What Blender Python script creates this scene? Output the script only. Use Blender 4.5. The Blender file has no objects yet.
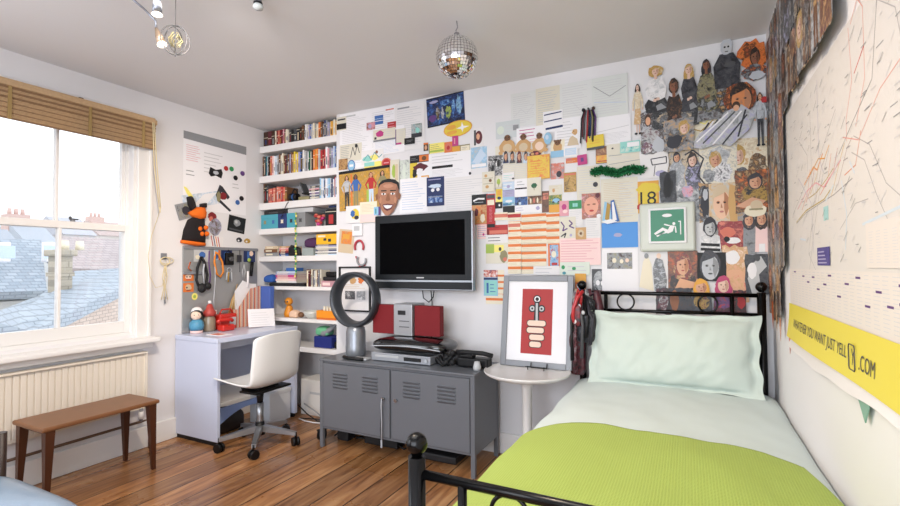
import bpy, bmesh, math, random
from mathutils import Vector, Matrix, noise
PI = math.pi
SC = bpy.context.scene
COL = SC.collection
# ------------------------------------------------------------------ camera
H = 1.261
YAW, PITCH, ROLL, FPX = -0.46427776, 0.02760888, -0.00657945, 474.38
_cy, _sy, _cp, _sp, _cr, _sr = math.cos(YAW), math.sin(YAW), math.cos(PITCH), math.sin(PITCH), math.cos(ROLL), math.sin(ROLL)
CF = Vector((_sy*_cp, _cy*_cp, _sp))
_R0 = Vector((_cy, -_sy, 0)); _U0 = _R0.cross(CF)
CR = _cr*_R0 + _sr*_U0
CU = -_sr*_R0 + _cr*_U0
camd = bpy.data.cameras.new('camera'); cam = bpy.data.objects.new('camera', camd); COL.objects.link(cam)
camd.sensor_width = 36; camd.lens = FPX/900*36; camd.clip_start = .02; camd.clip_end = 300
cam.matrix_world = Matrix(((CR.x, CU.x, -CF.x, 0), (CR.y, CU.y, -CF.y, 0), (CR.z, CU.z, -CF.z, H), (0, 0, 0, 1)))
SC.camera = cam
# ------------------------------------------------------------------ world, lights, exposure
w = bpy.data.worlds.new('sky'); SC.world = w; w.use_nodes = True
_bg = w.node_tree.nodes['Background']; _bg.inputs[0].default_value = (.88, .93, 1, 1); _bg.inputs[1].default_value = 1.5
SC.view_settings.view_transform = 'Standard'; SC.view_settings.look = 'None'
SC.view_settings.gamma = 1; SC.view_settings.exposure = 0.5; SC.view_settings.use_curve_mapping = False
def area(name, loc, aim, sx, sy, power, col):
    l = bpy.data.lights.new(name, 'AREA'); l.shape = 'RECTANGLE'; l.size = sx; l.size_y = sy; l.energy = power; l.color = col
    o = bpy.data.objects.new(name, l); COL.objects.link(o); o.location = loc
    o.rotation_euler = (Vector(aim)-Vector(loc)).to_track_quat('-Z', 'Y').to_euler(); return o
def spot(name, loc, aim, power, col, size=70, blend=.6, r=.03):
    l = bpy.data.lights.new(name, 'SPOT'); l.energy = power; l.color = col; l.spot_size = math.radians(size); l.spot_blend = blend; l.shadow_soft_size = r
    o = bpy.data.objects.new(name, l); COL.objects.link(o); o.location = loc
    o.rotation_euler = (Vector(aim)-Vector(loc)).to_track_quat('-Z', 'Y').to_euler(); return o
area('rear_fill_light', (-.9, -1.75, 1.45), (-1.5, 3, 1.1), 2.6, 1.7, 66, (.83, .90, 1))  # added cool fill behind the camera; the rear wall has no window
area('left_fill_light', (-3.3, -.35, 1.5), (0, .8, 1.1), 1.0, 1.4, 16, (.86, .93, 1))  # added fill inside the left wall, where no window is built
area('overhead_fill_light', (-1.3, .9, 2.44), (-1.3, .9, 0), 1.6, 1.2, 18, (1, .97, .93))  # added soft overhead fill, not a fixture of the room
spot('track_spot_right_wall', (-1.5, 1.25, 2.42), (.4, 1.9, .75), 66, (1, .76, .52), 75, .8)
spot('track_spot_left_wall', (-1.45, 1.16, 2.40), (-3.45, 2.0, .7), 50, (1, .76, .5), 80, .9)
spot('alcove_fill_spot', (-1.55, 1.16, 2.40), (-3.2, 3.0, 1.25), 56, (1, .92, .84), 78, .9)  # added spot without a lamp head, brightens alcove and left wall
# ------------------------------------------------------------------ colours and materials
K = dict(white='e9e7e8', paper='e4e1e0', cream='e6dcc4', ivory='d9d3c2', grey='8d8f92', lgrey='bcbdbe', dgrey='4a4b4e', black='0e0e11', ink='2e2e36',
 red='b22c2e', dred='7c1c22', orange='db7736', amber='dba03f', yellow='dcc23e', lemon='efe27a', green='2f8f58', dgreen='1e5b3a', lime='9fb850',
 teal='448f9a', lteal='8fcdc4', sky='8fbcd9', blue='3a66a8', navy='1d2d5c', purple='5d3a78', magenta='b9387c', pink='dc9ba6', lpink='f0cfcb',
 brown='6f4a2e', dbrown='3d2617', tan='c59b67', skin='d8a482', dskin='8a5a40', pale='e9cdb9', blonde='c9a067', ginger='b4562a', silver='b9bcc2',
 steel='7d7f85', salmon='cf735f', lav='a7a3c4', lblue='c3d3e4', mint='d5ddd0', gold='b08c3c', maroon='5b1f2a', khaki='8c8562', beige='cdb99b', graybw='9a9a9a')
def lin(h):
    o = []
    for i in (0, 2, 4):
        c = int(h[i:i+2], 16)/255
        o.append(c/12.92 if c <= .04045 else ((c+.055)/1.055)**2.4)
    return (*o, 1)
_M = {}
def mat(name, col, rough=.6, metal=0, coat=0, noise_amt=0, scale=20, bump=0, emit=0, trans=0, alpha=1, spec=.5):
    if name in _M: return _M[name]
    m = bpy.data.materials.new(name); m.use_nodes = True; n = m.node_tree; b = n.nodes['Principled BSDF']
    c = lin(K.get(col, col)) if isinstance(col, str) else (*col, 1)
    b.inputs['Base Color'].default_value = c; b.inputs['Roughness'].default_value = rough; b.inputs['Metallic'].default_value = metal
    b.inputs['Coat Weight'].default_value = coat; b.inputs['Specular IOR Level'].default_value = spec
    b.inputs['Transmission Weight'].default_value = trans; b.inputs['Alpha'].default_value = alpha
    if emit: b.inputs['Emission Color'].default_value = c; b.inputs['Emission Strength'].default_value = emit
    if noise_amt or bump:
        tc = n.nodes.new('ShaderNodeTexCoord'); t = n.nodes.new('ShaderNodeTexNoise'); t.inputs['Scale'].default_value = scale; t.inputs['Detail'].default_value = 5
        n.links.new(tc.outputs['Object'], t.inputs['Vector'])
        if noise_amt:
            r = n.nodes.new('ShaderNodeMix'); r.data_type = 'RGBA'
            r.inputs[6].default_value = tuple(x*(1-noise_amt) for x in c[:3])+(1,); r.inputs[7].default_value = tuple(min(1, x*(1+noise_amt)) for x in c[:3])+(1,)
            n.links.new(t.outputs['Fac'], r.inputs[0]); n.links.new(r.outputs[2], b.inputs['Base Color'])
        if bump:
            u = n.nodes.new('ShaderNodeBump'); u.inputs['Strength'].default_value = bump; u.inputs['Distance'].default_value = .004
            n.links.new(t.outputs['Fac'], u.inputs['Height']); n.links.new(u.outputs[0], b.inputs['Normal'])
    _M[name] = m; return m
def photo(spec, scale=30):
    """a printed photo: three colours mixed by a noise of its own"""
    if spec in _M: return _M[spec]
    cs = [lin(K[x]) for x in spec.split('+')]
    sd = sum(ord(c)*(i+3) for i, c in enumerate(spec)) % 97
    m = bpy.data.materials.new(spec); m.use_nodes = True; n = m.node_tree; b = n.nodes['Principled BSDF']; b.inputs['Roughness'].default_value = .38
    tc = n.nodes.new('ShaderNodeTexCoord'); t = n.nodes.new('ShaderNodeTexNoise'); t.noise_dimensions = '4D'; t.inputs['W'].default_value = sd*.37
    t.inputs['Scale'].default_value = scale; t.inputs['Detail'].default_value = 8; t.inputs['Roughness'].default_value = .68; t.inputs['Distortion'].default_value = .6
    n.links.new(tc.outputs['Object'], t.inputs['Vector'])
    r = n.nodes.new('ShaderNodeValToRGB'); e = r.color_ramp.elements
    e[0].position = .38; e[0].color = cs[0]; e[1].position = .62; e[1].color = cs[-1]
    if len(cs) > 2: q = e.new(.5); q.color = cs[1]
    n.links.new(t.outputs['Fac'], r.inputs[0]); n.links.new(r.outputs[0], b.inputs['Base Color'])
    _M[spec] = m; return m
def mt(s):
    if not isinstance(s, str): return s
    if '+' in s: return photo(s)
    return _M.get(s) or mat(s, s, rough=.55)
# ------------------------------------------------------------------ mesh builder
class MB:
    def __init__(s): s.v = []; s.f = []; s.fm = []; s.fs = []; s.ms = []
    def _m(s, m):
        m = mt(m)
        if m not in s.ms: s.ms.append(m)
        return s.ms.index(m)
    def add(s, vs, fs, m, smooth=False):
        o = len(s.v); s.v += [Vector(v) for v in vs]; k = s._m(m)
        for f in fs: s.f.append([i+o for i in f]); s.fm.append(k); s.fs.append(smooth)
        return s
    def box(s, x0, y0, z0, x1, y1, z1, m, bev=0, seg=2, M=None):
        x0, x1 = sorted((x0, x1)); y0, y1 = sorted((y0, y1)); z0, z1 = sorted((z0, z1))
        if bev:
            bm = bmesh.new(); bmesh.ops.create_cube(bm, size=1)
            for v in bm.verts: v.co = Vector((x0+(v.co.x+.5)*(x1-x0), y0+(v.co.y+.5)*(y1-y0), z0+(v.co.z+.5)*(z1-z0)))
            bmesh.ops.bevel(bm, geom=bm.edges[:], offset=min(bev, .49*min(x1-x0, y1-y0, z1-z0)), segments=seg, profile=.5, affect='EDGES')
            vs = [v.co.copy() for v in bm.verts]; bm.verts.index_update(); fs = [[v.index for v in f.verts] for f in bm.faces]; bm.free()
        else:
            vs = [Vector((x, y, z)) for z in (z0, z1) for y in (y0, y1) for x in (x0, x1)]
            fs = [(0, 2, 3, 1), (4, 5, 7, 6), (0, 1, 5, 4), (2, 6, 7, 3), (0, 4, 6, 2), (1, 3, 7, 5)]
        if M is not None: vs = [M @ v for v in vs]
        return s.add(vs, fs, m, False)
    def cyl(s, p0, p1, r0, r1, m, n=16, cap=True, smooth=True):
        p0, p1 = Vector(p0), Vector(p1); d = (p1-p0).normalized(); a = d.orthogonal().normalized(); b = d.cross(a)
        vs = []
        for p, r in ((p0, r0), (p1, r1)):
            for i in range(n): t = 2*PI*i/n; vs.append(p+(a*math.cos(t)+b*math.sin(t))*r)
        s.add(vs, [(i, (i+1) % n, n+(i+1) % n, n+i) for i in range(n)], m, smooth)
        if cap: s.add(vs[:n], [list(range(n))[::-1]], m); s.add(vs[n:], [list(range(n))], m)
        return s
    def tube(s, pts, r, m, n=8, closed=False, rs=None):
        pts = [Vector(p) for p in pts]; L = len(pts); vs = []; a = None
        for i, p in enumerate(pts):
            if closed: d = pts[(i+1) % L]-pts[i-1]
            else: d = pts[min(i+1, L-1)]-pts[max(i-1, 0)]
            d = d.normalized() if d.length > 1e-9 else Vector((0, 0, 1))
            a = d.orthogonal().normalized() if a is None else (a-d*a.dot(d)).normalized()
            b = d.cross(a); rr = rs[i] if rs else r
            for k in range(n): t = 2*PI*k/n; vs.append(p+(a*math.cos(t)+b*math.sin(t))*rr)
        fs = []
        for i in range(L if closed else L-1):
            j = (i+1) % L
            for k in range(n): fs.append((i*n+k, i*n+(k+1) % n, j*n+(k+1) % n, j*n+k))
        s.add(vs, fs, m, True)
        if not closed: s.add(vs[:n], [list(range(n))[::-1]], m); s.add(vs[-n:], [list(range(n))], m)
        return s
    def lathe(s, prof, c, m, n=24, M=None, smooth=True):
        c = Vector(c); vs = []; L = len(prof)
        for r, z in prof:
            for k in range(n):
                t = 2*PI*k/n; v = Vector((r*math.cos(t), r*math.sin(t), z))
                vs.append((M @ v if M is not None else v)+c)
        fs = [(i*n+k, i*n+(k+1) % n, (i+1)*n+(k+1) % n, (i+1)*n+k) for i in range(L-1) for k in range(n)]
        return s.add(vs, fs, m, smooth)
    def ball(s, c, r, m, n=16, sq=(1, 1, 1)):
        k = n//2; vs = []; c = Vector(c)
        for i in range(k+1):
            a = PI*i/k
            for j in range(n):
                t = 2*PI*j/n; vs.append(c+Vector((r*sq[0]*math.sin(a)*math.cos(t), r*sq[1]*math.sin(a)*math.sin(t), r*sq[2]*math.cos(a))))
        fs = [(i*n+j, (i+1)*n+j, (i+1)*n+(j+1) % n, i*n+(j+1) % n) for i in range(k) for j in range(n)]
        return s.add(vs, fs, m, True)
    def grid(s, fn, nu, nv, m, smooth=True):
        vs = [fn(i/nu, j/nv) for j in range(nv+1) for i in range(nu+1)]
        return s.add(vs, [(j*(nu+1)+i, j*(nu+1)+i+1, (j+1)*(nu+1)+i+1, (j+1)*(nu+1)+i) for j in range(nv) for i in range(nu)], m, smooth)
    def prism(s, poly, d, m, cap2=True):
        """poly = list of 3D points, d = extrusion vector"""
        P = [Vector(p) for p in poly]; d = Vector(d); n = len(P)
        return s.add(P+[p+d for p in P], [list(range(n)), list(range(2*n-1, n-1, -1))]+[(i, i+n, (i+1) % n+n, (i+1) % n) for i in range(n)], m)
    def build(s, name, parent=None, loc=None, fix=True):
        if parent is not None: o0 = wpos(parent)
        elif loc is not None: o0 = Vector(loc)
        else:
            xs = [v.x for v in s.v]; ys = [v.y for v in s.v]; zs = [v.z for v in s.v]
            o0 = Vector(((min(xs)+max(xs))/2, (min(ys)+max(ys))/2, min(zs)))
        me = bpy.data.meshes.new(name); me.from_pydata([v-o0 for v in s.v], [], s.f)
        for m in s.ms: me.materials.append(m)
        me.polygons.foreach_set('material_index', s.fm); me.polygons.foreach_set('use_smooth', s.fs)
        if fix:
            bm = bmesh.new(); bm.from_mesh(me); bmesh.ops.remove_doubles(bm, verts=bm.verts, dist=1e-6)
            bmesh.ops.recalc_face_normals(bm, faces=bm.faces); bm.to_mesh(me); bm.free()
        me.update()
        o = bpy.data.objects.new(name, me); COL.objects.link(o)
        if parent is not None: o.parent = parent
        else: o.location = o0
        return o
def wpos(o):
    p = Vector((0, 0, 0))
    while o is not None: p += o.location; o = o.parent
    return p
def tag(o, label, cat, group=None, kind=None):
    if label: o['label'] = label
    if cat: o['category'] = cat
    if group: o['group'] = group
    if kind: o['kind'] = kind
    return o
def root(name, label, cat, loc, group=None):
    o = bpy.data.objects.new(name, None); COL.objects.link(o); o.location = loc; o.empty_display_size = .05
    bpy.context.view_layer.update(); return tag(o, label, cat, group)
def struct(name, mb, parent=None):
    o = mb.build(name, parent, loc=(0, 0, 0) if parent is None else None); o['kind'] = 'structure'; return o
def ray(px, py): return CF*FPX+CR*(px-450)-CU*(py-253)
def onX(px, py, X): d = ray(px, py); return d*(X/d.x)+Vector((0, 0, H))
def onY(px, py, Y): d = ray(px, py); return d*(Y/d.y)+Vector((0, 0, H))
# ================================================================== THE ROOM
XL, XR, YB, YR, ZC, YA = -3.45, .402, 3.045, -2.0, 2.51, 3.33
wall_m = mat('wall_paint', 'e0dedf', .7, noise_amt=.02, scale=3)
wallw_m = mat('trim_gloss', 'e6e4e2', .35)
ceil_m = mat('ceiling_paint', 'deddde', .85)
def floor_mat():
    m = bpy.data.materials.new('floor_boards'); m.use_nodes = True; n = m.node_tree; N = n.nodes; L = n.links; b = N['Principled BSDF']
    def math_(op, a, b_=None):
        q = N.new('ShaderNodeMath'); q.operation = op
        for i, v in enumerate((a, b_)):
            if v is None: continue
            if isinstance(v, (int, float)): q.inputs[i].default_value = v
            else: L.new(v, q.inputs[i])
        return q.outputs[0]
    tc = N.new('ShaderNodeTexCoord'); sx = N.new('ShaderNodeSeparateXYZ'); L.new(tc.outputs['Object'], sx.inputs[0])
    u = math_('DIVIDE', sx.outputs[0], .165); idx = math_('FLOOR', u); fr = math_('FRACT', u)
    wn = N.new('ShaderNodeTexWhiteNoise'); wn.noise_dimensions = '1D'; L.new(idx, wn.inputs['W'])
    cx = N.new('ShaderNodeCombineXYZ'); L.new(math_('MULTIPLY', sx.outputs[0], 15), cx.inputs[0]); L.new(math_('ADD', math_('MULTIPLY', sx.outputs[1], 1.5), math_('MULTIPLY', wn.outputs[0], 40)), cx.inputs[1])
    g = N.new('ShaderNodeTexNoise'); g.inputs['Scale'].default_value = 1.3; g.inputs['Detail'].default_value = 7; g.inputs['Distortion'].default_value = 1.2; L.new(cx.outputs[0], g.inputs['Vector'])
    r = N.new('ShaderNodeValToRGB'); e = r.color_ramp.elements
    e[0].position = .28; e[0].color = lin('744a2c'); e[1].position = .74; e[1].color = lin('bd8f62'); q = e.new(.5); q.color = lin('9c6b42')
    L.new(g.outputs['Fac'], r.inputs[0])
    hs = N.new('ShaderNodeHueSaturation'); L.new(r.outputs[0], hs.inputs['Color']); L.new(math_('ADD', math_('MULTIPLY', wn.outputs[0], .5), .75), hs.inputs['Value'])
    hs.inputs['Saturation'].default_value = 1.0
    st = N.new('ShaderNodeTexNoise'); st.inputs['Scale'].default_value = 2.2; st.inputs['Detail'].default_value = 4; L.new(tc.outputs['Object'], st.inputs['Vector'])
    gap = math_('GREATER_THAN', math_('ABSOLUTE', math_('SUBTRACT', fr, .5)), .478)
    mx = N.new('ShaderNodeMix'); mx.data_type = 'RGBA'; L.new(gap, mx.inputs[0]); L.new(hs.outputs[0], mx.inputs[6]); mx.inputs[7].default_value = lin('2a1609')
    L.new(mx.outputs[2], b.inputs['Base Color'])
    L.new(math_('ADD', math_('MULTIPLY', st.outputs['Fac'], .35), .12), b.inputs['Roughness'])
    bp = N.new('ShaderNodeBump'); bp.inputs['Strength'].default_value = .35; bp.inputs['Distance'].default_value = .003
    L.new(math_('SUBTRACT', math_('MULTIPLY', g.outputs['Fac'], .3), gap), bp.inputs['Height']); L.new(bp.outputs[0], b.inputs['Normal'])
    return m
struct('floor', MB().box(XL-.02, YR, -.05, XR+.02, YA+.02, 0, floor_mat()))
struct('ceiling', MB().box(XL-.02, YR, ZC, XR+.02, YA+.02, ZC+.05, ceil_m))
struct('wall_right', MB().box(XR, YR, 0, XR+.1, YA, ZC, wall_m))
struct('wall_front', MB().box(XL-.2, YR-.1, 0, XR+.1, YR, ZC, wall_m))
AX = -2.56   # right edge of the shelf alcove
struct('wall_back', MB().box(AX, YB, 0, XR, YB+.38, ZC, wall_m))
struct('wall_alcove', MB().box(XL-.2, YA, 0, AX, YA+.1, ZC, wall_m))
WY0, WY1, WZ0, WZ1 = 1.135, 1.98, .80, 2.27
wl = MB()
wl.box(XL-.2, YR, 0, XL, WY0, ZC, wall_m); wl.box(XL-.2, WY1, 0, XL, YA, ZC, wall_m)
wl.box(XL-.2, WY0, 0, XL, WY1, WZ0, wall_m); wl.box(XL-.2, WY0, WZ1, XL, WY1, ZC, wall_m)
struct('wall_left', wl)
# skirting
struct('baseboard_left', MB().box(XL, YR, 0, XL+.022, 3.0, .15, wallw_m, .006))
struct('baseboard_back', MB().box(AX, YB-.02, 0, XR, YB, .14, wallw_m, .006))
struct('baseboard_right', MB().box(XR-.02, YR, 0, XR, YB-.02, .14, wallw_m, .006))
# window
glass = bpy.data.materials.new('window_glass'); glass.use_nodes = True
_n = glass.node_tree; _n.nodes.clear(); _o = _n.nodes.new('ShaderNodeOutputMaterial'); _mx = _n.nodes.new('ShaderNodeMixShader')
_t = _n.nodes.new('ShaderNodeBsdfTransparent'); _g = _n.nodes.new('ShaderNodeBsdfGlossy'); _g.inputs['Roughness'].default_value = .02; _f = _n.nodes.new('ShaderNodeFresnel'); _f.inputs[0].default_value = 1.4
_n.links.new(_f.outputs[0], _mx.inputs[0]); _n.links.new(_t.outputs[0], _mx.inputs[1]); _n.links.new(_g.outputs[0], _mx.inputs[2]); _n.links.new(_mx.outputs[0], _o.inputs[0])
wd = root('window_1', None, None, (XL-.06, 1.545, WZ0)); wd['kind'] = 'structure'
def wpart(name, mb, par=wd): o = mb.build(name, par); o['kind'] = 'structure'; return o
f = MB(); f.box(XL-.15, WY0-.001, WZ0, XL, WY0+.02, WZ1, wallw_m); f.box(XL-.15, WY1-.02, WZ0, XL, WY1, WZ1, wallw_m); f.box(XL-.15, WY0, WZ1-.03, XL, WY1, WZ1, wallw_m); f.box(XL-.15, WY0, WZ0, XL-.01, WY1, WZ0+.02, wallw_m)
f.box(XL-.075, WY1-.035, WZ0, XL-.06, WY1-.02, WZ1, wallw_m)
wpart('window_frame', f)
def sash(xc, z0, z1, rb, rt, nm):
    s = MB(); a, b = WY0+.02, WY1-.02; t = .02
    s.box(xc-t, a, z0, xc+t, a+.035, z1, wallw_m, .003); s.box(xc-t, b-.035, z0, xc+t, b, z1, wallw_m, .003)
    s.box(xc-t, a+.035, z0, xc+t, b-.035, z0+rb, wallw_m, .003); s.box(xc-t, a+.035, z1-rt, xc+t, b-.035, z1, wallw_m, .003)
    s.box(xc-t, 1.537, z0+rb, xc+t, 1.555, z1-rt, wallw_m, .003)
    o = wpart('sash', s); g = MB().box(xc-.002, a+.03, z0+rb-.01, xc+.002, b-.03, z1-rt+.01, glass); q = g.build('window_pane', o); q['kind'] = 'structure'; return o
sash(XL-.095, 1.515, 2.24, .04, .05, 'upper'); sash(XL-.05, WZ0+.02, 1.56, .075, .045, 'lower')
wpart('sash_catch', MB().cyl((XL-.05, 1.62, 1.56), (XL-.05, 1.62, 1.572), .014, .014, 'steel').box(XL-.055, 1.60, 1.572, XL-.04, 1.65, 1.58, 'dgrey', .003).ball((XL-.045, 1.605, 1.585), .009, 'dgrey', 10))
ar = MB()
for y0, y1 in ((WY1, WY1+.095), (WY0-.095, WY0)):
    ar.box(XL, y0, .74, XL+.018, y1, WZ1+.07, wallw_m, .005); ym = y1-.022 if y0 > 1.5 else y0; ar.box(XL+.018, ym, .74, XL+.03, ym+.022, WZ1+.07, wallw_m, .004)
ar.box(XL, WY0-.095, WZ1, XL+.018, WY1+.095, WZ1+.085, wallw_m, .005)
wpart('architrave', ar)
struct('trim_1', MB().box(XL-.02, 1.0, .742, XL+.12, WY1+.115, .778, wallw_m, .012, 3).box(XL, 1.02, .70, XL+.05, WY1+.10, .742, wallw_m, .006))
# ================================================================== RADIATOR, BLIND, BENCH, ARMCHAIR
rad_m = mat('radiator_enamel', 'e2d9cb', .4)
r = root('radiator', 'long ribbed cream radiator on the wall under the window', 'radiator', (-3.4, 1.3, .285))
m = MB(); m.box(XL+.03, .55, .285, XL+.05, 2.03, .675, rad_m)
y = .56
while y < 2.0: m.box(XL+.05, y, .30, XL+.056, y+.027, .66, rad_m, .002); y += .0335
m.box(XL+.02, .55, .668, XL+.075, 2.03, .68, rad_m, .003); m.box(XL+.022, 2.02, .285, XL+.07, 2.03, .68, rad_m); m.box(XL+.004, 1.5, .4, XL+.03, 1.54, .6, rad_m)
m.build('radiator_panel', r)
MB().tube([(XL+.05, .5, .19), (XL+.05, 2.0, .20), (XL+.05, 2.06, .20), (XL+.05, 2.06, .0)], .009, mat('pipe_brown', '5d4634', .5)).build('pipe', r)
MB().tube([(XL+.05, 2.0, .20), (XL+.05, 2.0, .29)], .011, 'steel').cyl((XL+.05, 2.0, .22), (XL+.05, 2.0, .27), .018, .016, 'white').build('valve', r)
bam = mat('bamboo', 'b99a75', .6, noise_amt=.18, scale=60)
bamd = mat('bamboo_dark', '927354', .6, noise_amt=.2, scale=60)
bl = root('bamboo_blind', 'rolled up tan bamboo slat blind along the top of the window', 'blind', (XL+.05, 1.5, 2.1))
MB().box(XL+.02, .85, 2.285, XL+.085, 2.06, 2.325, bam, .006).build('headrail', bl)
m = MB()
for i in range(26):
    z = 2.105+i*.0069
    m.box(XL+.045, .85, z, XL+.070+.003*(i % 2)+(.006 if i > 17 else 0), 2.068-.002*(i % 3), z+.0064, bam if i % 4 and i not in (17, 21, 25) else bamd, .002, 1)
m.build('slats', bl)
for yy in (1.25, 1.65, 1.98): MB().box(XL+.0735, yy-.008, 2.10, XL+.081, yy+.008, 2.285, mat('tape', '9a8050', .8)).build('tape', bl)
MB().box(XL+.02, 1.60, 2.325, XL+.05, 1.625, 2.34, 'dbrown', .003).build('bracket', bl)
MB().box(XL+.03, 2.03, 2.28, XL+.08, 2.075, 2.315, bam, .004).cyl((XL+.055, 2.04, 2.30), (XL+.055, 2.07, 2.30), .013, .013, bamd).build('pulley', bl)
cordm = mat('cord', 'd9c9a0', .8)
m = MB(); m.tube([(XL+.09, 2.035, 2.29), (XL+.07, 2.06, 2.0), (XL+.06, 2.105, 1.69)], .0035, cordm, 6); m.tube([(XL+.09, 2.045, 2.29), (XL+.075, 2.075, 2.0), (XL+.065, 2.112, 1.69)], .0035, cordm, 6)
m.cyl((XL+.062, 2.108, 1.70), (XL+.062, 2.11, 1.66), .006, .004, cordm)
pts = [(XL+.06, 2.11, 1.67), (XL+.035, 2.07, 1.5), (XL+.035, 2.045, 1.35), (XL+.035, 2.06, 1.2), (XL+.035, 2.10, 1.12), (XL+.03, 2.15, 1.13), (XL+.03, 2.18, 1.22), (XL+.03, 2.185, 1.31)]
m.tube(pts, .0018, cordm, 5); m.build('cord', bl)
c = root('cord_cleat', 'steel cord cleat on the wall right of the window with a hank of cord', 'cleat', (XL, 2.175, 1.3))
MB().box(XL, 2.155, 1.325, XL+.006, 2.20, 1.37, 'steel', .002).cyl((XL, 2.178, 1.335), (XL+.03, 2.178, 1.33), .006, .006, 'dgrey').build('cleat_plate', c)
m = MB(); m.tube([(XL+.02, 2.178+.035*math.cos(a), 1.31+.03*math.sin(a)) for a in [i*PI/8 for i in range(16)]], .004, cordm, 6, True)
m.tube([(XL+.02, 2.178+.05*math.cos(a)+.012, 1.315+.024*math.sin(a)) for a in [i*PI/8 for i in range(16)]], .003, cordm, 6, True)
for dy in (-.02, -.004, .014): m.tube([(XL+.015, 2.18, 1.29), (XL+.02, 2.18+dy, 1.2), (XL+.015, 2.18+dy*.3, 1.12), (XL+.02, 2.18+dy*1.4, 1.03)], .0028, cordm, 5)
m.tube([(XL+.015, 2.18, 1.05), (XL+.015, 2.182, 1.0)], .006, 'steel', 6); m.build('cord', c)

wood = mat('bench_wood', '7d5335', .38, noise_amt=.25, scale=9); woodd = mat('bench_leg_wood', '4a2716', .4, noise_amt=.2, scale=12)
b = root('bench', 'low brown wooden bench with tapered legs in front of the radiator', 'bench', (-3.17, 1.57, 0))
MB().box(-3.335, 1.27, .405, -3.005, 1.885, .43, wood, .009, 3).build('bench_top', b)
MB().box(-3.31, 1.30, .385, -3.03, 1.32, .407, woodd).box(-3.31, 1.835, .385, -3.03, 1.855, .407, woodd).build('rail', b)
for sx in (0, 1):
    for sy in (0, 1):
        x, y = (-3.31, -3.035)[sx], (1.31, 1.845)[sy]; ex, ey = (-.01, .012)[sx], (-.012, .012)[sy]
        q = MB(); top = [(x-.022, y-.022, .407), (x+.022, y-.022, .407), (x+.022, y+.022, .407), (x-.022, y+.022, .407)]
        bot = [(x+ex+a*.010, y+ey+c_*.010, 0) for a, c_ in ((-1, -1), (1, -1), (1, 1), (-1, 1))]
        q.add(top+bot, [(0, 1, 2, 3), (7, 6, 5, 4)]+[(i, i+4, (i+1) % 4+4, (i+1) % 4) for i in range(4)], woodd); q.build('leg', b)

lea = mat('blue_leather', '7b93aa', .3, coat=.3, bump=.15, scale=120)
a = root('armchair', 'armchair with blue grey leather seat and dark wooden frame in the near left corner', 'armchair', (-2.3, .6, 0))
def cushion(x0, x1, y0, y1, z0, z1, m, n=28, p=5, crown=.02):
    cx, cy, cz = (x0+x1)/2, (y0+y1)/2, (z0+z1)/2; hx, hy, hz = (x1-x0)/2, (y1-y0)/2, (z1-z0)/2; q = MB()
    def sg(v, e): return math.copysign(abs(v)**e, v)
    def fn(u, v):
        th = 2*PI*u; ph = PI*(v-.5); c1 = sg(math.cos(ph), .35)
        X = c1*sg(math.cos(th), .35); Y = c1*sg(math.sin(th), .35); Zz = sg(math.sin(ph), .6)
        return Vector((cx+hx*X, cy+hy*Y, cz+hz*Zz+crown*max(0, Zz)*(1-X*X)*(1-Y*Y)))
    q.grid(fn, n*2, n, m); return q
cushion(-2.62, -1.87, .30, .965, .30, .435, lea).build('seat_cushion', a)
MB().tube([(-2.62, .31, .365), (-1.89, .31, .365), (-1.88, .95, .365), (-2.6, .93, .365)], .006, lea, 6, True).build('piping', a)
for y in (.28, .96):
    for x in (-2.61, -2.0): MB().cyl((x, y, 0), (x, y, .57 if x < -2.3 else .30), .016, .02, mat('dark_wood', '2c1a12', .4), 12).build('leg', a)
MB().box(-2.62, .27, .27, -1.97, .97, .30, 'dark_wood', .006).build('seat_frame', a)
cushion(-2.72, -2.60, .30, .935, .35, .56, lea).build('backrest', a)

# ================================================================== DESK AND CHAIR
desk_m = mat('desk_lacquer', 'c8cfe4', .3, coat=.2); desk_in = mat('desk_inner', 'cfd1dc', .4)
DX0, DX1, DY0, DY1, DZ = XL+.006, -2.975, 2.27, 3.035, .760
d = root('desk', 'pale lilac white box desk against the left wall', 'desk', (-3.2, 2.65, 0))
MB().box(DX0, DY0-.004, DZ-.035, DX1+.004, DY1+.0, DZ, desk_m, .004).build('desk_top', d)
MB().box(DX0, DY0, .032, DX1, DY0+.025, DZ-.035, desk_m, .002).build('side_panel', d)
MB().box(DX0, DY1-.03, .032, DX1, DY1, DZ-.035, desk_m, .002).build('side_panel', d)
MB().box(DX0, DY0+.025, .30, DX0+.016, DY1-.03, DZ-.035, mat('desk_back', 'c3cadc', .4)).build('back_panel', d)
MB().box(DX0+.25, DY0+.025, DZ-.12, DX0+.268, DY1-.03, DZ-.035, desk_in).build('drawer_front', d)
MB().box(DX0+.01, DY0+.01, 0, DX1-.015, DY0+.03, .032, 'black').build('plinth', d); MB().box(DX0+.01, DY1-.03, 0, DX1-.015, DY1-.01, .032, 'black').build('plinth', d)
q = MB(); n = 20; P = [(-3.10, DY0+.025, .22), (-3.10, DY1-.03, .22)]
arc = [(-3.10, DY1-.03-(DY1-DY0-.055)*i/n, .05+.13*math.sin(PI*i/n)) for i in range(n+1)]
q.prism([P[0]]+[P[1]]+arc, (-.016, 0, 0), mat('desk_blue', '8fa6d8', .4)); q.build('stretcher_panel', d)

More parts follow.
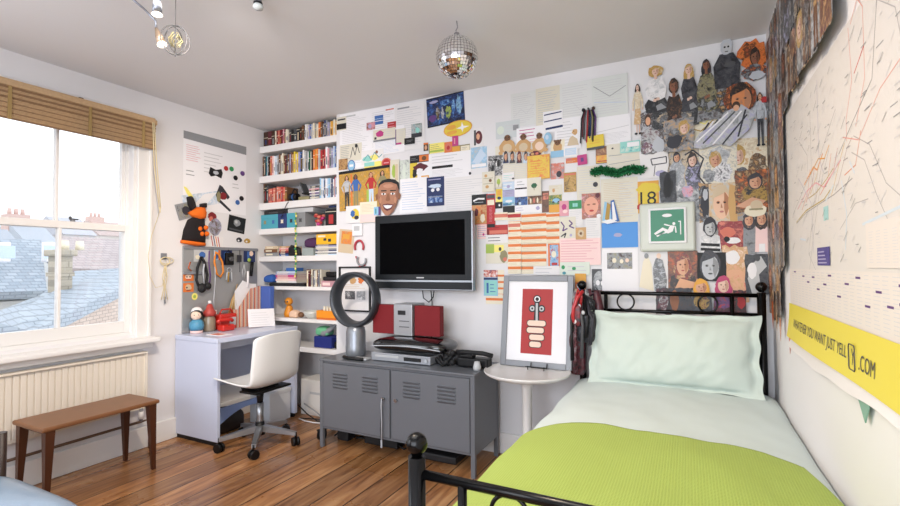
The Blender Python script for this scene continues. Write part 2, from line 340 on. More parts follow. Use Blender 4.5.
sh = mat('shell_white', 'e2e3e3', .3, coat=.1); chro = mat('chrome', 'b8bac0', .22, metal=1); blk = mat('black_plastic', '0b0b0d', .45, spec=.35); mat('soft_black', '141417', .7); alu = mat('brushed_aluminium', 'a7a9ad', .35, metal=.8)
CX, CY = -2.745, 2.44
ch = root('swivel_chair', 'white plastic shell swivel chair on a five star castor base in front of the desk', 'chair', (CX, CY, 0))
prof = [(-2.995, .435), (-2.975, .452), (-2.90, .449), (-2.80, .438), (-2.70, .432), (-2.63, .440), (-2.59, .470), (-2.567, .53), (-2.555, .61), (-2.545, .70), (-2.535, .775), (-2.53, .81)]
def spl(P, t):
    k = t*(len(P)-1); i = min(int(k), len(P)-2); f = k-i
    p0, p1, p2, p3 = P[max(i-1, 0)], P[i], P[i+1], P[min(i+2, len(P)-1)]
    return tuple(.5*((2*b)+(-a+c_)*f+(2*a-5*b+4*c_-d_)*f*f+(-a+3*b-3*c_+d_)*f**3) for a, b, c_, d_ in zip(p0, p1, p2, p3))
def shell(u, v):
    x, z = spl(prof, v); t = u*2-1
    wv = .215*(1-.35*max(0, (.14-v)/.14)**2)*(1-.10*max(0, (v-.86)/.14)**2)
    lip = .038*abs(t)**4
    bk = min(1, max(0, (v-.42)/.25))
    hz = z-(.028*abs(t)**5 if v > .9 else 0)*(v-.9)*10
    return Vector((x-lip*bk, CY+.005+t*wv, hz+lip*(1-bk)))
s = MB().grid(shell, 20, 44, sh).build('seat_shell', ch); md = s.modifiers.new('t', 'SOLIDIFY'); md.thickness = .009; md.offset = 0
MB().box(CX-.09, CY-.09, .395, CX+.09, CY+.09, .425, blk, .008).box(CX-.02, CY-.16, .40, CX+.14, CY+.16, .415, blk, .004).build('seat_mount', ch)
MB().cyl((CX, CY, .24), (CX, CY, .40), .014, .014, chro).cyl((CX, CY, .12), (CX, CY, .30), .025, .025, alu).cyl((CX, CY, .29), (CX, CY, .40), .018, .03, blk).build('gas_column', ch)
MB().cyl((CX, CY, .075), (CX, CY, .165), .036, .03, blk, 20).build('hub', ch)
for k in range(5):
    an = math.radians(238+72*k); dx, dy = math.cos(an), math.sin(an)
    l = MB(); px, py = -dy, dx
    A = Vector((CX+dx*.03, CY+dy*.03, .12)); B = Vector((CX+dx*.265, CY+dy*.265, .085))
    vs = []
    for P_, w_, h_ in ((A, .021, .022), (B, .013, .012)):
        for a_, b_ in ((-1, -1), (1, -1), (1, 1), (-1, 1)): vs.append(P_+Vector((px*w_*a_, py*w_*a_, h_*b_)))
    l.add(vs, [(0, 1, 2, 3), (7, 6, 5, 4)]+[(i, i+4, (i+1) % 4+4, (i+1) % 4) for i in range(4)], alu); lg = l.build('leg', ch)
    w_ = MB(); E_ = Vector((CX+dx*.262, CY+dy*.262, .03)); w_.cyl(E_+Vector((0, 0, .03)), E_+Vector((0, 0, .065)), .008, .008, blk)
    hx, hy = math.cos(an+.7), math.sin(an+.7)
    for sgn in (-1, 1): w_.cyl(E_+Vector((hx*.006*sgn, hy*.006*sgn, 0)), E_+Vector((hx*.024*sgn, hy*.024*sgn, 0)), .032, .030, blk, 18)
    w_.build('castor', lg)

# ================================================================== CABINET AND WHAT STANDS ON IT
cab = mat('cabinet_grey', '66696f', .38, coat=.1); cabd = mat('cabinet_seam', '3f4145', .5)
x0, x1, y0, y1, z0, z1 = -2.335, -1.145, 2.60, 3.0, .13, .615
c = root('metal_cabinet', 'low grey metal cabinet with two louvred doors under the television', 'cabinet', (-1.74, 2.8, 0))
MB().box(x0+.003, y0+.006, z0, x1-.003, y1, z1-.012, cab, .002).build('body', c)
MB().box(x0-.003, y0-.005, z1-.014, x1+.003, y1, z1, cab, .004).build('cabinet_top', c)
for (a, b_) in ((x0, y0), (x1-.028, y0), (x0, y1-.028), (x1-.028, y1-.028)):
    MB().box(a, b_-.001, 0, a+.028, b_+.024, z1-.014, cab, .002).build('leg', c)
mid = (x0+x1)/2
for k, (a, b_) in enumerate(((x0+.032, mid-.006), (mid+.012, x1-.032))):
    dm = MB(); dm.box(a-.004, y0+.004, z0+.014, b_+.004, y0+.007, z1-.026, cabd); dm.box(a, y0-.004, z0+.018, b_, y0+.006, z1-.030, cab, .003)
    door = dm.build('door', c)
    for cx in (a+(b_-a)*.27, a+(b_-a)*.72):
        lv = MB()
        for i in range(5):
            z = .53-i*.023; lv.prism([(cx-.062, y0-.004, z), (cx-.062, y0-.011, z-.004), (cx-.062, y0-.004, z-.013)], (.124, 0, 0), cab)
            lv.box(cx-.058, y0-.0045, z-.0165, cx+.058, y0-.0035, z-.013, cabd)
        lv.build('louvre', door)
    kx = b_-.045 if k == 0 else a+.035
    MB().cyl((kx, y0-.004, .40), (kx, y0-.022, .40), .009, .011, chro).build('lock', door)
k = root('key_lanyard', 'key on a black and white lanyard hanging from the left cabinet door', 'lanyard', (mid-.05, y0-.02, .12))
MB().tube([(mid-.051, y0-.026, .40), (mid-.05, y0-.03, .405), (mid-.053, y0-.03, .36), (mid-.056, y0-.022, .25), (mid-.058, y0-.02, .13)], .004, 'silver', 6).tube([(mid-.049, y0-.028, .40), (mid-.062, y0-.02, .33), (mid-.066, y0-.02, .2), (mid-.06, y0-.02, .13)], .0035, 'black', 6).build('cord', k)
MB().box(mid-.064, y0-.024, .085, mid-.052, y0-.018, .135, 'silver', .002).build('tab', k)
# bladeless fan
fm = mat('fan_grey', '393d43', .35, metal=.2); fs = mat('fan_base', '8b8f96', .3, metal=.5)
f = root('bladeless_fan', 'silver and dark grey bladeless ring fan on the left end of the cabinet', 'fan', (-2.18, 2.8, z1))
MB().lathe([(0, z1+.001), (.070, z1+.001), (.073, z1+.01), (.073, z1+.07), (.071, z1+.075), (.071, z1+.17), (.064, z1+.205), (.05, z1+.215), (0, z1+.215)], (-2.175, 2.8, 0), fs, 32).build('base', f)
rot = Matrix.Rotation(PI/2, 3, 'X')
MB().lathe([(.200, -.035), (.202, .0), (.200, .05), (.188, .052), (.170, .03), (.160, -.02), (.163, -.042), (.178, -.05), (.192, -.048), (.200, -.035)], (-2.178, 2.80, 1.022), fm, 56, rot).build('ring', f)
MB().cyl((-2.175, 2.733, z1+.04), (-2.175, 2.737, z1+.04), .009, .009, 'dgrey', 12).build('button', f)
# dvd player, console, stereo
g = root('dvd_player', 'slim silver disc player flat on the cabinet under the black console', 'disc player', (-1.73, 2.8, z1))
MB().box(-1.965, 2.70, z1+.004, -1.50, 2.94, z1+.058, mat('silver_case', 'a9acb2', .3, metal=.4), .004).build('case', g)
MB().box(-1.70, 2.696, z1+.018, -1.57, 2.701, z1+.042, 'black').build('display', g)
MB().box(-1.93, 2.694, z1+.03, -1.74, 2.701, z1+.044, 'lgrey', .001).build('disc_tray', g)
MB().cyl((-1.53, 2.70, z1+.03), (-1.53, 2.692, z1+.03), .01, .01, 'silver').build('button', g)
g = root('games_console', 'glossy black curved console on top of the silver disc player', 'console', (-1.7, 2.8, z1+.06))
cb = mat('gloss_black', '0d0e12', .12, coat=.6)
def cons(u, v):
    th = 2*PI*u; ph = PI*(v-.5); sg = lambda a, e: math.copysign(abs(a)**e, a); c1 = sg(math.cos(ph), .5)
    return Vector((-1.68+.285*c1*sg(math.cos(th), .3), 2.81+.14*c1*sg(math.sin(th), .4), z1+.113+.050*sg(math.sin(ph), .8)))
MB().grid(cons, 48, 20, cb).build('case', g)
MB().tube([(-1.945+.53*i/24, 2.674-.002*math.sin(PI*i/24), z1+.105+.014*math.sin(PI*i/24)) for i in range(25)], .004, 'silver', 6).build('trim_strip', g)
st = root('stereo', 'small silver stereo unit with two square red speakers on the cabinet', 'stereo', (-1.76, 2.86, z1+.165))
redsp = mat('speaker_red', '7a0f18', .75, bump=.3, scale=300)
zb = z1+.165
MB().box(-1.848, 2.80, zb, -1.697, 2.98, 1.0, mat('hifi_silver', 'a4a5a8', .3, metal=.5), .006).build('tuner', st)
MB().box(-1.81, 2.796, .925, -1.75, 2.80, .955, 'black').build('display', st)
for z_ in (.88, .84): MB().box(-1.80, 2.797, z_, -1.72, 2.8, z_+.005, 'dgrey').build('button', st)
MB().box(-2.040, 2.82, zb+.005, -1.856, 2.88, .99, redsp, .004).build('speaker', st)
MB().box(-1.690, 2.82, zb+.005, -1.492, 2.88, .99, redsp, .004).build('speaker', st)
# leaflet and tv handset beside the fan
tag(MB().box(-2.10, 2.66, z1+.002, -1.98, 2.72, z1+.014, 'lgrey', .004).build('remote_control', loc=None), 'pale grey remote control lying left of the disc player', 'remote control')
tag(MB().tube([(-2.18, 2.67, z1+.012), (-2.12, 2.645, z1+.012), (-2.05, 2.64, z1+.014), (-2.0, 2.65, z1+.012)], .012, 'black', 8).build('pen_case'), 'black pen case on the cabinet in front of the fan', 'case')
# binoculars-like black camera gear
g = root('camcorder', 'black video camera lying on the right end of the cabinet', 'camera', (-1.3, 2.78, z1))
MB().box(-1.33, 2.74, z1+.005, -1.12, 2.83, z1+.065, blk, .012).box(-1.31, 2.735, z1+.066, -1.22, 2.80, z1+.085, blk, .006).build('camera_body', g)
MB().cyl((-1.36, 2.78, z1+.045), (-1.31, 2.78, z1+.045), .038, .034, blk, 20).build('lens', g)
for k_ in range(7): MB().ball((-1.40+.022*(k_ % 4), 2.735+.02*(k_ % 2), z1+.03+.030*(k_//3)), .020, 'soft_black', 10).build('knob', g)
MB().tube([(-1.34, 2.76, z1+.095), (-1.28, 2.75, z1+.10), (-1.15, 2.75, z1+.10), (-1.09, 2.755, z1+.088)], .014, mat('soft_black', '1c1c20', .7), 10).build('handle', g)
g = MB(); random.seed(4)
for i in range(5):
    cx, cz = -1.44+.022*i, z1+.03+.012*(i % 3)
    g.tube([(cx+.035*math.cos(t*PI/7), 2.74+.03*math.sin(t*PI/7)+.01*i, cz+.022*math.sin(t*PI/3.5+i)) for t in range(14)], .009, 'soft_black', 6, True)
tag(g.build('cable'), 'tangled black cable beside the disc player and the video camera', 'cable')
tag(MB().lathe([(0, z1+.001), (.022, z1+.001), (.026, z1+.02), (.020, z1+.04), (.016, z1+.055), (0, z1+.058)], (-1.175, 2.71, 0), 'lgrey', 16).build('charger'), 'small pale grey charger in front of the black video camera', 'charger')
# clutter under the cabinet
random.seed(11)
for (cx, cy, sx, sy, sz, lab) in ((-2.26, 2.80, .05, .05, .10, 'black power adapter on the floor under the left end of the cabinet'), (-1.95, 2.86, .14, .08, .07, 'low black box on the floor under the left half of the cabinet'), (-1.5, 2.82, .17, .1, .05, 'flat black games box on the floor under the right half of the cabinet')):
    tag(MB().box(cx-sx, cy-sy, 0, cx+sx, cy+sy, sz, mat('dusty_black', '1a191b', .6), .012).build('box'), lab, 'box')
for i in range(6):
    g = MB().tube([(-2.5+.18*i+.05*math.sin(t*1.3+i), 2.86+.07*math.cos(t*.9+i*2), .008+.012*((i+t) % 3)) for t in range(9)], .006, blk, 6)
    tag(g.build('power_cable'), f"black power cable under the cabinet, {['first', 'second', 'third', 'fourth', 'fifth', 'sixth'][i]} from the left", 'cable', 'power cables under the cabinet')
g = root('power_adapter', 'black twin wheeled trolley foot on the floor left of the cabinet', 'castor', (-2.40, 2.72, 0))
g['label'] = 'round black plug adapter on the floor left of the cabinet'; g['category'] = 'adapter'
MB().cyl((-2.43, 2.70, .04), (-2.39, 2.71, .04), .038, .038, blk).build('adapter_body', g); MB().tube([(-2.41, 2.71, .07), (-2.42, 2.8, .16), (-2.45, 2.95, .2)], .005, blk).build('cord', g)

# ================================================================== TELEVISION
tvb = mat('tv_bezel', '101418', .35, spec=.3); tvs = mat('tv_silver', 'a2a6ac', .3, metal=.6); scr = mat('tv_screen', '020203', .5, spec=.03)
t = root('television', 'flat black television hung on the poster wall above the cabinet', 'television', (-1.69, 2.97, 1.09))
X0, X1, Z0, Z1 = -2.10, -1.295, 1.088, 1.64
MB().box(X0, 2.93, Z0, X1, 2.975, Z1, tvs, .008).build('casing', t)
MB().box(X0+.012, 2.920, Z0+.075, X1-.012, 2.932, Z1-.004, tvb, .004).build('bezel', t)
MB().box(X0+.055, 2.9185, Z0+.115, X1-.055, 2.921, Z1-.06, scr).build('screen', t)
MB().box(X0+.006, 2.921, Z0+.012, X1-.006, 2.932, Z0+.062, tvb, .004).build('speaker_bar', t)
MB().box(-1.73, 2.918, Z0+.088, -1.67, 2.9205, Z0+.096, 'lgrey').build('badge', t)
MB().box(-1.9, 2.975, 1.25, -1.5, YB, 1.5, blk).build('wall_bracket', t)
tag(MB().tube([(-1.73, 3.0, 1.10), (-1.72, 3.0, 1.03), (-1.68, 3.01, 1.0), (-1.64, 3.0, 1.04), (-1.63, 3.0, 1.10)], .004, blk).tube([(-1.66, 3.0, 1.10), (-1.66, 3.02, 1.0), (-1.67, 3.03, .8), (-1.7, 3.03, .64)], .004, blk).build('television_cable'), 'black cable looping down from under the television', 'cable')

# ================================================================== SIDE TABLE AND FRAMED PRINT
tw = mat('table_white', 'e4e2df', .3, coat=.2)
TX, TY = -.875, 2.765
t = root('side_table', 'round white pedestal table between the cabinet and the bed', 'table', (TX, TY, 0))
MB().lathe([(0, .585), (.10, .586), (.21, .598), (.252, .618), (.258, .630), (.256, .634), (.249, .630), (.235, .626), (0, .625)], (TX, TY, 0), tw, 64).build('table_top', t)
MB().lathe([(.10, .588), (.045, .57), (.031, .53), (.029, .3), (.031, .06), (.05, .03)], (TX, TY, 0), tw, 32).build('pedestal', t)
MB().lathe([(.0, .034), (.05, .034), (.14, .018), (.19, .008), (.19, 0), (0, 0)], (TX, TY, 0), tw, 48).build('base', t)
p = root('framed_print', 'grey framed red poster standing on the round white table', 'picture', (-.86, 2.9, .627))
fg = mat('frame_grey', '84868a', .4, metal=.2)
LM = Matrix.Translation((-.86, 2.875, .629)) @ Matrix.Rotation(math.radians(-9), 4, 'X') @ Matrix.Rotation(math.radians(0), 4, 'Z')
W, Hh = .228, .575
m = MB()
for a in ((-W, 0, 0, -W+.036, .022, Hh), (W-.036, 0, 0, W, .022, Hh), (-W+.036, 0, 0, W-.036, .022, .036), (-W+.036, 0, Hh-.036, W-.036, .022, Hh)): m.box(*a, fg, .003, M=LM)
m.build('frame', p)
MB().box(-W+.03, .012, .03, W-.03, .018, Hh-.03, mat('mount_white', 'eceaec', .6), M=LM).build('mount', p)
m = MB(); m.box(-.098, .0105, .082, .100, .0118, .49, mat('print_red', 'a8211f', .5), M=LM)
def flat(pts, dpt, mm): m.add([LM @ Vector((a, dpt, b)) for a, b in pts], [list(range(len(pts)))], mm)
def ring2(cx, cz, r, dpt, mm, n=24): flat([(cx+r*math.cos(2*PI*i/n), cz+r*math.sin(2*PI*i/n)) for i in range(n)], dpt, mm)
# plain abstract stand-in: rings over a stack of rounded pale bars
ring2(.0, .425, .026, .0102, 'black'); ring2(0, .425, .019, .0100, 'white'); ring2(0, .425, .012, .0098, 'black')
for cx in (-.030, .030): ring2(cx, .365, .024, .0102, 'black'); ring2(cx, .365, .016, .01, 'lgrey'); ring2(cx, .365, .007, .0098, 'black')
flat([(-.016, .41), (.016, .41), (.018, .27), (-.018, .27)], .0099, 'black'); flat([(-.008, .40), (.006, .40), (.008, .29), (-.006, .29)], .0097, 'lgrey')
def rrect(xa, za, xb, zb, r_, dd, mm):
    pts = []
    for cx_, cz_, t0 in ((xb-r_, zb-r_, 0), (xa+r_, zb-r_, 90), (xa+r_, za+r_, 180), (xb-r_, za+r_, 270)):
        for k_ in range(6): t_ = math.radians(t0+18*k_); pts.append((cx_+r_*math.cos(t_), cz_+r_*math.sin(t_)))
    flat(pts, dd, mm)
for i in range(4):
    za = .252-.044*i; sh_ = (0, -.006, .004, -.004)[i]; w2 = (.064, .060, .052, .042)[i]
    rrect(-w2+sh_, za, w2+sh_, za+.042, .018, .0101-.0001*i, 'black'); rrect(-w2+.005+sh_, za+.004, w2-.005+sh_, za+.038, .015, .0096-.0001*i, 'pale')
m.build('print', p)
e = root('wire_easel', 'small black wire holder on the white table in front of the framed print', 'holder', (-.83, 2.83, .627))
m = MB()
for dx in (-.05, .05): m.tube([(-.83+dx, 2.80, .630), (-.83+dx, 2.80, .650), (-.83+dx, 2.86, .633), (-.83+dx, 2.87, .66)], .003, blk, 6)
m.tube([(-.895, 2.80, .648), (-.765, 2.80, .648)], .003, blk, 6); m.tube([(-.88, 2.86, .633), (-.78, 2.86, .633)], .003, blk, 6)
m.build('wire', e)

# ================================================================== BED
bk = mat('bed_black', '060607', .22, spec=.3)
b = root('bed_frame', 'black metal single bed frame with ball finials along the right wall', 'bed', (-.12, 2.0, 0))
def boardpart(y, xa, xb, zt, z2, post_top, bars, circ, rr=.05, gap=0):
    for x in (xa, xb):
        ps = MB().cyl((x, y, 0), (x, y, post_top-.03), .021, .021, bk, 24).build('post', b)
        MB().lathe([(0, -.025), (.013, -.027), (.014, -.022), (.017, -.02)], (x, y, post_top), bk, 20).ball((x, y, post_top), .027, bk, 24).build('finial', ps)
    MB().cyl((xa, y, zt), (xb, y, zt), .0115, .0115, bk, 16).build('rail', b)
    MB().cyl((xa, y, z2), (xb, y, z2), .009, .009, bk, 16).build('rail', b)
    for x in bars: MB().cyl((x, y, .3), (x, y, zt), .011, .011, bk, 14).build('bar', b)
    for x in circ:
        zc = (zt+z2)/2; r_ = (zt-z2)/2-.004
        MB().tube([(x+r_*math.cos(2*PI*i/40), y, zc+r_*math.sin(2*PI*i/40)) for i in range(40)], .005, bk, 8, True).build('ring', b)
boardpart(2.985, -.585, .345, 1.094, .992, 1.14, (-.445, .21), (-.333, .095))
boardpart(1.01, -.60, .345, .757, .66, .828, (-.478, .24), (-.362, .13))
for x in (-.585, .345): MB().box(x-.012, 1.03, .27, x+.012, 2.97, .32, bk, .004).build('side_rail', b)
MB().box(-.57, 1.05, .28, .33, 2.95, .30, 'dgrey').build('slatted_base', b)
matt = mat('mattress', 'd9dcdc', .8)
tag(MB().box(-.575, 1.06, .30, .375, 2.945, .52, matt, .04, 4).build('mattress'), 'white mattress under the bed covers', 'mattress')
duv = mat('duvet_cotton', 'cad6d5', .85, bump=.1, scale=60)
cross = [(.388, .46), (.390, .53), (.372, .562), (.30, .578), (.15, .590), (0, .596), (-.2, .597), (-.4, .592), (-.53, .58), (-.60, .548), (-.625, .49), (-.628, .42), (-.622, .34)]
def wr(x, y, k, a): return a*noise.noise(Vector((x*k, y*k*.6, .3)))
def duvet(u, v):
    x, z = spl(cross, u); y = 1.045+v*(2.94-1.045); e = min(1, (1-v)/.02); z2 = z*1
    z += wr(x, y, 5, .012)+wr(x+3, y, 14, .004)
    x += wr(z*3, y, 6, .012) if u > .7 else 0
    if v < .03: z -= (.03-v)*2.0
    return Vector((min(x, .393), y, z))
o = MB().grid(duvet, 70, 90, duv).build('duvet'); md = o.modifiers.new('t', 'SOLIDIFY'); md.thickness = .02; md.offset = -1 if False else 0
tag(o, 'pale mint duvet spread over the bed', 'duvet')
def waffle():
    m = bpy.data.materials.new('waffle_throw'); m.use_nodes = True; n = m.node_tree; N = n.nodes; L = n.links; b_ = N['Principled BSDF']
    b_.inputs['Roughness'].default_value = .9
    tc = N.new('ShaderNodeTexCoord'); outs = []
    for ax in ('X', 'Y'):
        w_ = N.new('ShaderNodeTexWave'); w_.wave_type = 'BANDS'; w_.bands_direction = ax; w_.inputs['Scale'].default_value = 38; L.new(tc.outputs['Object'], w_.inputs['Vector']); outs.append(w_.outputs['Fac'])
    mn = N.new('ShaderNodeMath'); mn.operation = 'MINIMUM'; L.new(outs[0], mn.inputs[0]); L.new(outs[1], mn.inputs[1])
    mx = N.new('ShaderNodeMix'); mx.data_type = 'RGBA'; mx.inputs[6].default_value = lin('a3b65a'); mx.inputs[7].default_value = lin('92a54b'); L.new(mn.outputs[0], mx.inputs[0]); L.new(mx.outputs[2], b_.inputs['Base Color'])
    bp = N.new('ShaderNodeBump'); bp.inputs['Strength'].default_value = .5; bp.inputs['Distance'].default_value = .003; L.new(mn.outputs[0], bp.inputs['Height']); L.new(bp.outputs[0], b_.inputs['Normal'])
    _M['waffle_throw'] = m; return m
EDGE = [(-.64, 1.86), (-.60, 1.88), (-.553, 1.917), (-.50, 1.965), (-.43, 1.99), (-.327, 1.985), (-.2, 1.963), (.028, 1.968), (.132, 1.975), (.22, 1.955), (.326, 1.89), (.369, 1.68), (.40, 1.60)]
def edge_y(x):
    if x <= EDGE[0][0]: return EDGE[0][1]
    for (a, ya), (c_, yc) in zip(EDGE, EDGE[1:]):
        if x <= c_: return ya+(yc-ya)*(x-a)/(c_-a)
    return EDGE[-1][1]
cross2 = [(.388, .50), (.394, .55), (.376, .586), (.30, .600), (.15, .612), (0, .618), (-.2, .619), (-.4, .614), (-.54, .602), (-.615, .568), (-.645, .50), (-.650, .42), (-.648, .33), (-.655, .24)]
def throw(u, v):
    x, z = spl(cross2, u); y = 1.035+v*(edge_y(x)-1.035)
    z += wr(x, y, 5, .012)+wr(x+3, y, 14, .003)
    if u > .72: x += .012*math.sin(y*17)+wr(z*3, y, 6, .012)
    if v < .04: z -= (.04-v)*2.2
    return Vector((min(x, .396), y, z))
o = MB().grid(throw, 70, 70, waffle()).build('throw'); md = o.modifiers.new('t', 'SOLIDIFY'); md.thickness = .010; md.offset = 0
tag(o, 'lime green waffle throw over the foot of the bed', 'throw')
pil = mat('pillow_cotton', 'c2cec6', .85, bump=.1, scale=60)
PC = Vector((-.098, 2.868, .792)); tl = math.radians(-17)
def pillow(side):
    def fn(u, v):
        a, c_ = u*2-1, v*2-1
        fl = .90; ia, ic = min(1, abs(a)/fl), min(1, abs(c_)/fl)
        th = .085*(1-ia**3.2)**.6*(1-ic**2.8)**.6
        W_ = .432*(1-.035*(1-abs(c_)**2)*abs(a)**2)+.006*math.sin(c_*9)*(abs(a) > .8); H_ = .212*(1-.06*(1-abs(a)**2)*abs(c_)**2)
        x = a*W_; z = c_*H_+(.004*math.sin(a*13) if abs(c_) > .85 else 0)
        y = -side*th-.006*side+.010*noise.noise(Vector((x*6, z*9, 1)))*(1-ia**4)+.012*math.sin(c_*8+1)*max(0, abs(a)-.85)*6
        if c_ < -.3: y -= .03*((-c_-.3)/.7)**2
        y += .010*noise.noise(Vector((x*9+z*7, z*4-x*6, 3)))*(1-ia**4)+.006*noise.noise(Vector((x*22-z*12, z*14+x*6, 5)))*(1-ia**4)
        return PC+Vector((x, y*math.cos(tl)+z*math.sin(-tl)*1.0*.55, z*math.cos(tl)))
    return fn
o = MB().grid(pillow(1), 64, 40, pil).grid(pillow(-1), 64, 40, pil).build('pillow')
tag(o, 'pale mint pillow propped against the black headboard', 'pillow')
# bags hung on the left head post
def bag(nm, lab, cat, x, y, z0, z1, wd_, dp, m, ztop, strapm, sx=.01, n_=10):
    g = root(nm, lab, cat, (x, y, z0))
    cushion(x-wd_/2, x+wd_/2, y-dp/2, y+dp/2, z0, z1, m, 14, crown=0).build('bag_body', g)
    MB().tube([(x-wd_*.35, y, z1-.01), (x-wd_*.3+sx, y, (z1+ztop)/2), (-.585, y-.0, ztop), (x+wd_*.3+sx, y, (z1+ztop)/2), (x+wd_*.35, y, z1-.01)], .008, strapm, 8).build('strap', g); return g
bag('handbag', 'black leather handbag hanging on the left headboard post', 'bag', -.545, 2.90, .80, .99, .12, .07, mt('black+ink+dgrey'), 1.10, 'soft_black')
bag('tote_bag', 'long dark patterned bag hanging low beside the pillow', 'bag', -.605, 2.93, .60, .86, .10, .07, mt('black+maroon+dgrey'), 1.08, blk)
bag('red_bag', 'dark bag with glossy red curved edge hung on the headboard post', 'bag', -.590, 2.86, .90, 1.03, .05, .05, mt('black+dred+ink'), 1.12, mat('strap_red', 'b51f26', .3, coat=.3))
tag(MB().tube([(-.555, 2.86, 1.11), (-.585, 2.84, 1.07), (-.607, 2.835, 1.01), (-.612, 2.835, .96), (-.605, 2.84, .925)], .011, 'strap_red', 10).build('red_strap'), 'thick glossy red strap curving down left of the bedpost ball', 'strap')
for i, (x, z0, cc, lab) in enumerate(((-.52, .78, 'black+dgrey+lgrey', 'grey flecked black scarf hanging right of the bedpost beside the pillow'), (-.49, .88, 'black+maroon+ink', 'dark red and black scarf draped over the left end of the headboard rail'), (-.64, .64, 'maroon+grey+tan', 'maroon and grey scarf hanging lowest beside the framed print'))):
    tag(MB().tube([(x, 2.955, z0), (x+.01, 2.945, z0+.12), (x-.005, 2.95, z0+.22), (x*.6-.585*.4, 2.95, 1.08), (x*.5-.585*.5, 2.96, 1.115)], .02, cc, 10, rs=[.022, .028, .024, .018, .012]).build('scarf'), lab, 'scarf')
for i, (dx_, z0, z1) in enumerate(((-.035, .70, 1.08), (-.015, .62, 1.10), (.02, .72, 1.09), (.045, .84, 1.09), (.07, .80, 1.09))):
    tag(MB().tube([(-.585+dx_*.4, 2.955, z1), (-.585+dx_, 2.845+.01*(i % 2), z1-.12), (-.585+dx_*1.2+.006, 2.835, (z0+z1)/2), (-.585+dx_, 2.84, z0)], .009, ['black', 'black+maroon+grey', 'dgrey', 'black', 'ink'][i], 6, rs=[.006, .011, .008, .012]).build('belt'), f"{['first', 'second', 'third', 'fourth', 'fifth'][i]} from the left of the dark belts dangling off the left bedpost", 'belt', 'belts on the bedpost')
for i, (x, z, cc) in enumerate(((-.575, 1.02, 'silver'), (-.60, .93, 'white'), (-.55, .985, 'lgrey'))):
    tag(MB().ball((x, 2.845-.01*i, z), .010, cc, 10, (1, .5, 1.3)).build('bag_charm'), ['silver charm high on the black handbag', 'white charm low on the black handbag beside the red strap', 'pale grey charm in the middle of the black handbag'][i], 'charm')
# ================================================================== CEILING THINGS
mir = mat('mirror_facet', 'f2f2f4', .04, metal=1)
d = root('disco_ball', 'mirrored disco ball hanging from the ceiling', 'disco ball', (-1.03, 2.15, 2.216))
m = MB(); n = 40; k = 22; R_ = .107; C_ = Vector((-1.03, 2.15, 2.323)); random.seed(2)
for i in range(k):
    for j in range(n):
        a0, a1 = PI*(i+.06)/k, PI*(i+.94)/k; t0, t1 = 2*PI*(j+.06)/n, 2*PI*(j+.94)/n
        jit = Vector((random.uniform(-1, 1), random.uniform(-1, 1), random.uniform(-1, 1)))*.0012
        vs = []
        for a_, t_, sgn in ((a0, t0, 1), (a1, t0, -1), (a1, t1, 1), (a0, t1, -1)): vs.append(C_+Vector((math.sin(a_)*math.cos(t_), math.sin(a_)*math.sin(t_), math.cos(a_)))*R_)
        nn = (vs[2]-vs[0]).cross(vs[3]-vs[1]).normalized(); tw_ = random.uniform(-.0012, .0012)
        vs[0] += nn*tw_; vs[1] += nn*tw_; m.add(vs, [(0, 1, 2, 3)], mir)
m.build('mirror_tiles', d, fix=False)
MB().ball(C_, R_-.003, 'dgrey', 28).build('core', d)
MB().cyl((-1.03, 2.15, 2.425), (-1.03, 2.15, 2.445), .016, .014, chro).tube([(-1.03, 2.15, 2.445), (-1.035, 2.15, 2.46), (-1.025, 2.15, 2.475), (-1.03, 2.15, 2.51)], .003, chro, 6).build('hook', d)
lampw = mat('lamp_glow', 'fff3dc', .4, emit=3)
lm_grey = mat('lamp_metal', '8d9099', .3, metal=.7); lm_brass = mat('lamp_bronze', 'b7a08a', .3, metal=.6)
tr = root('spotlight_track', 'ceiling spotlight track with two lit bullet shaped lamps near the window', 'ceiling light', (-2.1, 1.2, 2.5))
MB().box(-2.35, 1.15, 2.485, -1.3, 1.18, 2.51, lm_grey, .004).build('track', tr)
def head(base, tip, rad, mm, on=True):
    base, tip = Vector(base), Vector(tip); L_ = (tip-base).length; M_ = (tip-base).to_track_quat('Z', 'Y').to_matrix()
    hd = MB().lathe([(0, 0), (rad*.35, 0), (rad*.5, L_*.2), (rad*.85, L_*.55), (rad*.95, L_), (rad*.75, L_*.985)], base, mm, 24, M_).build('lamp_head', tr)
    if on: MB().lathe([(0, L_*.97), (rad*.80, L_*.99), (rad*1.05, L_*1.07), (rad*.9, L_*1.10), (0, L_*1.08)], base, lampw, 24, M_).build('bulb', hd)
    return hd
H1 = (-2.075, 1.27, 2.475); H1t = (-2.075, 1.27, 2.385)
head(H1, H1t, .021, lm_grey); MB().tube([(-2.075, 1.165, 2.49), (-2.075, 1.22, 2.50), H1], .005, lm_grey).build('stem', tr)
H2 = (-2.17, 1.325, 2.365); H2t = (-2.128, 1.325, 2.285)
head(H2, H2t, .019, lm_brass); MB().tube([(-2.2, 1.17, 2.49), (-2.19, 1.28, 2.44), (-2.175, 1.325, 2.40), H2], .005, lm_grey).build('stem', tr)
o_ = root('wire_orb', 'dark wire orb ornament hanging beside the ceiling spotlights', 'ornament', (-2.07, 1.35, 2.23))
oc = Vector((-2.068, 1.35, 2.298)); m = MB()
for t_, a_, b2 in ((.3, .058, .058), (1.1, .058, .058), (1.9, .05, .05), (2.6, .036, .045)):
    m.tube([oc+Vector((a_*math.cos(s_*PI/14)*math.cos(t_), a_*math.cos(s_*PI/14)*math.sin(t_), b2*math.sin(s_*PI/14)*1.15)) for s_ in range(28)], .0022, 'dgrey', 5, True)
m.build('wire_loop', o_)
m = MB()
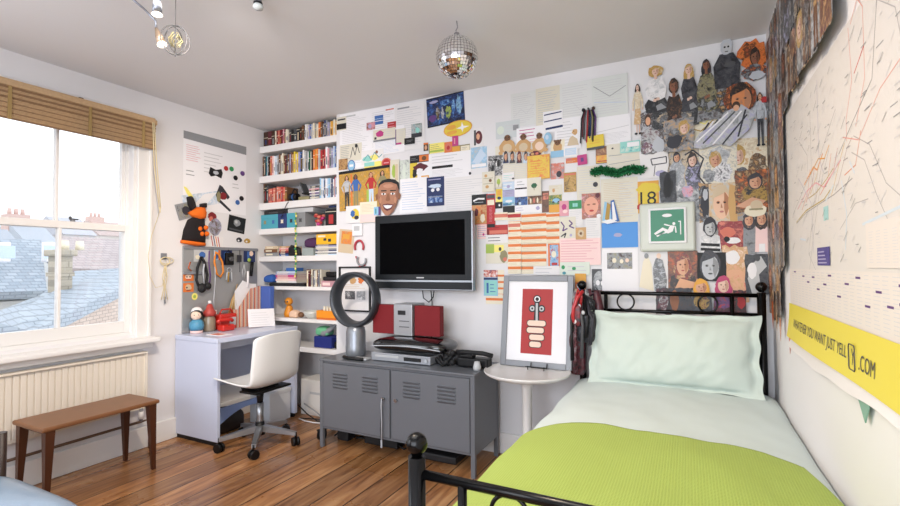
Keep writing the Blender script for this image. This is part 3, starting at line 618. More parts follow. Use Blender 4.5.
for i in range(10):
    t_ = i*2.4; m.tube([oc+Vector((.018*math.cos(t_), .018*math.sin(t_), -.03)), oc+Vector((.03*math.cos(t_+1), .03*math.sin(t_+1), 0)), oc+Vector((.014*math.cos(t_+2), .014*math.sin(t_+2), .032))], .002, 'khaki', 5)
m.tube([oc+Vector((0, 0, .06)), oc+Vector((0, 0, .21))], .0012, 'dgrey', 4).tube([oc+Vector((0, 0, -.075)), oc+Vector((0, 0, .06))], .002, 'dgrey', 4); m.build('core', o_)
gp = root('glass_spotlight', 'small glass halogen lamp on the ceiling left of the disco ball', 'ceiling light', (-1.757, 1.54, 2.47))
MB().cyl((-1.757, 1.54, 2.51), (-1.757, 1.54, 2.487), .016, .016, lm_grey).build('cap', gp)
MB().cyl((-1.757, 1.54, 2.487), (-1.757, 1.54, 2.478), .020, .020, blk).build('collar', gp)
MB().lathe([(.018, 0), (.024, -.008), (.022, -.02), (0, -.026)], (-1.757, 1.54, 2.478), mat('frosted_glass', 'b9c0c2', .15, spec=.8), 20).build('glass', gp)
# ================================================================== PAPERS ON THE WALLS
class Frame:
    def __init__(s, o, U, N, kind, X): s.o = Vector(o); s.U = Vector(U); s.V = Vector((0, 0, 1)); s.N = Vector(N); s.k = kind; s.X = X; s.placed = []
    def hit(s, px, py):
        p = (onY if s.k == 'y' else onX)(px, py, s.X)-s.o; return p.dot(s.U), p.z
    def at(s, u, v, d): return s.o+s.U*u+s.V*v+s.N*d
    def rect(s, x0, y0, x1, y1):
        ym, xm = (y0+y1)/2, (x0+x1)/2
        return s.hit(x0, ym)[0], s.hit(xm, y1)[1], s.hit(x1, ym)[0], s.hit(xm, y0)[1]
    def layer(s, a):
        L = 0
        for b, l in s.placed:
            if a[0] < b[2]-.002 and b[0] < a[2]-.002 and a[1] < b[3]-.002 and b[1] < a[3]-.002: L = max(L, l+1)
        s.placed.append((a, L)); return .0012+L*.0015
BW = Frame((0, YB, 0), (1, 0, 0), (0, -1, 0), 'y', YB)
LW = Frame((XL, 0, 0), (0, 1, 0), (1, 0, 0), 'x', XL)
RW = Frame((XR, 0, 0), (0, -1, 0), (-1, 0, 0), 'x', XR)
_T = {}
def text_mesh(t):
    if t in _T: return _T[t]
    cu = bpy.data.curves.new('t', 'FONT'); cu.body = t; cu.size = 1; cu.resolution_u = 3; o = bpy.data.objects.new('t', cu); COL.objects.link(o)
    dg = bpy.context.evaluated_depsgraph_get(); me = bpy.data.meshes.new_from_object(o.evaluated_get(dg))
    vs = [(v.co.x, v.co.y) for v in me.vertices]; fs = [list(p.vertices) for p in me.polygons]
    bpy.data.objects.remove(o); bpy.data.curves.remove(cu); bpy.data.meshes.remove(me)
    x0, x1 = min(v[0] for v in vs), max(v[0] for v in vs); y0, y1 = min(v[1] for v in vs), max(v[1] for v in vs)
    _T[t] = ([((a-x0)/(x1-x0), (b-y0)/(y1-y0)) for a, b in vs], fs, (x1-x0)/(y1-y0)); return _T[t]
def shape_pts(sh, rnd):
    k = sh[0]
    if k == 'r': _, a, b, c_, d_, m = sh; return [(a, b), (c_, b), (c_, d_), (a, d_)], m
    if k in 'eb':
        _, cx, cy, rx, ry, m = sh[:6]; j = sh[6] if len(sh) > 6 else (.12 if k == 'b' else 0); n = 18
        return [(cx+rx*(1+rnd.uniform(-j, j))*math.cos(2*PI*i/n), cy+ry*(1+rnd.uniform(-j, j))*math.sin(2*PI*i/n)) for i in range(n)], m
    if k == 'p': return list(sh[1]), sh[2]
def card(fr, box, base, shapes, label, rot=0, name='poster', cat='poster', group=None, cut=False, lift=0, seed=None, jag=0, uv=None, par=None):
    """one paper on a wall: base sheet plus what is printed on it; cut=True: a cut-out without a sheet"""
    u0, v0, u1, v1 = uv or fr.rect(*box); W_, H_ = u1-u0, v1-v0; d0 = fr.layer((u0, v0, u1, v1))+lift
    rnd = random.Random(seed if seed is not None else label); mb = MB(); cu_, cv_ = (u0+u1)/2, (v0+v1)/2; ca, sa = math.cos(math.radians(rot)), math.sin(math.radians(rot))
    def P3(p, d):
        a, b_ = (p[0]-.5)*W_, (p[1]-.5)*H_; return fr.at(cu_+a*ca-b_*sa, cv_+a*sa+b_*ca, d)
    th = .0007
    def solid(pts, d, m, t):
        mb.prism([P3(p, d) for p in pts], fr.N*t, m)
    if base is not None:
        if jag:
            pts = []
            for (a, b_), (c_, e_) in (((0, 0), (1, 0)), ((1, 0), (1, 1)), ((1, 1), (0, 1)), ((0, 1), (0, 0))):
                for i in range(6): f_ = i/6; pts.append((a+(c_-a)*f_+rnd.uniform(-jag, jag), b_+(e_-b_)*f_+rnd.uniform(-jag, jag)))
        else: pts = [(0, 0), (1, 0), (1, 1), (0, 1)]
        solid(pts, d0, base, th)
    top = d0+(th if base is not None else 0); n = 0; st_ = .00009 if len(shapes) < 40 else .000012 if len(shapes) < 200 else .000004
    for sh in shapes:
        k = sh[0]; n += 1; d = top+st_*n
        if k == 'l':
            _, a, b_, c_, e_, cnt, m = sh
            cnt = int(cnt*1.5+.5) if cnt > 3 else cnt
            for i in range(cnt):
                y = e_-(e_-b_)*(i+.5)/cnt; h = (e_-b_)/cnt*.11; x2 = a+(c_-a)*rnd.uniform(.6, 1)
                mb.add([P3(p, d) for p in ((a, y-h), (x2, y-h), (x2, y+h), (a, y+h))], [(0, 1, 2, 3)], m)
        elif k == 't':
            t, x, y, h, m = sh[1:6]; vs, fs, asp = text_mesh(t); w_ = sh[6] if len(sh) > 6 else asp*h*H_/W_
            mb.add([P3((x+a*w_, y+b_*h), d) for a, b_ in vs], fs, m)
        elif k == 'k':      # pen stroke through points
            _, pts, wd_, m = sh
            for (a, b_), (c_, e_) in zip(pts, pts[1:]):
                dx, dy = (c_-a)*W_, (e_-b_)*H_; l_ = math.hypot(dx, dy) or 1; nx, ny = -dy/l_*wd_/W_, dx/l_*wd_/H_
                mb.add([P3(p, d) for p in ((a-nx, b_-ny), (c_-nx, e_-ny), (c_+nx, e_+ny), (a+nx, b_+ny))], [(0, 1, 2, 3)], m)
        else:
            pts, m = shape_pts(sh, rnd)
            if cut: solid(pts, d0+.00012*n, m, th)
            else: mb.add([P3(p, d) for p in pts], [list(range(len(pts)))], m)
    if par is not None: return mb.build(name, par, fix=False)
    o = mb.build(name, fix=False); return tag(o, label, cat, group)
# ---- printed people, made of plain shapes
SK = dict(skin='skin_print', pale='pale_print', dskin='dskin_print')
def soft(name, a, b_, sc=26):
    m = photo(a+'+'+b_, sc) if False else None
for nm_, c_, am in (('skin_print', 'cf9c7c', .13), ('pale_print', 'dcb9a6', .12), ('dskin_print', '85563d', .2)): mat(nm_, c_, .4, noise_amt=am, scale=22)
HR = dict(dbrown='dbrown+black+brown', black='black+ink+dbrown', blonde='blonde+gold+beige', ginger='ginger+maroon+tan')
for k_, v_ in HR.items(): photo(v_, 40)
def face(cx, cy, rx, ry, skin, hair, look=0, lips='red', hs=1.35, beard=None):
    skin = SK.get(skin, skin) if isinstance(skin, str) else skin; hair = HR.get(hair, hair); sh_ = {'skin_print': 'b07a5c', 'pale_print': 'bf9681', 'dskin_print': '5e3827'}.get(skin if isinstance(skin, str) else 0, 'grey' if isinstance(skin, str) and skin in ('lgrey', 'silver') else 'b27a58')
    lp = {'red': '9c3b3a', 'pink': 'b8756e', 'dgrey': 'dgrey'}.get(lips, lips)
    S = [('b', cx, cy+ry*.18, rx*hs, ry*hs, hair, .09), ('e', cx, cy, rx, ry, skin), ('p', [(cx+rx*.35, cy+ry*.9), (cx+rx*.9, cy+ry*.4), (cx+rx*.97, cy-ry*.1), (cx+rx*.5, cy-ry*.85), (cx+rx*.3, cy-ry*.3)], sh_)]
    for s_ in (-1, 1):
        ex = cx+s_*rx*.40+look*rx*.15
        S += [('e', ex, cy+ry*.14, rx*.22, ry*.11, sh_), ('e', ex, cy+ry*.12, rx*.13, ry*.06, 'black')]
    S += [('p', [(cx-rx*.04, cy+ry*.08), (cx+rx*.14, cy-ry*.24), (cx-rx*.12, cy-ry*.24)], sh_), ('e', cx, cy-ry*.50, rx*.26, ry*.07, lp)]
    S += [('p', [(cx-rx*.95, cy+ry*.45), (cx-rx*.6, cy+ry*.95), (cx+rx*.1, cy+ry*1.1), (cx+rx*.7, cy+ry*.9), (cx+rx*.2, cy+ry*.72), (cx-rx*.5, cy+ry*.55)], hair)]
    return S
def portrait(skin, hair, top, lips='red', bg=None, cx=.5, cy=.6, r=.25, asp=1.3, look=0, long_=True, cy0=0):
    S = []; sk0, hr0 = skin, hair; skin = SK.get(skin, skin); hair = HR.get(hair, hair); top = CL.get(top, top)
    if bg: S.append(('r', 0, 0, 1, 1, bg))
    S += [('p', [(cx-.48, cy0), (cx-.40, cy-r*asp*1.1), (cx-.12, cy-r*asp*.75), (cx+.12, cy-r*asp*.75), (cx+.40, cy-r*asp*1.1), (cx+.48, cy0)], top)]
    if long_: S.append(('b', cx, cy-r*asp*.45, r*1.55, r*asp*1.25, hair, .08))
    S += [('r', cx-r*.38, cy-r*asp*1.25, cx+r*.38, cy-r*asp*.6, skin)]
    return S+face(cx, cy, r, r*asp, sk0, hr0, look, lips)
CL = dict(black='black+ink+dgrey', paper='white+paper+lgrey', lgrey='lgrey+silver+grey', ink='ink+black+dgrey', cream='cream+beige+ivory', beige='beige+tan+cream', dgrey='dgrey+black+grey', steel='steel+grey+dgrey', white='white+lgrey+paper', dbrown='dbrown+black+brown', purple='purple+maroon+black')
def half(skin, hair, top, bottom, r=.12, hw=.20, hx=.5, hy=.86, lean=0, curly=.08, asp=1.0, long_=True):
    sk, h_, t_, b_ = SK.get(skin, skin), HR.get(hair, hair), CL.get(top, top), CL.get(bottom, bottom); ry = r*asp*.55
    S = [('b', hx, hy-ry*(1.2 if long_ else -.1), hw, ry*(2.3 if long_ else 1.5), h_, curly)]
    S += [('p', [(.12, .04), (.95, .02), (.98, .16), (.80, .34), (.62, .42), (.34, .40), (.06, .20)], b_), ('p', [(.55, .06), (.9, .10), (.70, .20), (.5, .16)], 'grey' if b_ != 'dgrey' else 'black')]
    S += [('p', [(.24, .32), (.76, .32), (.80, .52), (.74, .70), (hx+.09, hy-ry*1.9), (hx-.09, hy-ry*1.9), (.24, .68), (.18, .50)], t_)]
    S += [('p', [(.24, .68), (.10, .50), (.16, .32), (.44, .24), (.46, .30), (.26, .38), (.24, .50), (.34, .62)], t_), ('p', [(.76, .68), (.92, .48), (.84, .30), (.60, .26), (.60, .32), (.76, .38), (.78, .50), (.68, .62)], t_)]
    S += [('k', [(.36, .62), (.40, .36)], .003, 'grey'), ('k', [(.62, .62), (.60, .38)], .003, 'grey'), ('b', .46, .27, .07, .03, sk), ('b', .58, .29, .07, .03, sk)]
    S += [('r', hx-r*.4, hy-ry*2.0, hx+r*.4, hy-ry*.5, sk)]
    return S+face(hx, hy, r, ry, skin, hair, 0, 'red', hs=1.18)
def figure(skin, hair, top, bottom, shoes='black', arms=0, skirt=False, cx=.5, wd=.18, stance=.1, long_=True):
    hy, hr = .90, .062; S = []; skin = SK.get(skin, skin); hair = HR.get(hair, hair); top = CL.get(top, top); bottom = CL.get(bottom, bottom)
    if long_: S.append(('b', cx, hy-.03, .17, .10, hair, .1))
    hip = .50
    if skirt: S += [('p', [(cx-.10, .02), (cx-.05, .02), (cx-.04, .3), (cx-.12, .3)], skin), ('p', [(cx+.05, .02), (cx+.12, .02), (cx+.12, .3), (cx+.04, .3)], skin), ('p', [(cx-wd*.7, .62), (cx+wd*.7, .62), (cx+wd*1.5, .20), (cx-wd*1.5, .20)], bottom)]
    else: S += [('p', [(cx-stance-.07, .02), (cx-stance+.04, .02), (cx-.0, hip-.05), (cx, hip+.03), (cx-wd*.95, hip+.03)], bottom), ('p', [(cx+stance-.04, .02), (cx+stance+.07, .02), (cx+wd*.95, hip+.03), (cx, hip+.03), (cx, hip-.05)], bottom)]
    S += [('e', cx-stance-.03, .02, .10, .022, shoes), ('e', cx+stance+.03, .02, .10, .022, shoes)]
    S += [('p', [(cx-wd*.9, hip), (cx+wd*.9, hip), (cx+wd*1.15, .80), (cx+.07, .84), (cx-.07, .84), (cx-wd*1.15, .80)], top)]
    a = arms
    for s_ in (-1, 1):
        out = (.16 if a == 0 else .26)
        S += [('p', [(cx+s_*wd*1.15, .80), (cx+s_*(wd+out), .64), (cx+s_*(wd+out*.5 if a else wd+out), .50), (cx+s_*(wd+out*.5-.09 if a else wd+out-.09), .50), (cx+s_*(wd+out-.11), .64), (cx+s_*wd*.8, .74)], top), ('e', cx+s_*(wd+out*.5-.04 if a else wd+out-.05), .49, .05, .02, skin)]
    S += [('r', cx-.04, .82, cx+.04, .87, skin), ('b', cx, hy+.012, .115, .072, hair, .08), ('e', cx, hy, .085, .058, skin), ('e', cx-.03, hy+.01, .014, .006, 'black'), ('e', cx+.03, hy+.01, .014, .006, 'black'), ('e', cx, hy-.03, .03, .007, 'dred')]
    return S
def lines(n=8, m='lgrey', a=.08, b_=.08, c_=.92, d_=.92): return ('l', a, b_, c_, d_, n, m)
R = lambda a, b_, c_, d_, m: ('r', a, b_, c_, d_, m)
Q = lambda cx, cy, rx, ry, m: ('e', cx, cy, rx, ry, m)
def B(box, base, shapes, label, **k): return card(BW, box, base, shapes, label, **k)
mat('paper', 'e4e1e0', .7); mat('paperw', 'eceaec', .7); mat('faint', 'cbcacc', .7); mat('faintblue', 'bcc8dc', .7); mat('sheet', 'd9dad8', .7)
# -- left part of the back wall, above and around the television
B((340, 112, 372, 168), 'paperw', [lines(18, 'faint'), R(.1, .93, .5, .96, 'lgrey')], 'tall pale sheet of faint print beside the upper shelves')
B((370, 107, 397, 150), 'paperw', [lines(12, 'faint'), R(.6, .9, .9, .93, 'salmon')], 'pale printed sheet under the ceiling above the blue striped card')
B((395, 103, 425, 150), 'paper', [lines(12, 'faint'), R(.1, .9, .5, .93, 'grey')], 'pale printed sheet under the ceiling, left of the blue night photo')
B((337, 117, 346.5, 130.5), 'ivory', [R(.1, .75, .9, .85, 'ink'), R(0, .08, 1, .5, 'black')], 'small white card with a black block high at the corner beside the top shelf', name='postcard', cat='card')
B((340, 144, 362, 161), 'ivory', [lines(5, 'grey', .05, .1, .5), ('k', [(.5, .2), (.6, .8), (.7, .3), (.8, .9), (.9, .4)], .003, 'ink'), R(.7, .75, .8, .95, 'black')], 'cream doodled note above the round blue badge', name='note', cat='note')
B((374, 127, 405, 154), 'paperw', [lines(6, 'faintblue', .05, .05, .95, .5)], 'pale blue printed sheet below the heart card')
B((375, 115.5, 383.5, 124.5), 'blue', [R(0, .35, 1, .42, 'white'), R(0, .6, 1, .65, 'lblue')], 'little blue striped card near the ceiling, left of the small red card', name='postcard', cat='card')
B((367, 122.5, 375.5, 130), 'brown+pink+dbrown', [Q(.4, .5, .2, .3, 'lav')], 'little brown and pink photo beside the blue striped card', name='photograph', cat='photo')
B((388, 122, 396.5, 128.5), 'red', [lines(2, 'pink')], 'little plain red card near the ceiling above the heart card', name='postcard', cat='card')
B((374, 129, 396, 141), 'ivory', [R(0, 0, 1, .15, 'steel'), ('b', .3, .62, .18, .26, 'magenta'), R(.05, .2, .15, .4, 'ink'), lines(3, 'faint', .5, .3, .95, .8)], 'white card with magenta heart and grey lower edge', name='postcard', cat='card')
B((396, 129, 406, 144.5), 'ivory', [R(0, 0, .6, .12, 'magenta'), R(0, 0, .08, 1, 'purple'), lines(4, 'faint', .2, .3)], 'ivory card edged magenta, beside the little black card', name='postcard', cat='card')
B((405, 138, 415.5, 144.5), 'black', [lines(2, 'grey', .2, .3, .8, .7)], 'little black card between the magenta edged card and the teal photo', name='postcard', cat='card')
B((412, 124, 422.5, 137.5), 'teal+lgrey+dgreen', [R(0, 0, 1, .3, 'ink'), ('b', .6, .5, .2, .2, 'lteal')], 'small teal photo with dark lower edge left of the blue night photo', name='photograph', cat='photo')
B((362, 150, 384, 164), 'paper', [('b', .3, .4, .25, .2, 'lteal'), ('b', .6, .45, .2, .2, 'lemon'), ('k', [(.1, .3), (.3, .7), (.45, .3), (.6, .8), (.8, .4), (.95, .6)], .003, 'teal'), Q(.7, .8, .06, .12, 'dskin')], 'scribbled teal and yellow cartoon card above the salmon disc', name='drawing', cat='drawing')
B((365, 162, 382, 170), 'lemon', [R(0, .5, .6, 1, 'lteal'), lines(3, 'amber', .1, .1, .9, .5)], 'pale yellow and aqua strip left of the salmon disc', name='postcard', cat='card')
B((382, 158, 392, 168), None, [Q(.5, .5, .5, .5, 'salmon'), Q(.5, .5, .38, .38, 'red'), R(.25, .45, .75, .55, 'pink')], 'round salmon red sticker above the yellow band poster', cut=True, name='sticker', cat='sticker')
B((348, 160, 355.5, 171.5), None, [Q(.5, .5, .5, .5, 'blue'), Q(.5, .5, .42, .42, 'sky'), R(.25, .4, .75, .6, 'white')], 'round blue badge pinned above the yellow band poster', cut=True, name='badge', cat='badge')
B((339, 159, 348, 170), 'brown+tan+dbrown', [], 'small brown photo left of the round blue badge', name='photograph', cat='photo')
B((391, 160, 400, 183), 'ivory', [('b', .4, .5, .2, .3, 'lime'), R(.55, .1, .85, .8, 'beige')], 'ivory card with green plant print, left of the black and yellow comic card', name='postcard', cat='card')
B((400, 160, 409.5, 182), 'lgrey+mint+grey', [R(.3, .1, .6, .8, 'mint')], 'grey green photo strip beside the comic card', name='photograph', cat='photo')
B((410, 155, 429, 162.5), 'black', [R(.5, .1, 1, .95, 'orange'), Q(.75, .5, .12, .3, 'brown'), lines(2, 'grey', .05, .3, .45, .7)], 'half black half orange strip above the comic card', name='postcard', cat='card')
B((410, 162.5, 429, 178.5), 'paperw', [R(0, 0, .4, 1, 'yellow'), ('b', .55, .7, .35, .22, 'maroon', .3), ('b', .5, .4, .2, .2, 'white', .25), R(.6, 0, 1, .15, 'amber'), ('b', .25, .35, .12, .3, 'black', .3)], 'yellow comic card with a dark burst, above the notebook page', name='postcard', cat='card')
B((400, 178, 428, 213), 'paperw', [lines(8, 'faintblue'), ], 'ruled white page right of the face mask', name='note', cat='note')
B((443, 176, 486, 212), 'paper', [lines(9, 'faint')], 'large pale letter above the right half of the television', name='letter', cat='letter')
B((427, 95, 464.5, 124.5), 'navy', [R(.02, .05, .98, .95, 'black+navy+blue'), ('b', .3, .45, .05, .25, 'khaki+dbrown+lgrey', .3), ('b', .42, .4, .04, .2, 'grey+lgrey+navy', .3), ('b', .58, .40, .07, .22, 'khaki+lime+navy', .3), ('b', .72, .5, .05, .25, 'sky+blue+navy', .3), ('b', .86, .55, .07, .3, 'blue+sky+navy', .3), ('b', .5, .75, .12, .1, 'sky+blue+navy', .3), R(0, 0, 1, .04, 'black'), R(0, .96, 1, 1, 'black'), ('b', .15, .3, .1, .12, 'purple'), ('b', .2, .85, .12, .05, 'lav')], 'dark blue night scene photo poster high under the ceiling', rot=3)
B((473, 128, 483.5, 147), 'paper', [Q(.55, .5, .35, .35, 'maroon'), ('b', .5, .55, .16, .16, 'skin'), R(.1, .1, .3, .9, 'dgrey')], 'white card with a dark red portrait right of the orange oval', name='photograph', cat='photo')
B((429, 143, 444.5, 153), 'lemon', [R(.05, .1, .95, .3, 'lime'), lines(3, 'khaki', .1, .35, .9, .9), R(0, 0, .05, 1, 'khaki')], 'greenish yellow ticket left of the orange red disc card', name='ticket', cat='ticket')
B((424, 143, 428.5, 151), 'dbrown', [Q(.5, .4, .3, .3, 'skin'), R(0, .8, 1, 1, 'orange')], 'tiny dark portrait print left of the greenish ticket', name='photograph', cat='photo')
B((452, 145, 470, 152.5), 'khaki', [R(.02, .1, .45, .9, 'amber'), R(.5, .15, .98, .85, 'cream'), lines(2, 'grey', .55, .3, .9, .7)], 'amber and cream ticket right of the orange red disc card', name='ticket', cat='ticket')
B((443.7, 120.5, 472.5, 136.5), None, [Q(.5, .5, .5, .5, 'amber'), Q(.5, .5, .46, .44, 'yellow'), ('b', .28, .65, .18, .14, 'amber'), ('b', .3, .32, .18, .12, 'amber'), ('p', [(.45, .5), (.62, .58), (.66, .85), (.70, .58), (.9, .5), (.70, .42), (.66, .2), (.62, .42)], 'white')], 'orange yellow oval sign with a white star below the blue night photo', cut=True, name='sign', cat='sign', rot=4)
B((452.5, 136, 458.5, 146), 'magenta', [R(.3, .2, .5, .8, 'pink')], 'small magenta tag hanging under the orange oval', name='tag', cat='tag')
B((444.5, 142, 452.5, 152.5), 'orange', [Q(.5, .5, .42, .42, 'salmon'), Q(.5, .45, .2, .2, 'red')], 'small orange red card with a disc beneath the orange oval', name='postcard', cat='card')
B((429, 152.5, 471, 178), 'paperw', [R(.08, .42, .58, .52, 'black'), lines(3, 'faint', .08, .6, .9, .95), lines(4, 'faint', .08, .05, .9, .36)], 'white letter with one thick black bar above the navy poster', name='letter', cat='letter')
B((471, 147, 487, 168), 'lblue+sky+lgrey', [('p', [(.1, .3), (.6, .9), (.95, .6), (.5, .2)], 'lblue'), R(.05, .05, .95, .2, 'paperw')], 'pale blue photo of a tent shape below the dark red portrait', name='photograph', cat='photo')
B((427, 177, 444.5, 206), 'navy', [R(.1, .12, .9, .35, 'navy+blue+lblue'), ('b', .5, .68, .35, .07, 'lblue', .25), Q(.35, .55, .1, .06, 'white'), Q(.65, .56, .1, .06, 'white'), R(.1, .9, .8, .93, 'lav'), R(.1, .3, .9, .33, 'grey')], 'navy poster with white strokes just above the television')
POST = []
ppl = [(.16, 'dbrown', 'lgrey', 'dgrey', 'skin'), (.34, 'black', 'blue', 'khaki', 'dskin'), (.64, 'ginger', 'red', 'lblue', 'skin'), (.86, 'dbrown', 'khaki', 'dgreen', 'skin')]
S_ = [R(0, 0, 1, 1, 'amber+gold+tan'), R(0, .93, 1, 1, 'black'), R(.55, .1, .62, .6, 'lime'), R(.24, .1, .27, .9, 'orange')]
for cx, hr, tp, bt, sk in ppl:
    for s_ in figure(sk, hr, tp, bt, arms=1):
        def tx(p): return (cx+(p[0]-.5)*.26, .04+p[1]*.86)
        if s_[0] == 'p': S_.append(('p', [tx(p) for p in s_[1]], s_[2]))
        elif s_[0] in 'eb': a_, b_ = tx((s_[1], s_[2])); S_.append((s_[0], a_, b_, s_[3]*.26, s_[4]*.86, s_[5]))
        elif s_[0] == 'r': a_, b_ = tx((s_[1], s_[2])); c_, e_ = tx((s_[3], s_[4])); S_.append(('r', a_, b_, c_, e_, s_[5]))
B((340, 168.5, 391, 209), 'amber', S_, 'yellow poster of four standing people left of the face mask', rot=1.5)
B((347, 206, 362, 223), 'paper', [('b', .6, .5, .28, .3, 'yellow'), ('b', .45, .55, .15, .2, 'blue'), ('b', .7, .3, .15, .12, 'ink')], 'white card with a yellow and blue cartoon below the four people poster', name='postcard', cat='card')
B((361, 202, 378, 222.5), 'cream', [R(.02, .02, .98, .4, 'lpink'), lines(4, 'beige', .1, .5, .9, .9)], 'cream and pink sheet left of the blue tag below the four people poster', name='note', cat='note')
B((375, 207, 381.5, 215.5), 'sky', [R(.7, 0, 1, 1, 'purple'), R(.2, .2, .4, .8, 'teal')], 'sky blue tag under the chin of the face mask', name='tag', cat='tag')
fm_ = [('p', [(.05, .42), (.0, .55), (.08, .62), (.10, .45)], 'dskin'), ('p', [(.95, .42), (1.0, .55), (.92, .64), (.90, .45)], 'dskin'),
 ('p', [(.10, .70), (.12, .86), (.25, .96), (.5, 1.0), (.75, .97), (.9, .88), (.93, .70), (.5, .6)], 'black'),
 ('p', [(.10, .50), (.10, .72), (.18, .84), (.35, .90), (.6, .90), (.82, .84), (.91, .70), (.91, .48), (.85, .28), (.72, .10), (.56, .01), (.42, .02), (.28, .14), (.16, .32)], 'a9765c'),
 ('p', [(.91, .70), (.91, .48), (.85, .28), (.72, .10), (.60, .03), (.74, .30), (.80, .5), (.80, .72), (.84, .82)], '8a5f4c'), ('p', [(.12, .58), (.16, .34), (.26, .2), (.22, .45)], '8a5f4c'), ('b', .5, .80, .2, .05, 'bd8a70', .1), R(.22, .66, .44, .69, 'black'), R(.58, .66, .80, .69, 'black'), Q(.33, .59, .09, .028, 'white'), Q(.69, .59, .09, .028, 'white'), Q(.33, .59, .035, .028, 'black'), Q(.69, .59, .035, .028, 'black'),
 ('p', [(.48, .60), (.42, .42), (.50, .39), (.60, .42), (.55, .60)], 'dskin'), ('p', [(.30, .30), (.5, .33), (.74, .30), (.66, .18), (.5, .13), (.38, .18)], 'maroon'), ('p', [(.34, .28), (.5, .29), (.70, .28), (.62, .21), (.5, .19), (.42, .21)], 'white'),
 Q(.22, .42, .05, .09, 'b98467'), Q(.80, .42, .05, .09, 'b98467')]
B((376.5, 179, 402, 216), None, fm_, 'cut out photo mask of a smiling man with short dark hair above the television', cut=True, name='face_mask', cat='mask', rot=-3)
B((339, 229.5, 354, 253), 'beige', [R(.15, .38, .85, .92, 'amber+orange+tan'), R(.25, .6, .7, .8, 'amber')], 'cream card with an orange square beside the shelves at thermostat height', name='artwork', cat='card', rot=-6)
o = B((341, 268, 370, 310), 'paper', [('b', .4, .72, .12, .09, 'tan', .3), ('b', .7, .72, .1, .08, 'orange', .3), R(.15, .25, .5, .45, 'grey+ink+lgrey'), R(.55, .25, .85, .45, 'lgrey+grey+white'), lines(3, 'beige', .1, .5, .9, .62)], 'black framed picture of small prints on the wall behind the ring fan', name='framed_picture', cat='picture')
fr_ = MB()
u0, v0, u1, v1 = BW.rect(341, 268, 370, 310)
for a in ((u0-.012, v0-.012, u0, v1+.012), (u1, v0-.012, u1+.012, v1+.012), (u0, v0-.012, u1, v0), (u0, v1, u1, v1+.012)): fr_.box(a[0], YB-.018, a[1], a[2], YB-.001, a[3], 'black', .002)
fr_.build('frame', o)
t = root('thermostat', 'small white thermostat with grey display left of the television', 'thermostat', BW.at(*BW.hit(358.5, 236), 0))
u0, v0, u1, v1 = BW.rect(353.7, 223.7, 363.3, 236)
MB().box(u0, YB-.022, v0, u1, YB-.001, v1, 'white', .004).build('case', t); MB().box(u0+.02, YB-.0235, v0+.04, u1-.02, YB-.022, v1-.02, 'lgrey').build('display', t)
t = root('horseshoe', 'pair of red and grey horseshoe ornaments hanging left of the television', 'ornament', BW.at(*BW.hit(361, 270), 0))
m = MB(); a, b_ = BW.hit(360, 247); rr = .042
m.tube([(a+rr*math.cos(x), YB-.012, b_+rr*1.2*math.sin(x)) for x in [PI*(-.15+1.3*i/14) for i in range(15)]], .009, mat('horseshoe_red', 'b33a46', .5), 8); m.build('red_horseshoe', t)
m = MB(); a, b_ = BW.hit(363, 260); m.tube([(a+rr*math.cos(x), YB-.02, b_-rr*math.sin(x)) for x in [PI*(-.1+1.3*i/14) for i in range(15)]], .008, 'grey', 8); m.tube([(a-.06, YB-.015, b_+.03), (a-.02, YB-.015, b_-.05), (a+.03, YB-.015, b_-.04)], .006, 'horseshoe_red', 6); m.build('grey_horseshoe', t)
# -- pale maps and upper middle
mp = ['sheet', 'ivory']
B((511, 92, 537, 126), 'sheet', [lines(9, 'faint'), ('k', [(.1, .3), (.4, .5), (.6, .35), (.9, .6)], .0015, 'faint')], 'leftmost of the four large pale map sheets under the ceiling', name='map_sheet', cat='map')
B((536, 87, 561, 125), 'ivory', [lines(9, 'lgrey'), ('k', [(.1, .7), (.5, .5), (.9, .8)], .0015, 'faint')], 'second from left of the four large pale map sheets under the ceiling', name='map_sheet', cat='map')
B((560, 82, 593, 122), 'sheet', [lines(9, 'faint'), ('k', [(.05, .5), (.3, .6), (.6, .3), (.95, .4)], .0015, 'faint')], 'third from left of the four large pale map sheets under the ceiling', name='map_sheet', cat='map')
B((592, 76, 628, 117), 'd3d6d2', [lines(9, 'faint'), ('k', [(.05, .8), (.5, .5), (.95, .7)], .002, 'grey'), ('k', [(.05, .4), (.95, .3)], .002, 'faintblue')], 'rightmost of the four large pale map sheets under the ceiling', name='map_sheet', cat='map')
B((595, 116, 631, 146), 'paperw', [('k', [(.0, .5), (.95, .62)], .002, 'faint'), lines(5, 'faint', .05, .1, .95, .45)], 'white sheet below the rightmost pale map, right of the hanging medals', name='note', cat='note')
B((555, 118, 581, 150), 'paperw', [lines(6, 'faint')], 'white sheet left of the hanging medals', name='note', cat='note')
B((543.5, 111, 563, 132), 'paperw', [('k', [(.05, .84), (.95, .9)], .004, 'navy'), ('k', [(.05, .52), (.95, .58)], .004, 'navy'), ('k', [(.0, .16), (1, .22)], .007, 'navy')], 'white page with three thick navy lines', name='note', cat='note')
B((496, 121, 520, 138), 'c9cfcf', [Q(.2, .5, .15, .25, 'mint'), lines(3, 'faint', .4, .3, .95, .8), R(.72, .4, .95, .7, 'grey')], 'pale grey green sheet left of the pink handwriting', name='note', cat='note')
B((517, 127, 546, 146), 'paperw', [('l', .1, .45, .85, .95, 3, 'magenta'), ('l', .45, .15, .85, .4, 2, 'pink')], 'white sheet of pink handwriting above the brown cut outs', name='note', cat='note')
B((496, 144, 545, 182), 'ivory', [lines(12, 'faint')], 'large ivory sheet behind the brown figures and passport photos', name='note', cat='note')
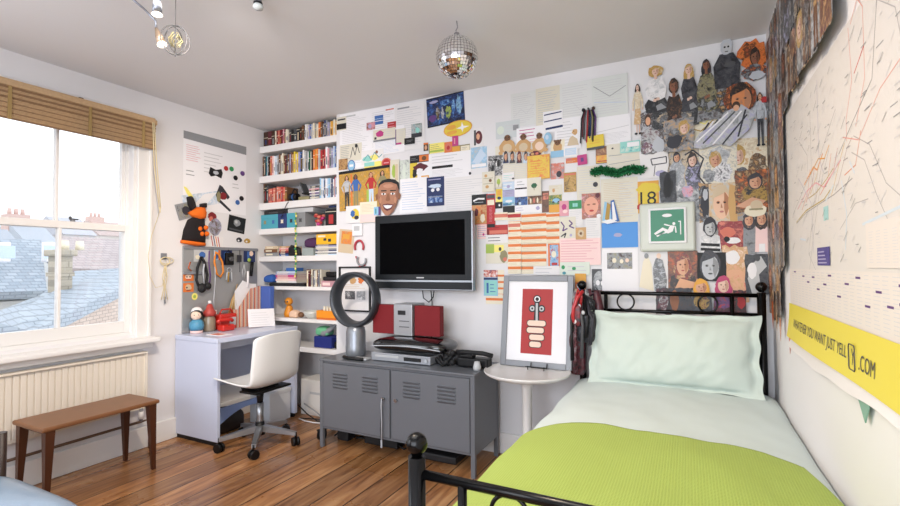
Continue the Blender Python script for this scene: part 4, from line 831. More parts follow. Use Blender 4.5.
for i, (x, y, s_) in enumerate(((508, 143, 9.5), (524, 142, 9), (540, 141, 9))):
    lab = ['leftmost', 'middle', 'rightmost'][i]
    B((x-s_, y-8, x+s_, y+13), None, [('b', .5, .38, .42, .38, 'tan', .08), ('b', .5, .84, .17, .15, 'brown', .1), Q(.5, .36, .24, .2, 'pale' if i == 2 else 'beige'), Q(.42, .86, .03, .03, 'black'), Q(.58, .86, .03, .03, 'black'), ('k', [(.25, .2), (.5, .3), (.75, .2)], .004, 'brown'), Q(.15, .15, .12, .09, 'tan'), Q(.85, .15, .12, .09, 'tan')], f'{lab} of the three brown round bodied cut out figures', cut=True, name='cutout', cat='cut-out', group='brown cut out figures')
B((489, 156, 503.5, 176), 'white+black+lgrey', [('b', .3, .3, .1, .2, 'black', .4), ('b', .7, .6, .1, .2, 'black', .4), ('b', .5, .8, .15, .06, 'black', .4)], 'black and white patterned print left of the passport photos', name='print', cat='print')
for i, (x0_, hr, tp) in enumerate(((503.5, 'black', 'navy'), (510, 'dbrown', 'dgrey'), (517, 'maroon', 'black'), (523.5, 'black', 'lblue'))):
    B((x0_, 152.5, x0_+6, 163.5), 'lgrey', portrait('skin', hr, tp, long_=i % 2 == 0), f"{['leftmost', 'second from left', 'third from left', 'rightmost'][i]} of the four passport photos beside the orange sheet", name='passport_photo', cat='photo', group='passport photos')
B((530, 151, 541, 157.5), None, [('b', .5, .5, .48, .45, 'maroon', .25), ('b', .3, .5, .15, .2, 'tan'), ('b', .7, .5, .15, .2, 'salmon')], 'small dark red cut out on top of the orange sheet', cut=True, name='cutout', cat='cut-out')
B((528, 155.5, 550.5, 179.5), 'amber', [R(.03, .03, .97, .97, 'amber+yellow+orange'), lines(4, 'orange', .15, .2, .85, .8)], 'plain glowing orange sheet in the middle of the wall', name='note', cat='note')
B((551, 140, 565, 157.5), 'cream', [('b', .5, .55, .33, .35, 'tan'), ('b', .5, .85, .22, .16, 'brown'), Q(.3, .95, .08, .06, 'brown'), Q(.7, .95, .08, .06, 'brown'), R(0, 0, 1, .38, 'sky'), Q(.42, .86, .03, .03, 'black'), Q(.58, .86, .03, .03, 'black')], 'brown bear card with a blue base below the navy lines', name='postcard', cat='card')
B((544.5, 133, 552.5, 145), None, [Q(.5, .5, .5, .5, 'sky'), Q(.4, .6, .2, .2, 'lblue')], 'round blue balloon cut out left of the bear card', cut=True, name='cutout', cat='cut-out')
B((566, 129, 579.5, 146.5), None, [('p', [(.1, .05), (.3, .5), (.5, .6), (.85, .4), (.95, .05)], 'beige'), ('b', .68, .8, .2, .17, 'tan'), Q(.6, .85, .04, .03, 'black')], 'pale tan animal cut out left of the medals', cut=True, name='cutout', cat='cut-out')
B((564, 146, 578, 157.5), 'paperw', [R(.1, .2, .9, .8, 'lblue'), lines(3, 'white', .2, .3, .8, .7)], 'white and pale blue card below the tan animal', name='postcard', cat='card')
B((566, 158, 578, 163), 'orange', [R(.0, .5, .5, 1, 'salmon'), lines(2, 'cream', .1, .1, .9, .5)], 'thin orange strip left of the magenta square', name='ticket', cat='ticket')
B((577.7, 155, 587.4, 165), 'magenta', [R(.35, .3, .65, .7, 'purple')], 'plain magenta square of paper', name='note', cat='note', rot=4)
B((596, 146.5, 611, 163.5), 'brown', [R(.02, .52, .98, .97, 'brown+dskin+tan'), R(.02, .03, .98, .48, 'orange+amber+yellow'), R(.1, .1, .9, .16, 'red')], 'card half brown and half orange under the yellow sign', name='postcard', cat='card')
B((551, 163, 564.5, 179), 'lgrey+salmon+grey', [R(.2, .8, .6, .95, 'salmon'), Q(.6, .3, .2, .2, 'ink')], 'grey street snapshot right of the glowing orange sheet', name='photograph', cat='photo')
B((564, 172.5, 576.5, 192), 'gold', [R(.05, .05, .95, .8, 'tan+gold+dbrown'), R(.05, .86, .95, .95, 'salmon')], 'small golden crowd photo above the green card', name='photograph', cat='photo')
B((577, 166, 600, 200), 'ivory', [lines(8, 'faint'), Q(.45, .5, .02, .01, 'grey')], 'pale ivory sheet left of the black dot', name='note', cat='note')
B((607, 143, 645, 172), 'ivory', [('k', [(.05, .6), (.4, .6)], .002, 'grey'), ('k', [(.05, .3), (.95, .38)], .0015, 'grey'), Q(.16, .85, .03, .03, 'ink'), lines(3, 'faint', .1, .42, .9, .55)], 'ivory ruled sheet above the green feather boa', name='note', cat='note')
B((620.5, 141.7, 640.5, 153), 'lteal', [R(.05, .1, .95, .6, 'teal+lteal+mint'), R(.35, .5, .95, .9, 'white')], 'shiny teal packet above the green feather boa', name='packet', cat='packet', lift=.004)
B((587, 136, 604.5, 148.5), 'yellow', [R(0, -.12, 1, .08, 'dgrey'), ('l', .15, .3, .85, .7, 2, 'amber')], 'bright yellow sign with a grey lower edge at the foot of the medals', name='sign', cat='sign', rot=3, lift=.01)
# medals
md_ = root('medal_bundle', 'bunch of dark ribbons and beads hanging from a hook above the yellow sign', 'ribbons', BW.at(*BW.hit(589, 143), 0))
m = MB(); cols = ['black', 'maroon', 'dgrey', 'grey', 'red', 'ink', 'navy', 'khaki', 'black', 'purple']
a0, t0 = BW.hit(589, 111); 
for i, cc in enumerate(cols):
    xx = a0-.042+.0095*i; bz = BW.hit(589, 143)[1]+.012*((i*7) % 4)
    q = MB(); q.tube([(xx*.6+a0*.4, YB-.018, t0), (xx, YB-.022-.003*(i % 3), t0-.05), (xx-.01+.003*(i % 2), YB-.02, bz)], .0048, cc, 6); q.build('ribbon', md_)
m.cyl((a0, YB, t0+.008), (a0, YB-.03, t0+.008), .006, .006, 'dgrey'); m.ball((a0-.03, YB-.02, t0+.005), .012, 'black', 10).ball((a0+.03, YB-.02, t0+.008), .011, 'dbrown', 10); m.build('hook', md_)
# green boa
bo = MB(); random.seed(8); bg_ = mat('boa_green', '1d6b3e', .9)
(ua, va), (ub, vb) = BW.hit(594, 173), BW.hit(642, 171)
for i in range(26):
    f_ = i/25; c_ = Vector((ua+(ub-ua)*f_, YB-.028, va+(vb-va)*f_+.008*math.sin(f_*9)))
    for k_ in range(34):
        dr = Vector((random.gauss(0, 1), random.gauss(0, .8), random.gauss(0, 1))).normalized(); l_ = random.uniform(.018, .034); sd = dr.orthogonal().normalized()*.0035
        if c_.y+dr.y*l_ > YB-.003: dr.y = -abs(dr.y)
        bo.add([c_-sd, c_+sd, c_+dr*l_+sd*1.5, c_+dr*l_-sd*1.5], [(0, 1, 2, 3)], bg_ if k_ % 3 else 'green')
tag(bo.build('feather_boa', fix=False), 'dark green feather boa pinned along the top of the white lists', 'boa')
B((593, 182, 598, 187), None, [Q(.5, .5, .5, .5, 'ink')], 'small round black dot sticker below the green feather boa', cut=True, name='sticker', cat='sticker')
# -- postcards field
def C(box, base, shapes, label, **k): return card(BW, box, base, shapes, label, name=k.pop('name', 'postcard'), cat=k.pop('cat', 'card'), **k)
C((483, 172, 495.5, 192), 'ivory', [Q(.3, .8, .12, .08, 'tan'), Q(.65, .55, .12, .08, 'brown'), Q(.4, .25, .14, .08, 'tan'), ('l', .1, .35, .9, .45, 1, 'khaki'), ('l', .1, .62, .9, .72, 1, 'khaki')], 'ivory card with rows of brown dots left of the plant card')
C((496, 178, 502.5, 188), 'ivory', [('b', .5, .6, .28, .3, 'lime'), R(.45, .1, .55, .4, 'khaki')], 'tiny card with one green plant')
C((503, 173, 515, 182), 'paper', [('l', .1, .2, .9, .8, 3, 'lteal'), Q(.9, .3, .1, .1, 'ink')], 'white card with aqua script above the purple grey card')
C((503, 182, 515, 190), 'lblue', [lines(2, 'white'), Q(.5, .4, .15, .2, 'lav')], 'pale lilac blue card between aqua script and purple grey card')
C((515, 179, 528, 197), 'paperw', [R(.05, .42, .95, .5, 'black'), ('l', .2, .6, .8, .9, 2, 'grey')], 'white card with one thin black bar above the dark blue photo')
C((528, 178, 542, 196), 'ivory', [('b', .5, .55, .2, .15, 'dgreen'), R(.48, .3, .52, .5, 'khaki')], 'ivory card with one small dark green tree')
C((496, 189, 502.5, 202), 'yellow', [R(0, 0, 1, .3, 'lemon'), R(.2, .5, .8, .9, 'amber'), Q(.5, .3, .3, .12, 'navy')], 'narrow yellow and amber card left of the purple grey card')
C((503, 190, 515, 197.5), 'lav', [lines(3, 'grey', .15, .2, .85, .8)], 'purple grey card of fine print above the sky photo')
C((503, 197, 514.8, 205.5), 'sky', [R(0, 0, 1, .3, 'blue+teal+lblue'), ('b', .5, .5, .3, .15, 'white')], 'bright blue sky photo above the plain dark card', name='photograph', cat='photo')
C((515, 197, 527.5, 205.5), 'navy+blue+black', [R(.3, .1, .5, .4, 'lblue')], 'dark blue evening photo right of the bright sky photo', name='photograph', cat='photo')
C((528, 196, 541.8, 205), 'tan+brown+dbrown', [Q(.2, .5, .06, .3, 'cream'), Q(.45, .5, .06, .3, 'salmon'), Q(.7, .5, .06, .3, 'cream')], 'brown group photo right of the dark evening photo', name='photograph', cat='photo')
C((542, 191, 549.3, 212.5), 'dbrown+brown+maroon', [R(.1, .6, .9, .9, 'tan+salmon+brown')], 'narrow dark brown photo left of the van card', name='photograph', cat='photo')
C((495, 202, 502.5, 208.5), 'black', [Q(.6, .5, .12, .2, 'white')], 'little black card right of the red vertical ticket')
C((503, 206, 514.8, 214), 'black', [R(.05, .1, .95, .15, 'dgrey')], 'plain dark card above the first orange ticket')
C((515, 204.8, 541.8, 212.5), 'paperw', [('l', .05, .2, .4, .8, 2, 'lav'), ('b', .86, .5, .07, .25, 'lav')], 'long white card with a lilac car')
C((549, 185, 562.5, 195.5), 'ivory', [Q(.35, .5, .1, .2, 'tan'), ('l', .1, .6, .9, .9, 2, 'beige')], 'ivory sketch card above the van card')
C((549, 195, 562, 212.5), 'lime+dgreen+yellow', [R(0, 0, 1, .45, 'amber'), ('b', .55, .68, .28, .12, 'sky'), Q(.35, .6, .08, .05, 'ink'), Q(.75, .6, .08, .05, 'ink')], 'green and yellow photo of a blue van', name='photograph', cat='photo')
C((559.6, 201, 569, 216), 'pink', [('b', .5, .6, .25, .2, 'magenta'), ('b', .6, .3, .25, .12, 'lpink')], 'pink card between van photo and green card')
C((569, 200.5, 581.5, 209.5), 'green', [R(.3, .3, .7, .7, 'lteal'), R(.48, 0, .5, 1, 'dgreen')], 'plain green card left of the close up portrait')
C((569, 209, 583, 226), 'paper', [lines(5, 'faint')], 'white card of fine print below the green card')
C((582, 193.4, 600.8, 219), 'pink', [R(0, 0, 1, 1, 'salmon+dskin+pink'), Q(.5, .5, .38, .36, 'e3a48c'), Q(.36, .56, .09, .03, 'dskin'), Q(.66, .57, .09, .03, 'dskin'), Q(.52, .32, .12, .04, 'red'), ('b', .85, .9, .12, .1, 'maroon'), Q(.9, .1, .12, .08, 'white')], 'close up portrait of a pink skinned face with closed eyes', name='photograph', cat='photo')
C((559.6, 217, 576, 240), 'ivory', [('k', [(.1, .8), (.3, .6), (.2, .4), (.5, .5)], .004, 'purple'), ('k', [(.6, .85), (.8, .7), (.6, .6), (.9, .5)], .004, 'purple'), ('k', [(.1, .15), (.4, .3), (.3, .1)], .004, 'ink'), Q(.7, .2, .08, .06, 'lav')], 'ivory card of purple doodles right of the orange tickets', name='drawing', cat='drawing')
C((560, 238, 601, 265), 'lpink', [('l', .03, .08, .97, .95, 6, 'pink')], 'wide pink lined letter right of the orange tickets', name='letter', cat='letter')
C((586, 218, 601, 238), 'paper', [lines(5, 'faint')], 'white sheet below the close up portrait', name='note', cat='note')
C((576, 227.5, 586.5, 239.6), 'tan', [('b', .5, .5, .3, .3, 'beige'), Q(.5, .5, .12, .12, 'brown')], 'small square tan card above the pink letter')
C((559, 262, 590, 275), 'mint', [Q(.15, .6, .06, .16, 'green'), Q(.5, .5, .06, .16, 'green'), Q(.18, .15, .06, .12, 'teal'), lines(2, 'faint', .3, .2, .9, .8)], 'pale green strip with green dots above the framed print', name='note', cat='note')
C((575.5, 273.5, 586.5, 301), 'orange', [R(0, .7, 1, 1, 'amber'), ('b', .5, .55, .35, .14, 'white'), ('b', .5, .3, .4, .16, 'blue'), R(0, 0, 1, .1, 'sky'), ('b', .3, .6, .12, .08, 'maroon')], 'orange and blue comic card beside the left bedpost')
C((592, 269, 608.5, 292), 'dgrey', [Q(.5, .45, .42, .48, 'lgrey+grey+black'), Q(.36, .4, .12, .12, 'white'), Q(.66, .38, .12, .12, 'white'), R(0, 0, 1, .08, 'maroon')], 'black and white arched print behind the left end of the headboard', name='print', cat='print')
C((601, 178, 638, 222.5), 'ivory', [lines(14, 'beige'), ('l', .5, .1, .95, .9, 9, 'faint')], 'large white typed list under the green feather boa', name='letter', cat='letter')
C((601.8, 222.4, 638, 247.5), '4f92d8', [('b', .45, .5, .12, .08, 'lav')], 'plain bright blue sheet left of the green framed sign', name='note', cat='note')
C((602, 248.5, 638.5, 291), 'paperw', [R(.15, .52, .84, .9, 'khaki+grey+dbrown'), Q(.35, .72, .06, .06, 'cream'), Q(.55, .7, .05, .05, 'cream'), Q(.7, .72, .05, .05, 'pale')], 'white sheet with a small dull group photo below the blue sheet', name='photograph', cat='photo')
C((602.5, 200, 619.5, 224), None, [('p', [(.0, .15), (.15, .95), (.45, .85), (.6, .1)], 'sky'), ('p', [(.5, .95), (.7, 1.0), (1.0, .1), (.55, .0)], 'blue'), ('p', [(.15, .2), (.3, .9), (.5, .8), (.4, .12)], 'gold'), ('p', [(.58, .9), (.68, .9), (.85, .15), (.6, .12)], 'white'), ('p', [(-.1, .12), (.3, .0), (.9, .08), (.5, .2)], 'white')], 'folded blue gold and white glossy flyer above the blue sheet', name='flyer', cat='flyer', cut=True, lift=.008)
# right of the television
C((477, 224, 488, 239), 'lpink', [('l', .1, .1, .9, .9, 4, 'lav'), Q(.6, .3, .1, .08, 'magenta')], 'pale pink card with tiny script just right of the television')
C((472, 204, 487.5, 224.5), 'salmon', [R(.04, .04, .96, .96, 'orange+tan+ginger'), ('b', .7, .3, .15, .2, 'cream'), ('b', .3, .6, .12, .2, 'maroon')], 'orange street art photo right of the television top', name='photograph', cat='photo')
C((472, 194.5, 488, 205), 'black', [('k', [(.1, .4), (.4, .6), (.8, .55)], .006, 'white'), ('l', .15, .15, .9, .35, 1, 'lgrey')], 'black card with white script above the orange street art photo')
C((487, 225, 508, 234.7), 'red', [R(.03, .1, .97, .45, 'salmon'), ('l', .1, .55, .9, .9, 1, 'dred'), R(0, 0, .12, 1, 'dred')], 'red horizontal ticket below the red vertical ticket', name='ticket', cat='ticket')
C((487, 194, 495.5, 229), 'red', [R(.05, .87, .95, .97, 'dgrey'), R(.1, .68, .9, .83, 'cream'), R(.05, .04, .95, .14, 'black'), ('l', .3, .2, .7, .62, 7, 'pink')], 'tall red vertical ticket with black ends right of the television', name='ticket', cat='ticket')
C((486, 243, 510, 263.5), 'ivory', [R(0, .5, .35, .95, 'lime'), R(.35, .55, .75, .9, 'lemon'), ('b', .75, .35, .16, .3, 'khaki'), Q(.8, .2, .08, .1, 'salmon'), Q(.6, .7, .06, .1, 'ink')], 'green and yellow illustrated card left of the orange tickets')
C((486, 234.5, 508, 243), 'paper', [('l', .1, .1, .9, .8, 2, 'ink')], 'white card between the red ticket and the green illustrated card')
C((498, 270, 504.5, 303.5), 'cream', [R(0, i*.19+.04, 1, i*.19+.10, 'orange') for i in range(5)], 'narrow orange banded ticket strip behind the blue booklet', name='ticket', cat='ticket')
C((486, 294, 503, 304), 'cream', [R(0, .35, 1, .6, 'orange')], 'orange banded ticket below the blue booklet', name='ticket', cat='ticket')
C((484, 270, 498, 295.8), 'sky', [R(.06, .04, .94, .60, 'lteal'), R(0, .62, 1, .70, 'navy'), R(.0, .72, 1, 1, 'navy+salmon+white'), R(.2, .1, .35, .5, 'blue'), lines(3, 'blue', .45, .1, .85, .5)], 'blue booklet with red photo header right of the television', name='booklet', cat='booklet')
for i, (x_, y_) in enumerate(((469, 172), (505, 303))):
    B((x_, y_, x_+2.5, y_+3), None, [Q(.5, .5, .5, .5, 'ink')], ['tiny black dot sticker on the pale letter above the television', 'tiny black dot sticker under the ticket strip by the framed print'][i], cut=True, name='sticker', cat='sticker')
# orange tickets
cols = [(508.5, 521.5), (521.5, 546.5), (546.5, 559.8)]
k_ = 0
for r_ in range(8):
    for c_, (xa, xb) in enumerate(cols):
        y = 213.5+r_*7.5
        if c_ == 2 and r_ > 3: continue
        if c_ == 0 and r_ == 0: continue
        rw_ = ['top', 'second', 'third', 'fourth', 'fifth', 'sixth', 'seventh', 'bottom'][r_]
        card(BW, (xa, y, xb, y+7.8), 'cream', [R(.0, .58, 1, .93, 'orange'), ('l', .05, .1, .9, .5, 2, 'beige')], f"cream ticket with an orange band, {rw_} row, {['left', 'middle', 'right'][c_]} column of the ticket block", name='ticket', cat='ticket', group='orange banded tickets', rot=.6)
for i, (xa, ya, xb, cc) in enumerate(((495, 212.5, 508, 'salmon'), (508, 212.5, 521, 'red'), (508.5, 222, 520.5, 'salmon'))):
    card(BW, (xa, ya, xb, ya+7.8), 'cream', [R(0, .35, 1, .8, cc), ('l', .1, .05, .9, .25, 1, 'beige')], ['cream ticket with a pink red band, first at the top left of the ticket block', 'cream ticket with a red band, second along the top of the ticket block', 'cream ticket with a salmon band right of the red horizontal ticket'][i], name='ticket', cat='ticket')
C((548.6, 243.5, 560, 267.5), 'orange', [R(.15, .06, .9, .94, 'blue+sky+red'), Q(.5, .55, .2, .14, 'cream'), R(.3, .1, .8, .2, 'red')], 'small blue and red photo in an orange border, lower right of the tickets', name='photograph', cat='photo')
C((534, 266, 560, 275), 'paper', [lines(2, 'faint')], 'white slip under the ticket block behind the framed print', name='note', cat='note')
# -- magazine cut-outs right of the boa
def M_(box, shapes, label, base=None, jag=.03, **k): return card(BW, box, base, shapes, label, cut=base is None, name='magazine_cutout', cat='cut-out', jag=jag if base else 0, group='magazine pictures on the back wall', **k)
M_((676, 112, 718, 145), [('k', [(.1, .2), (.4, .5), (.6, .4), (.9, .7)], .003, 'gold'), ('k', [(.4, .8), (.7, .6), (.9, .9)], .003, 'lemon')], 'torn yellow cream page behind the striped reclining figure', base='cream')
M_((725, 138, 769, 182), [*face(.3, .6, .13, .18, 'pale', 'blonde'), ('b', .75, .35, .22, .25, 'tan+dbrown+beige', .2), ('b', .35, .2, .25, .15, 'grey+ink+lgrey', .2)], 'large torn pale peach page right of the striped reclining figure', base='tan+cream+beige')
M_((665, 150, 706, 202), [('b', .3, .5, .2, .4, 'silver+grey+white', .2), ('b', .7, .45, .2, .33, 'silver+ink+lav', .2), *face(.68, .78, .09, .11, 'pale', 'dbrown'), *face(.3, .86, .07, .08, 'skin', 'black'), ('b', .55, .2, .14, .12, 'maroon+pink+lav', .2), ('k', [(.5, .9), (.7, .98), (.95, .8), (.8, .5), (.98, .3)], .004, 'ink')], 'torn page of silvery draped figures above the framed green sign', base='grey+beige+dgrey')
M_((700, 145, 737, 185), [('b', .5, .7, .3, .25, 'white+lgrey+grey', .2), *face(.42, .62, .13, .16, 'skin', 'blonde'), ('b', .6, .3, .25, .25, 'grey+white+ink', .2), ('b', .25, .25, .18, .16, 'ink+grey+lgrey', .2)], 'torn grey and white feathery picture right of the silvery figures', base='lgrey+cream+grey')
M_((640, 148, 668, 178), [('k', [(.4, .62), (.95, .66), (.95, .45), (.45, .42), (.4, .62)], .003, 'ink'), ('k', [(.55, .4), (.5, .05)], .002, 'ink'), ('b', .75, .12, .2, .1, 'lav')], 'white page with a black outlined speech box left of the silvery figures', base='paper')
M_((630, 83.4, 646, 135), figure('pale', 'dbrown', 'cream', 'beige', 'black', skirt=True), 'cut out of a thin woman in a cream dress and black boots')
M_((641, 112, 666, 154), [('b', .3, .8, .14, .15, 'dbrown'), Q(.3, .78, .1, .1, 'skin'), ('b', .7, .7, .14, .14, 'tan'), Q(.7, .68, .1, .1, 'pale'), ('b', .4, .4, .3, .25, 'dgrey+lgrey+maroon', .2), ('b', .7, .2, .25, .18, 'silver', .2), ('b', .25, .15, .2, .14, 'lav+maroon+white', .2)], 'cluttered group picture below the curly haired woman', base='grey+dbrown+silver')
M_((652, 108, 700, 128), [('b', .5, .5, .4, .35, 'grey+dgrey+beige', .2)], 'dark scrap of a picture behind the feet of the upper people', base='dgrey+black+grey')
M_((697, 84, 742, 120), [('b', .5, .5, .3, .3, 'grey+black+tan', .2)], 'grey brown scrap between the patterned dress and the glowing face', base='dbrown+grey+black')
M_((643, 64, 669, 115), half('pale', 'blonde', 'paper', 'ink', r=.13, hw=.30, curly=.14, asp=1.05, hy=.83, long_=False), 'cut out of a curly blonde person in a white shirt')
M_((679, 63, 699, 114), half('pale', 'blonde', 'black', 'black', r=.17, hw=.26, asp=.95, hy=.84), 'cut out of a blonde person in a black jacket')
M_((664.5, 79, 684, 133), half('dskin', 'dbrown', 'dbrown', 'dbrown+black+brown', r=.20, hw=.26, asp=.9, hy=.84, long_=False), 'dark brown cut out of a person with tied back hair')
M_((695, 59, 718, 113), [('b', .5, .30, .44, .30, 'dgrey+khaki+black', .12)]+half('dskin', 'black', 'dgrey+khaki+black', 'khaki+black+grey', r=.14, hw=.22, asp=1.05, hy=.86), 'cut out of a dark haired woman in a patterned grey dress')
M_((738, 41, 768.5, 82), [('b', .5, .65, .48, .34, 'ginger+orange+dbrown', .2), ('b', .35, .75, .2, .2, 'orange+dbrown+ginger', .3), *face(.55, .56, .13, .17, 'dskin', 'dbrown', hs=1.3), ('b', .55, .2, .4, .2, 'orange+ink+grey', .2), ('b', .6, .12, .25, .1, 'silver', .2)], 'big burst of orange hair around a dark face under the ceiling')
M_((713, 39, 740, 89), [('b', .5, .32, .47, .33, 'black', .1), ('p', [(.05, .0), (.95, .0), (1.0, .45), (.75, .68), (.25, .68), (.0, .45)], 'black+ink+dgrey'), ('b', .5, .82, .22, .17, 'silver', .08), Q(.5, .79, .14, .11, 'lgrey'), Q(.44, .81, .04, .02, 'black'), Q(.57, .81, .04, .02, 'black'), R(.44, .71, .56, .725, 'black'), ('b', .62, .45, .2, .06, 'dgrey', .2)], 'cut out of a grey haired figure in bulky black clothes')
M_((724, 82, 755, 116), [('b', .5, .5, .5, .48, 'orange+dbrown+ginger', .1)]+face(.55, .42, .32, .38, mat('glow_skin', 'cf8350', .4, noise_amt=.25, scale=20), 'dbrown', hs=1.15), 'close up face glowing orange with dark hair, under the black clothed figure')
M_((750.5, 93, 769, 147), figure('skin', 'dbrown', 'lgrey', 'black')+[('b', .75, .84, .2, .06, 'red')], 'cut out of a person in a grey top and black trousers at the room corner')
M_((690, 106, 755, 149), [('p', [(.0, .1), (.15, .4), (.45, .62), (.55, .82), (.8, .95), (1.0, .7), (.9, .35), (.62, .02), (.4, .12), (.2, .02)], 'grey+lgrey+lav')]+[('k', [(.06+.085*i, .12+.05*(i % 3)), (.30+.07*i, .62+.025*i)], .0045, ['ink', 'white', 'dgrey', 'lgrey'][i % 4]) for i in range(9)]+[ ('k', [(.1, .2), (.6, .8)], .004, 'white'), ('k', [(.2, .15), (.7, .8)], .004, 'dgrey'), ('k', [(.35, .1), (.8, .8)], .004, 'white'), ('k', [(.5, .08), (.88, .7)], .004, 'ink'), Q(.72, .93, .06, .1, 'dbrown'), Q(.72, .88, .045, .07, 'skin')], 'large reclining figure in grey striped clothes in the middle of the pictures')
M_((712, 205, 770, 252), [('b', .3, .5, .2, .3, 'grey+tan+lgrey', .2)], 'torn beige and grey page behind the red picture and the two corner people', base='beige+grey+tan')
M_((664, 190, 712, 222), [('b', .3, .5, .2, .3, 'grey+lgrey+ink', .2)], 'torn dark grey page right of the framed green sign', base='dgrey+grey+lgrey')
M_((664, 120, 694, 152), [('b', .4, .4, .3, .3, 'grey+dgrey+tan', .2), *face(.68, .68, .13, .17, 'pale', 'blonde'), ('b', .35, .3, .25, .2, 'ink', .2)], 'torn brown grey page left of the yellow page', base='tan+grey+dbrown')
M_((660, 172, 676, 202), [('b', .5, .5, .3, .4, 'black', .2)], 'dark grey forest picture just above the framed green sign', base='dgrey+black+ink')
M_((637.8, 181, 659, 213), [R(0, 0, 1, 1, 'amber'), ('b', .5, .75, .55, .2, 'yellow', .1), ('b', .5, .2, .55, .14, 'red', .1), ('b', .5, .45, .45, .25, 'yellow', .1), ('t', '18', .12, .25, .42, 'black', .75)], 'yellow and orange flame print with the number 18', base='yellow', jag=0)
M_((699, 183, 712, 222), [('b', .5, .5, .4, .4, 'ink', .2), ('b', .5, .7, .2, .15, 'silver')], 'narrow dark blue grey picture left of the big pale blonde face', base='grey+ink+tan')
M_((709, 183, 737, 224), [R(0, 0, 1, 1, 'blonde+beige+lgrey')]+face(.45, .48, .30, .36, 'e6bda0', 'beige', hs=1.18, lips='pink')+[('p', [(.75, .0), (.68, .5), (.75, .95), (1, .9), (1, .0)], 'blonde')], 'big pale close up of a blonde woman', base='beige', jag=.02)
M_((735, 170, 769, 212), [('b', .6, .40, .38, .25, 'black+gold+dbrown', .2), ('p', [(.0, .15), (.5, .35), (.9, .25), (.6, .05)], 'skin_print'), *face(.6, .70, .17, .15, 'skin', 'black')], 'picture of a reclining dark haired person beside the room corner', base='tan+dbrown+orange')
M_((718, 221, 743, 249), [('b', .4, .6, .3, .2, 'salmon', .15), ('b', .6, .3, .3, .12, 'white', .1), ('b', .35, .35, .12, .1, 'black')], 'bright red picture right of the striped shirt person', base='red+dred+salmon')
M_((742, 212, 756, 254), portrait('skin', 'black', 'steel', r=.3, cy=.8, asp=.45), 'cut out of a dark haired person in a grey shirt left of the corner')
M_((754, 211, 769, 252), portrait('skin', 'dbrown', 'lpink', r=.3, cy=.8, asp=.5)+[R(.3, .0, .7, .2, 'white')], 'cut out of a person in a pale pink top touching the room corner')
M_((744, 198, 769, 219), [('b', .45, .4, .45, .3, 'cream', .06), ('b', .5, .65, .25, .25, 'beige', .05), R(.2, .42, .75, .5, 'khaki')], 'cut out pale straw hat near the room corner')
M_((698.5, 216, 722, 260), portrait('lgrey', 'ink', 'white', lips='dgrey', r=.22, cy=.72, asp=.75, long_=False)+[('k', [(.1, .36), (.9, .33)], .008, 'black'), ('k', [(.08, .25), (.92, .22)], .008, 'black'), ('k', [(.06, .14), (.94, .11)], .008, 'black')], 'black and white cut out of a person in a striped shirt')
M_((722, 246, 748, 302), [('b', .4, .8, .3, .12, 'white', .1), ('b', .5, .45, .4, .14, 'skin', .1), ('p', [(.1, .0), (.2, .4), (.6, .5), (.95, .3), (1, 0)], 'salmon+skin+tan')], 'picture of bare skin and white cloth left of the bent black and white dancer', base='skin+tan+pale')
M_((639, 252, 667, 291), [('p', [(.0, .1), (.15, .75), (.3, .95), (.45, .7), (.52, .0)], 'cream'), Q(.28, .9, .08, .07, 'grey'), ('p', [(.55, .0), (.5, .6), (.62, .85), (.85, .8), (1, .3), (.95, .0)], 'silver+dgrey+lgrey'), Q(.72, .9, .08, .07, 'pale')], 'black and white cut out of a couple, one in a long white dress')
M_((668, 251, 698, 290), portrait('skin', 'ginger', 'dbrown', bg='maroon+brown+ginger', r=.2, cy=.62, asp=1.2)+[('p', [(.2, .0), (.4, .3), (.9, .2), (1, .35), (1, .1), (.5, .0)], 'skin')], 'portrait of a long auburn haired woman below the framed green sign', base='brown', jag=.02)
M_((697.5, 252.5, 726, 281), [R(0, 0, 1, 1, 'black')]+face(.45, .48, .30, .44, 'silver', 'black', lips='dgrey', hs=1.2), 'black and white close up face above the yellow haired dancer', base='black', jag=.02)
M_((745, 254, 768, 295), [('p', [(.3, .0), (.1, .4), (.4, .8), (.7, .95), (.95, .7), (.6, .5), (.7, .0)], 'lgrey'), ('b', .3, .6, .2, .2, 'white', .1), Q(.55, .9, .12, .08, 'dgrey')], 'black and white picture of a bent dancer beside the room corner', base='black+dgrey+ink')
M_((690, 278, 713, 312), portrait('skin', 'amber', 'black', r=.24, cy=.72, asp=.7)+[('b', .5, .3, .35, .2, 'black+gold+maroon', .1)], 'cut out of a yellow haired dancer behind the headboard')
M_((712, 275, 735, 313), portrait('pale', 'b5446e', 'purple', r=.24, cy=.72, asp=.75)+[('b', .5, .3, .4, .18, 'maroon+purple+red', .1)], 'cut out of a pink haired woman behind the headboard')
M_((656, 288, 671, 314), [('b', .5, .5, .3, .4, 'dgrey+maroon+lgrey', .2)], 'narrow dark picture behind the headboard left of the black one', base='maroon+black+dbrown')
M_((670, 288, 692, 313), [('b', .2, .5, .2, .4, 'dskin', .15)], 'black picture with dark red corner behind the headboard', base='black+ink+dbrown')
M_((733, 290, 746, 313), [('b', .6, .5, .3, .3, 'red', .2)], 'dark red scrap behind the right end of the headboard', base='maroon+black+dred')
M_((768.5, 38, 771.5, 300), [], 'x', base='dbrown') if False else None
